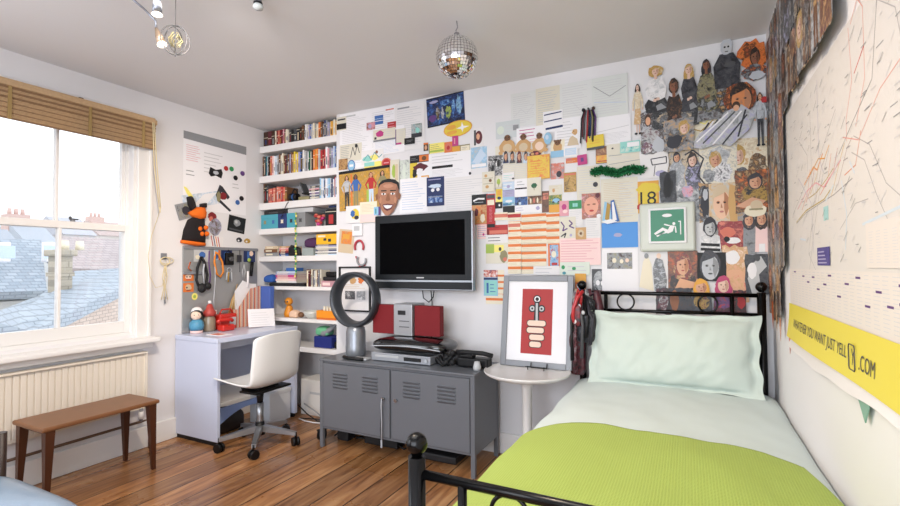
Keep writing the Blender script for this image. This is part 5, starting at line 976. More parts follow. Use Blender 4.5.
# framed green sign (white surround)
sg = root('green_sign', 'white framed green sign of a reclining figure above the bed', 'sign', BW.at(*BW.hit(668, 252), 0))
u0, v0, u1, v1 = BW.rect(640, 203, 695.5, 251.5)
MB().box(u0, YB-.035, v0, u1, YB-.004, v1, mat('sign_surround', 'c9cdc2', .4), .018, 3).build('surround', sg)
ua, va, ub, vb = BW.rect(649, 208.5, 686.5, 243.5)
MB().box(ua, YB-.046, va, ub, YB-.035, vb, 'white', .004).build('frame', sg)
e_ = .012; sgm = mat('sign_green', '1c7a55', .35)
m = MB(); m.box(ua+e_, YB-.0475, va+e_, ub-e_, YB-.046, vb-e_, sgm, .001)
W2, H2_ = ub-ua-2*e_, vb-va-2*e_
def g2(pts, dd=.0480): m.add([Vector((ua+e_+p*W2, YB-dd, va+e_+q*H2_)) for p, q in pts], [list(range(len(pts)))], 'white')
g2([(.50+.15*math.cos(t*PI/8), .82+.055*math.sin(t*PI/8)) for t in range(16)])
g2([(.70+.045*math.cos(t*PI/6), .55+.05*math.sin(t*PI/6)) for t in range(12)])
g2([(.60, .50), (.72, .48), (.66, .30), (.52, .24), (.38, .34), (.14, .20), (.10, .26), (.36, .44), (.52, .36), (.56, .44)], .0482); g2([(.5, .26), (.44, .3), (.2, .14), (.16, .19)], .0481)
g2([(.72, .48), (.76, .46), (.78, .26), (.74, .26)], .0481); g2([(.88, .2), (.91, .2), (.91, .6), (.88, .6)], .048); g2([(.83, .6), (.91, .6), (.91, .63), (.83, .63)], .048)
g2([(.56, .47), (.60, .50), (.42, .56), (.40, .52)], .0483)
m.build('sign_panel', sg)
# ================================================================== RIGHT WALL: MAP POSTER AND STRIPS
def RWb(box, base, shapes, label, **k): return card(RW, box, base, shapes, label, **k)
mpw = mat('map_paper', 'd3cfcb', .55)
PY0, PY1 = 2.53, .55      # far and near edge of the map poster along the wall
PZ0, PZb, PZ1 = .93, 1.085, 1.915
mp_ = root('map_poster', 'huge pale transport map poster with a yellow lower band on the right wall', 'poster', (XR, 1.9, PZ0))
def ru(y): return -y
def near_top(t): return PZ1+.045*t
L_ = PY0-PY1
def U2(y, z): return ((PY0-y)/L_, (z-PZ0)/(PZ1-PZ0))
Sx = []
random.seed(21)
lc = [('red', .0035), ('navy', .003), ('orange', .004), ('gold', .003), ('sky', .003), ('dred', .003), ('pink', .003), ('grey', .0025), ('teal', .003), ('dgrey', .0025)]
def seg(pts, wd_, m): Sx.append(('k', [U2(a, b_) for a, b_ in pts], wd_, m))
Sx.append(('r', *U2(PY0, 1.085), *U2(PY1, 1.24), mat('map_index', 'd9d2cc', .6)))
for i in range(30): y = 2.48-.062*i; Sx.append(('l', *U2(y, 1.10), *U2(y-.05, 1.235), 9, 'faint'))
for (y, z) in ((2.44, 1.225), (2.28, 1.21), (2.20, 1.19), (2.12, 1.21), (2.05, 1.17), (1.96, 1.19), (1.90, 1.22), (1.80, 1.16), (1.72, 1.20), (1.62, 1.22), (1.55, 1.15), (1.47, 1.19), (1.40, 1.16), (1.33, 1.17), (1.33, 1.21)): Sx.append(('r', *U2(y, z), *U2(y-.04, z+.006), 'purple'))
# invented transit lines, generic
seg([(1.62, 1.90), (1.60, 1.75), (1.66, 1.66), (1.66, 1.60)], .0017, 'd99a8e'); seg([(1.60, 1.90), (1.54, 1.94), (1.50, 1.90), (1.50, 1.72), (1.58, 1.62)], .0017, 'd99a8e')
seg([(1.58, 1.76), (1.50, 1.80)], .0022, 'c4584f'); seg([(1.74, 1.58), (1.60, 1.64), (1.45, 1.70), (1.40, 1.88)], .0015, '8b8888')
for j_ in range(9): seg([(2.25-.07*j_, 1.47+.02*(j_ % 3)), (2.15-.07*j_, 1.52+.02*(j_ % 4)), (2.10-.07*j_, 1.60)], .0016, ['d98d6a', 'c9746a', 'd6b15f', 'b7a3a0'][j_ % 4])
seg([(2.20, 1.56), (2.05, 1.60), (2.00, 1.58), (1.92, 1.62)], .0033, 'dd9a62'); seg([(2.10, 1.58), (1.98, 1.615), (1.90, 1.60), (1.84, 1.63)], .0022, 'amber')
seg([(2.42, 1.47), (2.2, 1.55), (1.95, 1.62), (1.80, 1.70), (1.76, 1.72)], .0012, 'a9a6a6'); seg([(2.33, 1.48), (2.16, 1.53), (2.02, 1.54), (1.92, 1.51), (1.72, 1.56)], .0022, 'pink')
seg([(2.36, 1.43), (2.18, 1.46), (1.92, 1.47), (1.84, 1.49)], .0022, 'b9a35e'); seg([(2.36, 1.425), (2.18, 1.452), (1.80, 1.47), (1.62, 1.49)], .0012, '8b8888')
seg([(2.14, 1.50), (2.02, 1.505), (1.88, 1.53), (1.80, 1.55)], .0017, 'b9a35e'); seg([(2.15, 1.24), (2.05, 1.40), (1.96, 1.52), (1.84, 1.62)], .0012, 'a9a6a6'); seg([(2.06, 1.24), (2.16, 1.30), (2.02, 1.52), (1.98, 1.60)], .0011, 'a9a6a6')
seg([(2.27, 1.74), (2.14, 1.66), (2.14, 1.60)], .0012, 'a9a6a6'); seg([(2.12, 1.80), (2.08, 1.80), (2.08, 1.58), (2.06, 1.50)], .0012, 'a9a6a6'); seg([(1.97, 1.88), (1.97, 1.62), (1.92, 1.56)], .0012, 'lav')
seg([(1.62, 1.56), (1.52, 1.52), (1.44, 1.42), (1.38, 1.36)], .0012, 'a9a6a6'); seg([(1.60, 1.60), (1.48, 1.55), (1.38, 1.44), (1.3, 1.40)], .0012, 'a9a6a6'); seg([(2.30, 1.60), (2.10, 1.48), (2.08, 1.3)], .0011, 'lav'); seg([(1.75, 1.36), (1.60, 1.42), (1.5, 1.42)], .0011, 'a9a6a6')
seg([(1.70, 1.62), (1.56, 1.58), (1.4, 1.66), (1.2, 1.70)], .0014, 'd99a8e'); seg([(1.45, 1.9), (1.3, 1.8), (1.2, 1.5), (1.0, 1.4)], .0014, 'a9a6a6')
for a in (((1.9, 1.46), (1.8, 1.5)), ((1.72, 1.5), (1.68, 1.4), (1.7, 1.3)), ((1.55, 1.36), (1.3, 1.38)), ((2.3, 1.36), (2.2, 1.35)), ((1.64, 1.54), (1.6, 1.5))): seg(a, .0035, 'c6d2dc')
Sx.append(('r', *U2(1.93, 1.40), *U2(1.87, 1.445), mat('aqua', '9fc9c8', .6)))
for i in range(420):
    y = random.uniform(.6, 2.47); z = random.uniform(1.26, 1.86); l_ = random.uniform(.02, .045); s_ = random.choice((0, .6)); Sx.append(('k', [U2(y, z), U2(y-l_, z+l_*s_)], .0010, 'faint' if i % 3 else 'grey'))
Sx.append(('r', *U2(2.02, 1.255), *U2(1.86, 1.315), mat('map_purple', '4a4285', .6)))
for i in range(4): Sx.append(('r', *U2(2.01, 1.262+.012*i), *U2(1.90+.01*i, 1.266+.012*i), 'lav'))
Sx.append(('r', *U2(1.52, 1.25), *U2(1.2, 1.36), mat('map_panel', 'd8d1cb', .6)))
for k_ in range(6): Sx.append(('l', *U2(1.50-.05*k_, 1.26), *U2(1.465-.05*k_, 1.34), 8, 'faint'))
card(RW, None, mpw, Sx, 'x', uv=(-PY0, PZ0+.155, -PY1, PZ1), name='map_print', par=mp_) if False else None
def U3(p, z0): return p
o = card(RW, None, mpw, Sx, 'map', uv=(-PY0, PZ0, -PY1, PZ1), name='map_sheet', par=mp_)
yb = MB()
ty = mat('band_yellow', 'dccc45', .5); nb = 26
def band(u, v):
    y = PY0+.01-u*(L_+.01); z = .945+.0*u+v*(.145-.02*(1-u)*0); curl = (1-v)**2*(.012+.006*math.sin(u*9))
    return Vector((XR-.006-curl, y, z))
yb.grid(band, nb, 8, ty, True)
yb.build('yellow_band', mp_)
tp = MB(); vs, fs, asp = text_mesh('WHATEVER YOU WANT JUST YELL'); 
def bt(t, ya, yb_, z0, z1, m, mb):
    vs, fs, _a = text_mesh(t); P_ = []
    for a, b_ in vs:
        y = ya+(yb_-ya)*a; z = z0+(z1-z0)*b_; v = (z-.945)/.145; u = (PY0+.01-y)/(L_+.01)
        P_.append((XR-.0075-(1-v)**2*(.012+.006*math.sin(u*9)), y, z))
    mb.add(P_, fs, m)
bt('WHATEVER YOU WANT JUST YELL', 2.42, 1.69, .985, 1.031, mat('band_ink', '4f4b4a', .6), tp)
bt('.COM', 1.583, 1.465, .985, 1.026, 'band_ink', tp)
yy, zz = 1.634, 1.008; rr_ = .034
tp.tube([(XR-.012, yy+.026*sx_, zz+.034*sz_) for sx_, sz_ in ((-1, -.8), (-.8, -1), (.8, -1), (1, -.8), (1, .8), (.8, 1), (-.8, 1), (-1, .8))], .0016, 'band_ink', 5, True)
bt('Y', yy+.015, yy-.015, zz-.020, zz+.022, 'band_ink', tp)
tp.build('lettering', mp_, fix=False)
lo = MB()
def torn(u, v):
    y = PY0-.02-u*(L_-.1); z = .945-(1-v)*(.035+.012*math.sin(u*7)+.003*math.sin(u*31)); return Vector((XR-.004-(1-v)*.016, y, z))
lo.grid(torn, 60, 3, mat('torn_white', 'd9d6d4', .7)); o = lo.build('torn_edge', mp_)
tag(MB().prism([(XR-.010, 1.60, .925), (XR-.010, 1.50, .915), (XR-.010, 1.535, .862)], (-.003, 0, 0), mat('sea_green', '7fa695', .6)).build('blu_tack'), 'small grey green scrap stuck below the yellow band of the map', 'scrap')
# strips of people torn from magazines, between corner and map, and above the map
pal = [('dskin', 'dbrown', 'black+dbrown+grey', 'dgrey'), ('tan', 'black', 'brown+tan+black', 'dbrown'), ('pale', 'blonde', 'lgrey+grey+ink', 'ink'), ('skin', 'ginger', 'maroon+brown+tan', 'black'), ('dskin', 'black', 'lav+dgrey+black', 'grey'), ('skin', 'dbrown', 'tan+dbrown+beige', 'brown')]
rows = [(2.28, 2.49, 'top row'), (2.02, 2.30, 'second row'), (1.76, 2.04, 'third row'), (1.50, 1.78, 'fourth row'), (1.24, 1.52, 'fifth row'), (1.0, 1.26, 'lowest row')]
random.seed(5)
cn = ['next to the corner', 'second from the corner', 'third from the corner', 'nearest the map']
kk = 0
hairn = dict(dbrown='dark brown', black='black', blonde='blonde', ginger='ginger')
def strip(ya, yb_, z0, z1, lab):
    global kk
    sk, hr, tp_, bt_ = pal[(kk*5+kk//4) % 6]; kk += 1
    S = (figure(sk, hr, tp_, bt_, arms=kk % 2) if kk % 3 else portrait(sk, hr, tp_, r=.26, cy=.72, asp=.7))
    bs = random.choice(['black+grey+tan', 'dgrey+grey+beige', 'lgrey+dbrown+beige', 'grey+ink+lgrey', 'beige+brown+dgrey', 'silver+grey+dbrown'])
    card(RW, None, bs, S, f'torn {hairn[hr]} haired person picture, {lab}', uv=(-ya, z0, -yb_, z1), name='magazine_cutout', cat='cut-out', group='magazine pictures on the right wall', jag=.05, rot=random.uniform(-3, 3), lift=random.uniform(0, .004))
for ri, (z0, z1, rn) in enumerate(rows):
    for ci in range(4):
        ya = 3.03-.125*ci; yb_ = ya-.135
        if ri >= 5 and ci > 2: continue
        strip(ya, max(yb_, 2.50) if z0 < 1.9 else yb_, z0+random.uniform(-.02, .02), z1+random.uniform(-.01, .01) if z1 < 2.48 else 2.485-random.uniform(0, .06)*(ci == 0), f'{rn} of the right wall, {cn[ci]}')
for ci in range(7):
    ya = 2.54-.13*ci
    strip(ya, ya-.14, 1.93+random.uniform(-.01, .03), 2.2+random.uniform(-.03, .03), f"lower row above the map, {['first', 'second', 'third', 'fourth', 'fifth', 'sixth', 'seventh'][ci]} from the corner")
    strip(ya, ya-.14, 2.17, 2.46+random.uniform(-.02, .02), f"upper row above the map, {['first', 'second', 'third', 'fourth', 'fifth', 'sixth', 'seventh'][ci]} from the corner")
for i, (y, z, cc) in enumerate(((2.93, .93, 'ginger'), (2.80, .94, 'maroon+tan+brown'), (2.70, .90, 'tan+ginger+pale'), (2.60, .86, 'salmon'))):
    card(RW, None, None, [('p', [(.2, 1.0), (.8, 1.0), (.9, .4), (.5, 0), (.1, .5)], mt(cc))], ['dangling ginger scrap at the foot of the strips beside the bedpost', 'dangling dark red scrap, second from the bedpost', 'dangling tan scrap, third from the bedpost', 'dangling salmon scrap left of the yellow band'][i], uv=(-y, z, -y+.05, z+.14), cut=True, name='paper_scrap', cat='scrap')
# ================================================================== LEFT WALL: PLANNER, PAPERS, HAT
def LL(box, base, shapes, label, **k): return card(LW, box, base, shapes, label, **k)
LL((183, 138.5, 246, 212), 'paperw', [('p', [(0, 1), (1, 1.0), (1, .88), (0, .9)], 'grey'), ('l', .04, .62, .26, .84, 5, 'pink'), ('l', .04, .42, .2, .52, 2, 'grey'), ('l', .3, .5, .6, .8, 4, 'faint'), ('l', .76, .35, .9, .45, 2, 'lgrey')], 'white wall planner with grey header on the left wall above the hooks', name='wall_planner', cat='planner')
for i, (x, y, cc, lab) in enumerate(((225.5, 168.5, 'red', 'red'), (231, 169, 'green', 'green'), (235, 178, 'black', 'upper black'), (242, 173.5, 'purple', 'purple'), (241, 198.5, 'black', 'lower black'), (237, 202.5, 'blue', 'blue'))):
    LL((x-2.2, y-2.4, x+2.2, y+2.4), None, [Q(.5, .5, .5, .5, cc)], f'round {lab} magnet on the wall planner', cut=True, name='magnet', cat='magnet', lift=.004)
LL((208.5, 168, 222.5, 177.5), None, [('p', [(0, .3), (.1, 1), (.5, .8), (.9, 1), (1, .6), (.9, .0), (.5, .2), (.15, .0)], 'black'), ('b', .5, .5, .2, .2, 'silver')], 'black bat shaped magnet photo on the wall planner', cut=True, name='magnet', cat='magnet')
LL((182, 193, 220, 206), 'lgrey+lblue+white', [('p', [(.2, .1), (.6, .9), (.95, .9), (.6, .1)], 'white')], 'slanting pale postcard across the lower planner edge', name='postcard', cat='card', rot=14)
LL((213.5, 184, 232, 211), None, [('p', [(.1, .55), (.3, .95), (.45, .9), (.85, .55), (.75, .45), (.4, .7), (.35, .4), (.95, .05), (.85, .0), (.2, .35)], 'ink'), ('b', .5, .55, .2, .14, 'dred'), ('b', .25, .5, .1, .2, 'khaki')], 'dark cut out of scissor like limbs on the planner right of the hat', cut=True, name='cutout', cat='cut-out')
LL((176, 203, 192, 219), 'grey', [R(.1, .1, .9, .9, 'khaki+grey+dgrey'), Q(.6, .5, .25, .28, 'ink')], 'small grey snapshot tilted behind the orange and black hat', name='photograph', cat='photo', rot=18)
LL((183, 187, 193, 200), None, [('p', [(0, 1), (.3, .95), (1, .3), (.8, .0), (.3, .5)], 'lemon')], 'pale yellow scrap above the tilted snapshot', cut=True, name='paper_scrap', cat='scrap')
LL((228, 216.5, 245, 232.5), 'black', [('b', .5, .6, .2, .22, 'grey'), Q(.45, .65, .08, .1, 'lgrey'), R(.1, .1, .9, .2, 'dgrey')], 'black and white band photo right of the hat', name='photograph', cat='photo', rot=-8)
LL((207, 212, 217, 222), None, [('b', .5, .6, .45, .35, 'dred', .2), ('b', .4, .3, .2, .25, 'salmon', .2)], 'small dark red flower cut out right of the hat', cut=True, name='cutout', cat='cut-out')
LL((208, 218, 222, 236), None, [('b', .5, .5, .45, .48, 'lav+grey+maroon', .12)], 'mauve grey rabbit shaped cut out right of the hat', cut=True, name='cutout', cat='cut-out')
LL((209, 236, 223, 247), 'paper', [('k', [(.1+.16*i, .95), (.3+.16*i, .05)], .004, ['red', 'navy', 'orange', 'red'][i]) for i in range(4)], 'striped red and navy card at the top of the pegboard', name='postcard', cat='card', rot=-6)
for i, (x, y) in enumerate(((239, 240), (247, 241))):
    LL((x-3, y-3, x+3, y+3), None, [('b', .5, .5, .5, .4, ['ink', 'gold'][i]), Q(.4, .4, .15, .15, 'white')], ['small black and white eye magnet above the pegboard', 'small golden eye magnet above the pegboard'][i], cut=True, name='magnet', cat='magnet')
hb = root('beanie', 'orange and black knitted hat with orange emblem hanging on the left wall', 'hat', LW.at(*LW.hit(193, 243), 0))
wool = mat('wool_black', '1a1416', .95, bump=.5, scale=200); wo = mat('wool_orange', 'e26a16', .95, bump=.5, scale=200)
def lens(fr, pts, m, mb, d=.03):
    """a soft bulging shape from an outline (pixel list) on a wall"""
    P_ = [fr.hit(*p) for p in pts]; cu_ = sum(p[0] for p in P_)/len(P_); cv_ = sum(p[1] for p in P_)/len(P_); vs = []; n = len(P_)
    K_ = ((1, .002), (.97, d*.45), (.8, d*.85), (.45, d), (.0, d*1.05))
    for s_, dd in K_:
        for p in P_: vs.append(fr.at(cu_+(p[0]-cu_)*s_, cv_+(p[1]-cv_)*s_, dd))
    fs = [(k*n+i, k*n+(i+1) % n, (k+1)*n+(i+1) % n, (k+1)*n+i) for k in range(len(K_)-1) for i in range(n)]+[list(range(n))]
    mb.add(vs, fs, m, True); return mb
q = MB(); lens(LW, [(181, 241), (183, 230), (187, 220), (194, 216), (203, 218), (204, 230), (204, 243), (193, 242)], wool, q, .05); q.build('hat_body', hb)
q = MB(); lens(LW, [(187, 213), (195, 207), (202, 207), (204, 213), (203, 219), (196, 220), (191, 217)], wo, q, .06); q.build('orange_top', hb)
q = MB(); lens(LW, [(180, 240), (204, 243), (204, 246), (194, 246), (180, 243)], wo, q, .057); q.build('orange_trim', hb)
q = MB(); 
for cx, cy in ((196, 229), (202, 228), (198, 234), (203, 234)): 
    lens(LW, [(cx+2.6*math.cos(a*PI/5), cy+2.8*math.sin(a*PI/5)) for a in range(10)], wo, q, .062)
q.build('emblem', hb)
q = MB(); lens(LW, [(186, 197), (190, 196), (193, 203), (194, 208), (190, 211), (187, 205)], wool, q, .045); lens(LW, [(199, 204), (204, 203), (204, 208), (199, 208)], wool, q, .05); q.build('ear_flap', hb)
# ================================================================== ALCOVE SHELVES
SX0, SX1 = XL, AX
shm = mat('shelf_white', 'e6e3e1', .45)
SZ = [2.35, 2.08, 1.836, 1.604, 1.358, 1.095, .822, .584]
STH = [.058, .06, .06, .05, .046, .03, .03, .042]
names = ['topmost', 'second', 'third', 'fourth', 'fifth', 'sixth', 'seventh', 'lowest']
for z, t_, nm in zip(SZ, STH, names):
    tag(MB().box(SX0+.001, YB+.004, z-t_, SX1-.001, YA-.001, z, shm, .003).build('shelf'), f'{nm} white shelf of the alcove' if nm in ('topmost', 'lowest') else f'{nm} white shelf from the top of the alcove', 'shelf', 'alcove shelves')
page = mat('pages', 'd8cfbd', .8)
HU = dict(black='black', dgrey='dark grey', grey='grey', lgrey='pale grey', white='white', cream='cream', red='red', dred='dark red', salmon='salmon', pink='pink', lpink='pale pink', orange='orange', amber='amber', yellow='yellow', lime='lime', green='green', dgreen='dark green', teal='teal', sky='sky blue', blue='blue', navy='navy', purple='purple', lav='lavender', brown='brown', dbrown='dark brown', tan='tan', beige='beige', maroon='maroon', ivory='ivory', lblue='pale blue', silver='silver', magenta='magenta')
ORD = ['first', 'second', 'third', 'fourth', 'fifth', 'sixth', 'seventh', 'eighth', 'ninth', 'tenth']
def ordn(i):
    if i < 10: return ORD[i]
    n = i+1; tens = {10: 'ten', 20: 'twent', 30: 'thirt', 40: 'fort', 50: 'fift'}
    teen = ['tenth', 'eleventh', 'twelfth', 'thirteenth', 'fourteenth', 'fifteenth', 'sixteenth', 'seventeenth', 'eighteenth', 'nineteenth']
    if n < 20: return teen[n-10]
    return {20: 'twentieth', 30: 'thirtieth', 40: 'fortieth', 50: 'fiftieth'}[n] if n % 10 == 0 else {2: 'twenty', 3: 'thirty', 4: 'forty', 5: 'fifty'}[n//10]+' '+ORD[n % 10-1]
def book(x0, x1, z, h, d, col, lab, group, yf=None, lean=0, kind='book', band=None, rnd=random):
    yf = yf if yf is not None else YB+.022+rnd.uniform(0, .012); w_ = x1-x0; o0 = Vector((x0, yf, z))
    M_ = Matrix.Translation(o0) @ Matrix.Rotation(lean, 4, 'Y') @ Matrix.Translation(-o0)
    m = MB(); t = min(.002, w_*.15)
    m.box(x0, yf, z, x1, yf+t, z+h, col, M=M_); m.box(x0, yf+t, z, x0+t, yf+d, z+h, col, M=M_); m.box(x1-t, yf+t, z, x1, yf+d, z+h, col, M=M_)
    m.box(x0+t, yf+t, z+.002, x1-t, yf+d-.003, z+h-.003, page, M=M_)
    b1 = rnd.uniform(.1, .25)*h; b2 = rnd.uniform(.5, .9)*h
    m.box(x0+w_*.3, yf-.0006, z+b1, x1-w_*.3, yf, z+b2*.8, band or 'lgrey', M=M_); m.box(x0, yf-.0005, z+b2, x1, yf, z+b2+.004, 'cream' if band != 'cream' else 'ink', M=M_)
    return tag(m.build(kind), lab, kind, group)
def row(z, xs, cols, hr, dep, group, shelf, kind='book', tall='', seed=1, lean=0, gap=.0006):
    rnd = random.Random(seed); x0, x1 = xs; n = len(cols); ws = [rnd.uniform(.8, 1.25)*(c[1] if isinstance(c, tuple) else 1) for c in cols]; S_ = sum(ws); x = x0
    for i, c in enumerate(cols):
        nm = c[0] if isinstance(c, tuple) else c; w_ = ws[i]/S_*(x1-x0)
        book(x+gap, x+w_-gap, z, rnd.uniform(*hr), rnd.uniform(*dep), nm, f'{HU[nm]} spined {kind} on the {shelf}, {ordn(i)} from the left', group, kind=kind, band=rnd.choice(['lgrey', 'ink', 'gold', 'grey', 'beige', 'black', 'dred', 'navy']) if nm not in ('white', 'ink') else 'ink', rnd=rnd)
        x += w_
# topmost shelf
row(SZ[0], (-3.425, -3.29), [('dbrown', 1.6), ('maroon', 1.0), ('dbrown', .8)], (.135, .14), (.14, .2), 'books on the topmost shelf, left block', 'topmost shelf, left block')
row(SZ[0], (-3.288, -2.93), ['cream', 'dred', 'salmon', 'dred', 'maroon', 'pink', 'maroon', 'cream', 'ivory', ('dgrey', 1.6), ('black', 1.6), ('dgrey', 1.5), ('black', 1.5), 'dbrown', 'brown', 'dbrown'], (.115, .14), (.14, .2), 'books on the topmost shelf, middle block', 'topmost shelf, middle block', seed=3)
row(SZ[0], (-2.928, -2.575), ['white', 'ivory', 'lav', 'blue', 'lgrey', 'cream', 'grey', 'ivory', 'orange', 'brown', 'grey', 'navy', 'grey', 'lav', 'lgrey', 'amber', 'cream', 'amber'], (.12, .145), (.14, .2), 'books on the topmost shelf, right block', 'topmost shelf, right block', seed=4)
# second shelf
row(SZ[1], (-3.435, -3.06), ['brown', 'dgrey', 'teal', 'lgrey', 'black', 'maroon', 'salmon', 'lpink', 'white', 'lblue', 'white', 'grey', 'brown', 'ivory', 'cream', 'brown', 'maroon', 'dgrey', 'brown', 'lav', 'brown', 'tan'], (.165, .19), (.13, .15), 'books on the second shelf, left block', 'second shelf, left block', seed=6)
row(SZ[1], (-3.058, -2.575), ['yellow', 'cream', 'yellow', 'lav', 'blue', 'black', 'white', 'lgrey', 'grey', 'white', 'dgreen', 'ivory', 'black', 'orange', 'amber', 'orange', 'lgrey', 'red', 'dred', 'red', 'white', 'pink', 'grey', 'lav', 'lblue', 'blue', 'grey'], (.165, .195), (.13, .15), 'books on the second shelf, right block', 'second shelf, right block', seed=7)
# third shelf
row(SZ[2], (-3.43, -3.37), [('brown', 1), ('black', 1.3), ('dgrey', 1)], (.165, .185), (.13, .15), 'dark books at the left end of the third shelf', 'third shelf, left end', seed=8)
row(SZ[2], (-3.368, -3.14), ['salmon', 'salmon', 'red', 'salmon', 'dred', 'salmon', 'salmon', 'red', 'salmon', 'brown'], (.13, .145), (.12, .14), 'salmon red books on the third shelf', 'third shelf, salmon set', seed=9)
row(SZ[2], (-2.765, -2.575), ['sky', 'white', 'lblue', 'navy', 'white', 'lblue', 'sky', 'lgrey', 'navy', 'white', 'red', 'lblue'], (.15, .175), (.12, .14), 'pale blue disc cases on the third shelf', 'third shelf', kind='disc_case', seed=10)
def stack(x0, x1, z, cols, th, dep, group, where, kind='book', seed=1):
    rnd = random.Random(seed)
    for i, c in enumerate(cols):
        a, b_ = x0+rnd.uniform(0, .012), x1-rnd.uniform(0, .012); m = MB(); yf = YB+.025+rnd.uniform(0, .01); h = th*rnd.uniform(.85, 1.15)
        m.box(a, yf, z, b_, yf+dep, z+.0018, c).box(a, yf, z+h-.0018, b_, yf+dep, z+h, c).box(a, yf, z+.0018, b_, yf+.002, z+h-.0018, c).box(a+.002, yf+.002, z+.0018, b_-.002, yf+dep-.002, z+h-.0018, page)
        m.box(a+.02, yf-.0006, z+h*.3, a+(b_-a)*.6, yf, z+h*.7, 'cream' if c != 'cream' else 'ink')
        pos = 'topmost' if i == len(cols)-1 else 'lowest' if i == 0 else ordn(i)+' from bottom'
        tag(m.build(kind), f'{HU[c]} {kind.replace("_", " ")} lying {where}, {pos}', kind, group); z += h+.0005
    return z
stack(-2.885, -2.77, SZ[2], ['grey', 'ivory', 'navy', 'lgrey', 'purple', 'white', 'black', 'pink', 'grey', 'dgrey'], .0115, .13, 'flat disc cases on the third shelf', 'on the third shelf', kind='disc_case', seed=2)
g = root('headphones', 'black headphones and blue gadget beside the salmon books on the third shelf', 'headphones', (-3.09, YB+.1, SZ[2]))
MB().cyl((-3.12, YB+.06, SZ[2]+.04), (-3.09, YB+.06, SZ[2]+.04), .036, .036, blk, 20).cyl((-3.09, YB+.06, SZ[2]+.04), (-3.08, YB+.06, SZ[2]+.04), .03, .03, 'blue', 20).build('ear_cup', g)
MB().cyl((-3.06, YB+.05, SZ[2]+.035), (-3.03, YB+.05, SZ[2]+.035), .033, .033, blk, 20).build('ear_cup', g)
MB().tube([(-3.105+.03*(1-math.cos(PI*i/10)), YB+.06, SZ[2]+.06+.05*math.sin(PI*i/10)) for i in range(11)], .006, blk).build('headband', g)
g = root('desk_phone', 'black and silver folding device leaning on a grey base on the third shelf', 'phone', (-2.98, YB+.1, SZ[2]))
M_ = Matrix.Translation((-3.02, YB+.08, SZ[2]+.06)) @ Matrix.Rotation(math.radians(-62), 4, 'Y')
MB().box(-.005, -.04, -.006, .11, .04, .006, 'dgrey', .004, M=Matrix.Translation((-2.955, YB+.08, SZ[2]+.062)) @ Matrix.Rotation(math.radians(62), 4, 'Y') @ Matrix.Rotation(PI, 4, 'Z')).build('screen', g)
MB().box(-2.97, YB+.03, SZ[2]+.055, -2.89, YB+.12, SZ[2]+.067, 'black', .004).box(-3.01, YB+.03, SZ[2]+.0005, -2.89, YB+.13, SZ[2]+.035, 'khaki', .008).build('base', g)
tag(MB().tube([(-3.08, YB+.02, SZ[2]+.01), (-3.10, YB-.006, SZ[2]-.02), (-3.13, YB-.008, SZ[2]-.07), (-3.16, YB+.0, SZ[2]-.12), (-3.2, YB+.02, SZ[2]-.14)], .003, blk, 5).build('headphone_cable'), 'thin black cable drooping over the edge of the third shelf', 'cable')
# fourth shelf: photo boxes
zz = SZ[3]
bx = [('teal', 'khaki', 'first', -3.45+.005), ('teal', 'blue', 'second', -3.343), ('navy', 'cream', 'third', -3.236), ('teal', 'ink', 'fourth', -3.129), ('grey', 'dgrey', 'fifth', -3.022)]
for c, em, od, x in bx:
    r_ = root('photo_box', f'{HU[c]} storage box on the fourth shelf, {od} from the left', 'box', (x+.052, YB+.15, zz), 'storage boxes on the fourth shelf')
    MB().box(x, YB+.02, zz+.0005, x+.104, YB+.24, zz+.125, mat('box_'+c, {'teal': '4a9fb0', 'navy': '24386e', 'grey': '8a8c8e'}[c], .6), .002).build('box_body', r_)
    MB().box(x-.0005, YB+.018, zz+.095, x+.1045, YB+.242, zz+.128, 'box_'+c, .002).build('box_lid', r_)
    q = MB(); q.add([(x+.052+.022*math.cos(i*PI/4)*(1 if i % 2 else .6), YB+.0172, zz+.06+.024*math.sin(i*PI/4)*(1 if i % 2 else .6)) for i in range(8)], [list(range(8))], em); q.build('emblem', r_)
stk_ = MB().box(-3.42, YB+.03, zz+.129, -3.14, YB+.23, zz+.165, mat('recorder_black', '1d1a1b', .4), .004).box(-3.36, YB+.0285, zz+.14, -3.25, YB+.03, zz+.15, 'dgrey')
tag(stk_.build('video_recorder'), 'black video recorder lying on the teal storage boxes', 'recorder')
tag(MB().box(-3.13, YB+.03, zz+.129, -2.84, YB+.22, zz+.168, 'lgrey', .003).box(-2.84, YB+.03, zz+.129, -2.835, YB+.22, zz+.150, 'grey').build('cardboard_box'), 'long flat white box on the storage boxes beside the black recorder', 'box')
fl = MB(); random.seed(3)
for i in range(16): c_ = Vector((-2.80+random.uniform(-.045, .045), YB+.06+random.uniform(-.02, .02), zz+.055+random.uniform(-.035, .045))); fl.ball(c_, random.uniform(.016, .024), ['red', 'magenta', 'salmon'][i % 3], 8, (1, .8, .7))
r_ = root('artificial_flowers', 'bunch of bright red flowers on the fourth shelf right of the storage boxes', 'flowers', (-2.80, YB+.06, zz))
MB().cyl((-2.80, YB+.06, zz+.0005), (-2.80, YB+.06, zz+.03), .022, .028, 'lpink', 16).build('pot', r_); fl.build('petals', r_)
book(-2.70, -2.58, zz, .135, .1, 'black', 'black box with red and white stripe on the fourth shelf', None, kind='box', band='red')
tag(MB().box(-2.70, YB+.03, zz+.137, -2.58, YB+.15, zz+.152, 'dgrey', .008).box(-2.68, YB+.035, zz+.152, -2.60, YB+.12, zz+.168, 'navy', .01).build('pouch'), 'dark folded pouch on top of the black box on the fourth shelf', 'pouch')
for i, (c, zb_) in enumerate((('white', .04), ('red', .072))): MB().box(-2.685, YB+.0195, zz+zb_, -2.60, YB+.0215, zz+zb_+.016, c).build('stripe') if False else None
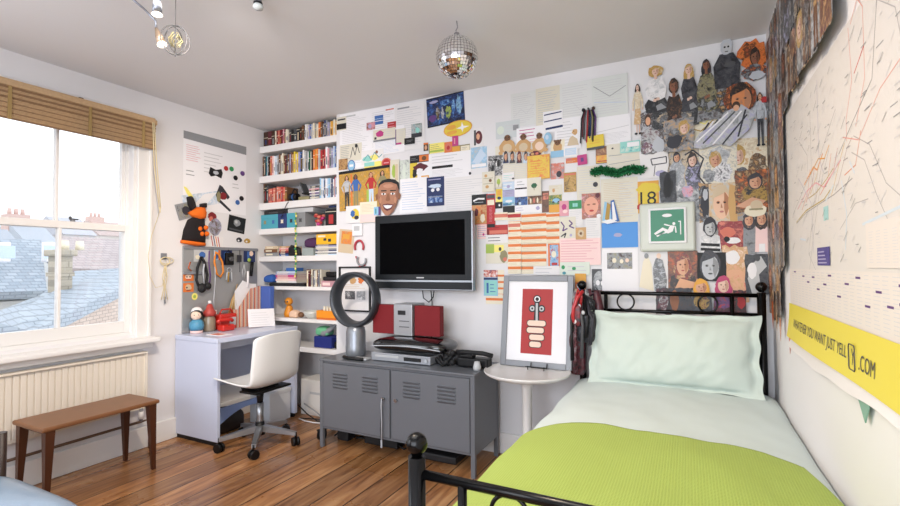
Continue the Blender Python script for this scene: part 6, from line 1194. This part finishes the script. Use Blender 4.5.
# fifth shelf
zz = SZ[4]
stack(-3.42, -3.24, zz, ['grey', 'brown', 'beige'], .03, .16, 'flat books at the left of the fifth shelf', 'at the left end of the fifth shelf', seed=5)
stack(-3.235, -3.10, zz, ['blue', 'navy', 'dred', 'salmon', 'pink', 'tan'], .014, .15, 'flat books left of the black bag', 'on the fifth shelf beside the black bag', seed=6)
q = MB(); lens(Frame((0, YB+.03, 0), (1, 0, 0), (0, -1, 0), 'y', YB+.03), [(289.5, 256), (289.5, 248), (292, 245), (296, 246), (301, 248), (302, 256)], 'soft_black', q, .03)
tag(q.build('bag'), 'small black bag in the middle of the fifth shelf', 'bag')
cushion(-2.96, -2.80, YB+.03, YB+.15, zz+.055, zz+.13, mat('felt_purple', '4b2a4f', .9), 16, crown=.01); tag(cushion(-2.95, -2.81, YB+.03, YB+.16, zz+.07, zz+.14, 'felt_purple', 12).build('hat'), 'dark purple felt hat on the fifth shelf', 'hat')
tag(MB().box(-2.955, YB+.02, zz+.0005, -2.83, YB+.14, zz+.065, mat('cloudy_plastic', '9aa3a0', .2), .006).build('plastic_box'), 'cloudy clear box under the purple hat', 'box')
zt = stack(-2.815, -2.575, zz, ['lblue', 'dgrey', 'white', 'navy', 'grey', 'ivory', 'lav', 'dgrey'], .011, .16, 'magazines on the fifth shelf', 'under the yellow box', seed=9)
tag(MB().box(-2.80, YB+.025, zt, -2.58, YB+.16, zt+.085, mat('box_yellow', 'e8b21e', .5), .003).box(-2.72, YB+.024, zt+.03, -2.69, YB+.025, zt+.05, 'ink').box(-2.67, YB+.024, zt+.02, -2.64, YB+.025, zt+.045, 'ink').box(-2.78, YB+.024, zt+.06, -2.70, YB+.025, zt+.075, 'cream').build('box'), 'bright yellow box on the magazines of the fifth shelf', 'box')
gc = MB()
for i in range(26): gc.ball((-2.995+.006*math.sin(i*1.7), YB-.012, 1.72-.0215*i), .0105, ['lime', 'lemon', 'green'][i % 3], 8, (1, .6, 1))
r_ = root('bead_chain', 'lime green flower chain hanging in front of the grey storage box', 'garland', (-2.995, YB-.012, 1.14)); gc.build('flowers', r_)
MB().tube([(-2.995, YB+.003, 1.735), (-2.995, YB-.012, 1.72), (-2.995, YB-.012, 1.16)], .0015, 'khaki', 5).build('string', r_)
tag(MB().lathe([(0, 0), (.016, 0), (.018, .035), (.012, .05), (0, .055)], (-2.995, YB-.014, 1.10), 'khaki', 12).build('charm'), 'small brownish charm at the foot of the green flower chain', 'charm') if False else None
# sixth shelf
zz = SZ[5]
tag(MB().box(-3.33, YB+.006, zz+.001, -2.92, YB+.2, zz+.028, mat('laptop_black', '17171a', .4), .006).build('laptop'), 'closed black laptop lying on the left part of the sixth shelf', 'laptop')
cushion(-3.43, -3.28, YB-.03, YB+.1, zz+.03, zz+.09, mat('cloth_blue', '2f5aa6', .9), 12)
tag(cushion(-3.41, -3.29, YB+.01, YB+.12, zz+.03, zz+.085, 'cloth_blue', 12).build('cloth'), 'bunched bright blue cloth at the left end of the sixth shelf', 'cloth')
z2_ = stack(-3.27, -3.02, zz+.03, ['white', 'lpink', 'pink', 'magenta', 'lav', 'lblue'], .016, .15, 'pink books on the laptop', 'on the black laptop', seed=12)
tag(MB().box(-3.15, YB+.03, z2_, -3.03, YB+.12, z2_+.03, 'blue', .004).build('box'), 'small blue box on top of the pink books', 'box')
for i in range(7):
    x = -3.37+.018*i; c = ['teal', 'dgrey', 'green', 'navy', 'lgrey', 'dgreen', 'blue'][i]
    tag(MB().lathe([(0, 0), (.007, 0), (.0075, .06), (.004, .075), (.004, .09+.008*(i % 3)), (0, .095+.008*(i % 3))], (x, YB+.15, zz+(.032)), c, 12).build('bottle'), f'slim {HU[c]} bottle behind the blue cloth, {ORD[i]} from the left', 'bottle', 'slim bottles on the sixth shelf')
row(zz, (-2.915, -2.75), ['brown', 'cream', 'maroon', 'brown', 'ivory', 'dbrown', 'lgrey', 'cream', 'brown', 'grey', 'ivory'], (.13, .15), (.11, .13), 'slim books on the sixth shelf', 'sixth shelf', seed=14)
tag(MB().box(-2.745, YB+.025, zz+.0005, -2.585, YB+.15, zz+.05, mat('box_rose', 'b98a93', .6), .003).box(-2.73, YB+.0245, zz+.012, -2.65, YB+.025, zz+.035, 'lpink').build('box'), 'dusty rose box at the right end of the sixth shelf', 'box')
tag(MB().box(-2.735, YB+.03, zz+.051, -2.585, YB+.15, zz+.085, 'soft_black', .01).box(-2.71, YB+.035, zz+.0855, -2.6, YB+.14, zz+.125, blk, .01).build('projector'), 'black gadget stacked on the dusty rose box', 'gadget')
# seventh shelf
zz = SZ[6]
r_ = root('figurine', 'small golden orange figurine on the seventh shelf', 'figurine', (-3.18, YB+.09, zz))
MB().lathe([(0, .0005), (.04, .0005), (.045, .03), (.03, .08), (.022, .10)], (-3.17, YB+.09, zz), mat('orange_figure', 'd98a1f', .4), 16).build('body', r_)
MB().ball((-3.17, YB+.085, zz+.135), .036, 'orange_figure', 14).ball((-3.18, YB+.052, zz+.135), .008, 'ink', 8).ball((-3.155, YB+.053, zz+.135), .008, 'ink', 8).build('head', r_)
tag(MB().box(-2.98, YB+.03, zz+.0005, -2.87, YB+.13, zz+.05, 'tan', .02, 3).build('basket'), 'x', 'x') if False else None
gl = mat('bowl_glass', 'c6c9c4', .12, spec=.8)
tag(MB().lathe([(0, .0005), (.04, .0005), (.055, .012), (.072, .035), (.078, .062), (.074, .062), (.066, .036), (.05, .016), (0, .012)], (-2.90, YB+.09, zz), gl, 28).build('glass_bowl'), 'cloudy glass bowl in the middle of the seventh shelf', 'bowl')
r_ = root('crate', 'orange see-through crate holding pale things on the seventh shelf', 'crate', (-2.68, YB+.09, zz)); oc_ = mat('crate_orange', 'f0941c', .35)
MB().box(-2.79, YB+.02, zz+.0005, -2.585, YB+.16, zz+.018, 'd06a20').box(-2.79, YB+.018, zz+.018, -2.585, YB+.022, zz+.075, oc_).box(-2.79, YB+.158, zz+.018, -2.585, YB+.162, zz+.08, oc_).box(-2.79, YB+.022, zz+.018, -2.786, YB+.158, zz+.075, oc_).box(-2.589, YB+.022, zz+.018, -2.585, YB+.158, zz+.075, oc_).build('crate_body', r_)
for i in range(6): tag(MB().cyl((-2.765+.032*i, YB+.09, zz+.0185), (-2.765+.032*i, YB+.09, zz+.105), .010, .010, 'cream', 10).build('roll'), f'pale roll standing in the orange crate, {ORD[i]} from the left', 'roll', 'pale rolls in the orange crate')
tag(MB().ball((-3.0, YB+.06, zz+.026), .024, 'brown', 12, (1.2, 1, 1)).build('stone'), 'small brown stone left of the glass bowl', 'stone')
tag(cushion(-3.12, -3.03, YB+.03, YB+.1, zz+.001, zz+.05, mat('peach', 'e3c0a4', .6), 10).build('soap_dish'), 'peach coloured dish beside the small brown stone', 'dish')
# lowest shelf
zz = SZ[7]
r_ = root('storage_basket', 'dark blue fabric box on the lowest alcove shelf', 'box', (-2.73, YB+.1, zz))
MB().box(-2.83, YB+.03, zz+.0005, -2.64, YB+.17, zz+.095, mat('fabric_navy', '1c2a78', .8), .008).build('box_body', r_)
tag(cushion(-2.84, -2.70, YB+.05, YB+.15, zz+.097, zz+.16, mat('bag_green', '6fb98c', .35), 12).build('plastic_bag'), 'crumpled green plastic bag in the dark blue box', 'bag')
tag(MB().tube([(-2.82, YB+.08, zz+.11), (-2.75, YB+.07, zz+.115), (-2.68, YB+.08, zz+.16), (-2.62, YB+.09, zz+.21)], .02, 'grey', 8, rs=[.012, .03, .02, .006]).build('plastic_bag'), 'grey plastic bag draped over the dark blue box', 'bag')
tag(MB().box(-2.625, YB+.04, zz+.0005, -2.575, YB+.14, zz+.06, 'soft_black', .015).build('pouch'), 'black pouch right of the dark blue fabric box', 'pouch')
tag(MB().box(-3.0, YB+.06, .0005, -2.66, YB+.26, .30, mat('white_carton', 'dedbd6', .6), .004).box(-2.9, YB+.059, .18, -2.75, YB+.06, .2, 'lgrey').build('storage_box'), 'large white carton on the floor below the lowest shelf', 'box')
# under the desk
r_ = root('storage_box', 'white storage box on the floor under the far end of the desk', 'box', (-3.13, 2.87, 0))
MB().box(-3.22, 2.76, .0005, -3.0, 2.985, .225, mat('box_white', 'd5d8dd', .5), .004).build('box_body', r_); MB().box(-3.225, 2.755, .225, -2.995, 2.99, .255, 'box_white', .004).build('box_lid', r_)
tag(cushion(-3.36, -3.14, 2.42, 2.66, .001, .15, mat('bin_bag', '2a2422', .5), 14).build('bag'), 'dark bundled bag on the floor under the desk', 'bag')
for i in range(4):
    q = MB().tube([(-2.9+.09*t, 2.98-.03*math.sin(t+i)+.02*i, .008+.11*max(0, 1-t*.5)*(i % 2)) for t in range(6)], .005, ['white', 'black', 'black', 'grey'][i], 6)
    tag(q.build('power_cable'), ['loose white cable', 'black cable nearest the desk', 'second black cable', 'loose grey cable'][i]+' on the floor between desk and cabinet', 'cable')
tag(MB().cyl((-2.955, 3.0, .33), (-2.948, 3.0, .33), .03, .03, 'dgrey', 20).build('x'), 'x', 'x') if False else None
# ================================================================== PEGBOARD AND DESK TOP
r_ = root('pegboard', 'grey metal hook board on the left wall above the desk', 'hook board', (XL, 2.65, .76))
pgm = mat('pegboard_grey', 'a4a6a8', .35, metal=.4)
MB().box(XL+.001, 2.32, .765, XL+.012, 3.02, 1.43, pgm, .003).build('board', r_)
MB().box(XL+.012, 2.32, 1.405, XL+.022, 3.02, 1.428, 'steel', .002).build('hook_rail', r_)
MB().box(XL+.012, 2.32, 1.21, XL+.03, 2.49, 1.23, 'steel', .002).build('ledge', r_)
PB = Frame((XL+.014, 0, 0), (0, 1, 0), (1, 0, 0), 'x', XL+.014)
def PP(box, base, shapes, label, **k): return card(PB, box, base, shapes, label, **k)
PP((193.5, 248, 209, 262), 'lgrey', [('b', .55, .5, .2, .25, 'blue'), ('b', .25, .35, .15, .15, 'cream')], 'pale card with a blue mark at the top left of the hook board', name='postcard', cat='card')
PP((213.5, 248.5, 220, 260), 'sky', [('b', .5, .4, .3, .3, 'blue'), R(.7, 0, 1, 1, 'orange')], 'narrow sky blue card behind the orange lanyard', name='postcard', cat='card')
PP((221, 248, 232, 265), 'navy', [('b', .5, .5, .3, .3, 'blue')], 'navy blue card behind the black camera on the hook board', name='postcard', cat='card')
PP((243.5, 249, 255, 262), 'navy', [Q(.65, .65, .18, .2, 'pale'), R(.3, .1, .5, .8, 'blue')], 'navy blue card at the right end of the hook board', name='postcard', cat='card')
PP((183, 272.5, 193.5, 281), 'orange', [('b', .5, .5, .3, .35, 'pale'), Q(.35, .5, .08, .1, 'ink'), Q(.65, .5, .08, .1, 'ink'), R(.3, .15, .7, .25, 'red')], 'upper of the two small orange clown magnets on the hook board', name='magnet', cat='magnet')
PP((183, 283, 193.5, 292), 'orange', [('b', .5, .5, .3, .35, 'beige'), Q(.35, .5, .08, .1, 'ink'), R(.3, .15, .7, .25, 'dred')], 'lower of the two small orange clown magnets on the hook board', name='magnet', cat='magnet')
PP((191.5, 293, 197.5, 300), None, [Q(.5, .5, .5, .5, 'lemon'), ('b', .5, .5, .25, .25, 'lime')], 'round yellow green badge below the clown magnets', name='badge', cat='badge', cut=True)
def P(px, py, d=.03): u, v = PB.hit(px, py); return (XL+d, u, v)
g = root('black_headset', 'black padded headset with strap hanging at the left of the hook board', 'headset', P(200, 292))
MB().tube([P(200, 257), P(196, 268), P(195, 280), P(199, 290), P(204, 288), P(206, 275), P(203, 262), P(200, 257)], .010, 'soft_black', 8).build('strap', g)
MB().tube([P(202, 264, .04), P(201, 272, .04), P(202, 284, .04)], .006, 'silver', 6).build('metal_strip', g)
q = MB(); q.ball(P(199, 288, .05), .035, 'soft_black', 12, (.7, 1, 1.1)).ball(P(205, 286, .05), .028, 'soft_black', 12, (.7, 1, 1.1)); q.build('ear_pad', g)
tag(MB().tube([P(214, 252), P(213, 262), P(215.5, 274), P(219, 277), P(222, 272), P(221, 262), P(217, 254), P(214, 252)], .008, mat('rope_orange', 'd9822c', .7), 8, True).build('lanyard'), 'orange rope lanyard looped on the hook board', 'lanyard')
g = root('grey_lanyard', 'long grey strap with a white tag hanging below the orange rope', 'lanyard', P(213, 320))
MB().tube([P(213, 250), P(214, 280), P(212.5, 300), P(213, 312)], .0045, 'silver', 6).build('strap', g); MB().box(XL+.025, PB.hit(210.5, 0)[0], PB.hit(0, 322)[1] if False else P(213, 322)[2], XL+.032, PB.hit(215.5, 300)[0], P(213, 310)[2], 'white', .002).build('tag', g)
g = root('compact_camera', 'small black camera hanging from the hook board', 'camera', P(227, 266))
a_ = P(223.5, 265); b_ = P(231, 253); MB().box(XL+.02, a_[1], a_[2], XL+.055, b_[1], b_[2], blk, .008).cyl((XL+.055, (a_[1]+b_[1])/2, (a_[2]+b_[2])/2), (XL+.075, (a_[1]+b_[1])/2, (a_[2]+b_[2])/2), .02, .018, 'dgrey', 16).build('camera_body', g)
MB().tube([P(224, 254), P(227, 250), P(231, 254)], .003, blk, 6).build('strap', g)
tag(MB().tube([P(238.5, 250), P(238.5, 256)], .003, 'dgrey', 6).box(XL+.02, P(236, 0)[1] if False else PB.hit(236.2, 258)[0], PB.hit(238, 262)[1], XL+.03, PB.hit(240.6, 258)[0], PB.hit(238, 255)[1], 'ink', .004).tube([P(238.5, 262), P(238.5, 272)], .003, 'dgrey', 6).build('paddle'), 'small dark grey paddle on a thin stick on the hook board', 'paddle')
tag(MB().tube([P(251, 262), P(249.5, 276)], .014, blk, 10).build('torch'), 'black torch hanging at the right end of the hook board', 'torch')
tag(MB().ball(P(247.5, 260, .035), .018, 'lime', 10, (.5, 1, 1)).build('key_ring'), 'lime green key ring beside the hanging black torch', 'key ring')
g = root('key_bunch', 'bunch of silver keys on a ring in the middle of the hook board', 'keys', P(228, 276))
MB().tube([P(228+2.2*math.cos(t*PI/5), 270+2.4*math.sin(t*PI/5)) for t in range(10)], .003, 'silver', 6, True).build('ring', g)
for i in range(4): MB().tube([P(226+1.4*i, 272), P(225+1.9*i, 280+(i % 2)*2)], .006, ['silver', 'gold', 'steel', 'silver'][i], 5).build('key', g)
g = root('tassel', 'tan straw tassel hanging low on the hook board above the red tin', 'tassel', P(232, 310))
MB().tube([P(236, 284), P(234, 292)], .003, 'tan', 5).build('cord', g)
q = MB()
for i in range(9): q.tube([P(234, 292), P(232+.8*(i-4)*.6, 301, .03+.003*(i % 3)), P(229+1.1*(i-2), 313, .035)], .0035, ['tan', 'gold', 'beige'][i % 3], 5)
q.build('straw', g)
tag(MB().tube([P(208, 251), P(207.5, 262), P(209, 275), P(208, 288)], .005, 'purple', 6).build('ribbon'), 'thin purple ribbon hanging between the black headset and the orange rope', 'ribbon')
tag(MB().tube([P(243, 264), P(244, 272), P(242.5, 281), P(241, 272), P(243, 264)], .004, 'lgrey', 6).build('cord'), 'pale grey cord loop below the dark grey paddle', 'cord')
tag(MB().tube([P(189, 262), P(187, 268), P(190, 271)], .005, 'ginger', 6).build('charm'), 'small rusty charm at the far left of the hook board', 'charm')
# things on the desk
zd = DZ+.0005
def onZ(px, py, z): d = ray(px, py); return d*((z-H)/d.z)+Vector((0, 0, H))
K1 = 1.45
g = root('doll', 'small doll with white hood, black hair and blue body on the near desk corner', 'doll', (-3.385, 2.40, zd)); dx, dy = -3.385, 2.40
def sc(P_, k): return [(r_*k, z_*k) for r_, z_ in P_]
MB().lathe(sc([(0, 0), (.030, 0), (.032, .012), (0, .014)], K1), (dx, dy, zd), 'lpink', 20).build('base', g)
MB().lathe(sc([(0, .014), (.032, .016), (.036, .035), (.034, .055), (.020, .072), (0, .076)], K1), (dx, dy, zd), mat('doll_blue', '4d8fb0', .4, noise_amt=.3, scale=60), 20).build('body', g)
MB().ball((dx+.008, dy-.010, zd+.136), .038, 'pale', 16).ball((dx+.043, dy-.016, zd+.140), .004, 'black', 6).ball((dx+.028, dy-.040, zd+.140), .004, 'black', 6).build('head', g)
MB().ball((dx-.002, dy+.002, zd+.146), .043, 'black', 16).build('hair', g); MB().ball((dx-.008, dy+.006, zd+.156), .043, 'white', 16).build('hood', g)
g = root('glass_jar', 'tall glass jar with a red knobbly lid beside the hooded doll', 'jar', (-3.40, 2.50, zd)); jx, jy = -3.385, 2.51; K2 = 1.5
MB().lathe(sc([(0, 0), (.026, 0), (.030, .01), (.030, .06), (.024, .075), (.024, .08), (0, .08)], K2), (jx, jy, zd), mat('jar_glass', '8d7f6c', .15, spec=.7), 24).build('jar_body', g)
MB().lathe(sc([(0, .08), (.030, .08), (.032, .10), (.02, .115), (.012, .14), (0, .145)], K2), (jx, jy, zd), mat('jar_red', 'b0413a', .5), 20).ball((jx, jy, zd+.228), .014, 'white', 10).build('lid', g)
g = root('red_tin', 'bright red lunch tin with handle at the back of the desk', 'tin', (-3.40, 2.66, zd))
rt = mat('tin_red', 'c8281e', .35, coat=.3)
MB().box(-3.425, 2.575, zd, -3.345, 2.735, zd+.125, rt, .012, 3).build('tin_body', g); MB().tube([(-3.385, 2.60, zd+.125), (-3.385, 2.62, zd+.16), (-3.385, 2.70, zd+.16), (-3.385, 2.72, zd+.125)], .006, rt, 8).build('handle', g)
MB().box(-3.344, 2.66, zd+.03, -3.338, 2.72, zd+.095, 'lgrey', .002).build('label_plate', g)
g = root('toy_telephone', 'red toy telephone in front of the red tin', 'telephone', (-3.31, 2.58, zd))
MB().box(-3.33, 2.53, zd, -3.25, 2.64, zd+.05, rt, .014, 3).build('phone_base', g); MB().tube([(-3.30, 2.515, zd+.07), (-3.30, 2.53, zd+.085), (-3.30, 2.64, zd+.085), (-3.30, 2.655, zd+.07)], .014, rt, 10).build('handset', g)
MB().cyl((-3.262, 2.585, zd+.028), (-3.252, 2.585, zd+.028), .02, .02, 'black', 14).build('dial', g)
# magazine file
def stripes():
    m = bpy.data.materials.new('file_stripes'); m.use_nodes = True; n = m.node_tree; tc = n.nodes.new('ShaderNodeTexCoord'); sx = n.nodes.new('ShaderNodeSeparateXYZ'); n.links.new(tc.outputs['Object'], sx.inputs[0])
    a = n.nodes.new('ShaderNodeMath'); a.operation = 'ADD'; n.links.new(sx.outputs[0], a.inputs[0]); n.links.new(sx.outputs[1], a.inputs[1])
    d_ = n.nodes.new('ShaderNodeMath'); d_.operation = 'MULTIPLY'; d_.inputs[1].default_value = 26; n.links.new(a.outputs[0], d_.inputs[0]); f_ = n.nodes.new('ShaderNodeMath'); f_.operation = 'FRACT'; n.links.new(d_.outputs[0], f_.inputs[0])
    r = n.nodes.new('ShaderNodeValToRGB'); r.color_ramp.interpolation = 'CONSTANT'; e = r.color_ramp.elements; e[0].color = lin('c9553c'); e[1].position = .3; e[1].color = lin('e0cdb4')
    for p, c in ((.45, 'e08e5a'), (.6, 'e5dacb'), (.75, '7d7a83'), (.88, 'e0cdb4')): q = e.new(p); q.color = lin(c)
    n.links.new(f_.outputs[0], r.inputs[0]); n.links.new(r.outputs[0], n.nodes['Principled BSDF'].inputs['Base Color']); return m
g = root('magazine_file', 'striped red, orange and cream magazine file on the desk', 'magazine file', (-3.2, 2.72, zd)); stm = stripes()
fx0, fx1, fy = 2.745, 2.985, -3.432
prof2 = [(fx0, .0), (fx1, .0), (fx1, .335), (fx0+.13, .32), (fx0, .15)]
MB().prism([(fy, a, zd+b_) for a, b_ in prof2], (.003, 0, 0), stm).prism([(fy+.075, a, zd+b_) for a, b_ in prof2], (.003, 0, 0), stm).box(fy+.003, fx1-.003, zd, fy+.075, fx1, zd+.335, stm).box(fy+.003, fx0, zd, fy+.075, fx0+.003, zd+.15, stm).box(fy+.003, fx0+.003, zd, fy+.075, fx1-.003, zd+.004, stm).build('file_body', g)
for i in range(3):
    yy_ = fy+.018+.018*i
    tag(MB().prism([(yy_, fx0+.03, zd+.01), (yy_, fx1-.01, zd+.01), (yy_, fx1-.03, zd+.345+.006*i), (yy_, fx0+.10, zd+.39-.014*i), (yy_, fx0+.02, zd+.30)], (.002, 0, 0), 'paperw').build('paper_sheet'), ['rear', 'middle', 'front'][i]+' white paper sheet sticking out of the striped magazine file', 'paper', 'papers in the striped file')
tag(MB().cyl((fy+.064, 2.86, zd+.33), (fy+.064, 2.86, zd+.47), .009, .009, 'white', 12).build('candle'), 'white candle sticking up from the striped magazine file', 'candle')
tag(MB().box(-3.43, 2.988, zd, -3.245, 3.034, zd+.335, mat('box_blue', '4664b0', .5), .004).build('box_file'), 'plain blue box file behind the striped magazine file', 'box file')
M_ = Matrix.Translation((-3.19, 2.865, zd)) @ Matrix.Rotation(math.radians(72), 4, 'Z') @ Matrix.Rotation(math.radians(-14), 4, 'X') @ Matrix.Rotation(math.radians(2), 4, 'Y')
q = MB(); q.box(-.12, 0, .004, .105, .003, .155, 'paperw', M=M_)
for i in range(6): q.box(-.095, -.0006, .02+.02*i, .06-.012*(i % 3), -.0001, .0225+.02*i, 'faint', M=M_)
tag(q.build('certificate'), 'white printed card propped up in front of the striped magazine file', 'card')
tag(MB().box(-3.22, 2.36, zd, -3.06, 2.46, zd+.003, 'paperw').box(-3.20, 2.37, zd+.003, -3.10, 2.44, zd+.0035, 'salmon').build('paper_sheet'), 'flat white and pink paper on the near part of the desk', 'paper')
# ================================================================== OUTSIDE THE WINDOW
def slate(name, c, c2, sc=7, rw=.28):
    m = bpy.data.materials.new(name); m.use_nodes = True; n = m.node_tree; tc = n.nodes.new('ShaderNodeTexCoord'); b = n.nodes.new('ShaderNodeTexBrick')
    
    sx = n.nodes.new('ShaderNodeSeparateXYZ'); cx = n.nodes.new('ShaderNodeCombineXYZ'); n.links.new(tc.outputs['Object'], sx.inputs[0]); n.links.new(sx.outputs[1], cx.inputs[0])
    a = n.nodes.new('ShaderNodeMath'); a.operation = 'MULTIPLY'; n.links.new(sx.outputs[2], a.inputs[0]); a.inputs[1].default_value = 1.5; n.links.new(a.outputs[0], cx.inputs[1]); n.links.new(cx.outputs[0], b.inputs['Vector'])
    b.inputs['Color1'].default_value = lin(c); b.inputs['Color2'].default_value = lin(c2); b.inputs['Mortar'].default_value = tuple(x*.6 for x in lin(c)[:3])+(1,)
    b.inputs['Scale'].default_value = 1; b.inputs['Brick Width'].default_value = rw*1.9; b.inputs['Row Height'].default_value = rw; b.inputs['Mortar Size'].default_value = .008
    n.links.new(b.outputs[0], n.nodes['Principled BSDF'].inputs['Base Color']); n.nodes['Principled BSDF'].inputs['Roughness'].default_value = .5; _M[name] = m; return m
sl1 = slate('slate_blue', 'a4aeb8', '8f9ba7', rw=.075); sl2 = slate('slate_grey', 'a3adb7', '9ba5b0', rw=.07); tl = slate('roof_tiles', 'b3a6a5', 'a69997', rw=.1); br = slate('brick_wall', 'c9b7aa', 'bba698', rw=.07); st1 = slate('chimney_brick', 'b8ae9c', 'a59b89', rw=.14)
rend = mat('render_white', 'c9c9c6', .8); terra_hazed = mat('terracotta', 'cfb3aa', .7)  # far chimney terracotta has the haze mixed into its colour
def roof(nm, X, pts, slope, m, th=.12):
    """a pitched plane: ridge points lie at X-slope, eave points at X; pixel pairs (px, py, is_ridge)"""
    P_ = [onX(px, py, X-(slope if r_ else 0)) for px, py, r_ in pts]
    return P_, MB().prism(P_, (-.05, 0, -th), m)
# slate roof house
h = root('slate_roof_house', 'house with a blue grey slate roof and skylights seen through the left pane', 'house', (-11, 4, -6))
P_, q = roof('r', -9.5, [(-45, 240, 1), (41, 239, 1), (47, 291, 0), (-45, 293, 0)], 1.6, sl1); q.build('roof', h)
a, b_ = P_[3], P_[2]; 
MB().box(a.x-4.0, a.y+.1, -6, a.x-.25, b_.y-.1, b_.z-.15, rend).build('wall', h)
c1 = P_[1]; MB().prism([c1, b_, Vector((c1.x-2.4, b_.y, b_.z))], (0, 0, -.1), sl1).build('hip_roof', h); MB().prism([(b_.x-.3, a.y+.2, b_.z-.2), (c1.x, a.y+.2, c1.z-.3), (c1.x-2.4, a.y+.2, b_.z-.2)], (0, c1.y-a.y-.2, 0), rend).build('wall', h)
MB().prism([P_[0], P_[1], P_[1]+Vector((-2.4, 0, -1.5)), P_[0]+Vector((-2.4, 0, -1.5))], (0, 0, -.1), sl1).build('rear_roof', h)
for (x0, y0, x1, y1) in ((41, 243, 46.5, 262), (-3, 243, 3, 262)):
    A_, B_ = onX(x0, y0, -10.55), onX(x1, y1, -10.05); s_ = MB(); s_.box(B_.x-.2, A_.y, B_.z, B_.x+.02, B_.y, A_.z, 'white', .02).box(B_.x+.02, A_.y+.05, B_.z+.06, B_.x+.03, B_.y-.05, A_.z-.06, 'lblue'); s_.build('skylight', h)
# nearer lean-to roof with chimney
h2 = root('extension_house', 'nearer building with a sloping grey slate roof, brick flank and chimney', 'house', (-8, 5, -6))
T = [onX(-20, 318, -6.2), onX(32, 331.5, -6.2), onX(122, 287, -7.6), onX(122, 268, -8.8), onX(75, 271, -9.2), onX(40, 295, -8.6)]
MB().prism(T, (0, 0, -.14), sl2).build('roof', h2)
F_ = [onX(32, 333, -6.25), onX(122, 288.5, -7.65)]
MB().prism([F_[0], F_[1], Vector((F_[1].x, F_[1].y, -6)), Vector((F_[0].x, F_[0].y, -6))], (-.25, -.1, 0), br).build('brick_wall', h2)
F0 = onX(-20, 320, -6.25)
MB().prism([F0, F_[0], Vector((F_[0].x, F_[0].y, -6)), Vector((F0.x, F0.y, -6))], (-.25, 0, 0), br).build('brick_wall', h2)
A_, B_ = onX(49, 256, -8.3), onX(72, 303, -8.3); ch_ = MB(); ch_.box(A_.x-.3, A_.y+.12, B_.z-.2, A_.x, B_.y, A_.z, st1); ck = ch_.build('chimney', h2)
MB().box(A_.x-.34, A_.y+.07, A_.z, A_.x+.05, B_.y+.05, A_.z+.10, st1, .02).box(A_.x-.32, A_.y+.1, A_.z-.3, A_.x+.02, B_.y+.02, A_.z-.24, st1).build('chimney_cap', ck)
for i in range(2): MB().cyl((A_.x-.15, A_.y+.26+.2*i, A_.z+.1), (A_.x-.15, A_.y+.26+.2*i, A_.z+.24), .06, .05, 'cream', 14).build('chimney_pot', ck)
# tiled roof behind
h3 = root('tiled_roof_house', 'terrace house with a dull brown tiled roof behind the chimney', 'house', (-14, 8, -6))
P_, q = roof('r', -13, [(60, 236, 1), (130, 240, 1), (130, 270, 0), (60, 268, 0)], 2.0, tl); q.build('roof', h3)
MB().box(P_[3].x-3.5, P_[3].y, -6, P_[3].x-.3, P_[2].y, P_[2].z-.1, rend).build('wall', h3)
# distant terraces with chimneys, wall and roof colours paled to stand for haze
def far_house(px0, px1, pyt, X, wallc, roofc, nch, lab, pots=True):
    a, b_ = onX(px0, pyt, X), onX(px1, pyt, X); h = root('distant_house', lab, 'house', ((a.x+b_.x)/2-2, (a.y+b_.y)/2, -6), 'distant houses beyond the window')
    e = a.z-1.3; w_ = mat('far_'+wallc, wallc, .8); r2 = mat('far_'+roofc, roofc, .7)
    MB().box(a.x-4.6, a.y+.1, -6, a.x-.1, b_.y-.1, e, w_).build('wall', h)
    q = MB().prism([(a.x, a.y, e), (a.x-2.3, a.y, a.z), (a.x-4.7, a.y, e)], (0, b_.y-a.y, 0), r2); q.build('roof', h)
    for i in range(nch):
        y = a.y+(b_.y-a.y)*(.3+.5*i); c_ = MB().box(a.x-2.8, y-.5, e, a.x-1.9, y+.5, a.z+.35, terra_hazed).build('chimney', h)
        for k in range(3): MB().cyl((a.x-2.35, y-.3+.3*k, a.z+.35), (a.x-2.35, y-.3+.3*k, a.z+.7), .11, .09, terra_hazed, 10).build('chimney_pot', c_)
    wn = MB()
    for i in range(3):
        y = a.y+(b_.y-a.y)*(.2+.28*i); MB().box(a.x-.12, y-.35, e-1.6, a.x-.06, y+.35, e-.4, 'lblue').build('window', h)
far_house(-25, 34, 224, -24, 'cfcfd0', 'a3a9b2', 0, 'pale distant house at the left edge of the window')
far_house(26, 60, 218, -32, 'd2cdca', 'aab0b8', 1, 'pale distant house with terracotta chimney pots near the window middle')
far_house(64, 98, 214, -36, 'cdcaca', 'b3b4bb', 0, 'distant house with lilac grey roof right of the glazing bar')
far_house(100, 135, 219, -42, 'd6cfc9', 'b9a7a2', 1, 'distant house with a pinkish roof at the right edge of the window')
far_house(-40, 12, 212, -46, 'cdd0d4', 'b6bdc6', 0, 'farthest pale house at the upper left of the window')
gm = mat('yard_ground', '8f8c86', .9)
g_ = MB().box(-60, -30, -6.1, XL-.3, 60, -6, gm).build('ground'); g_['kind'] = 'structure'
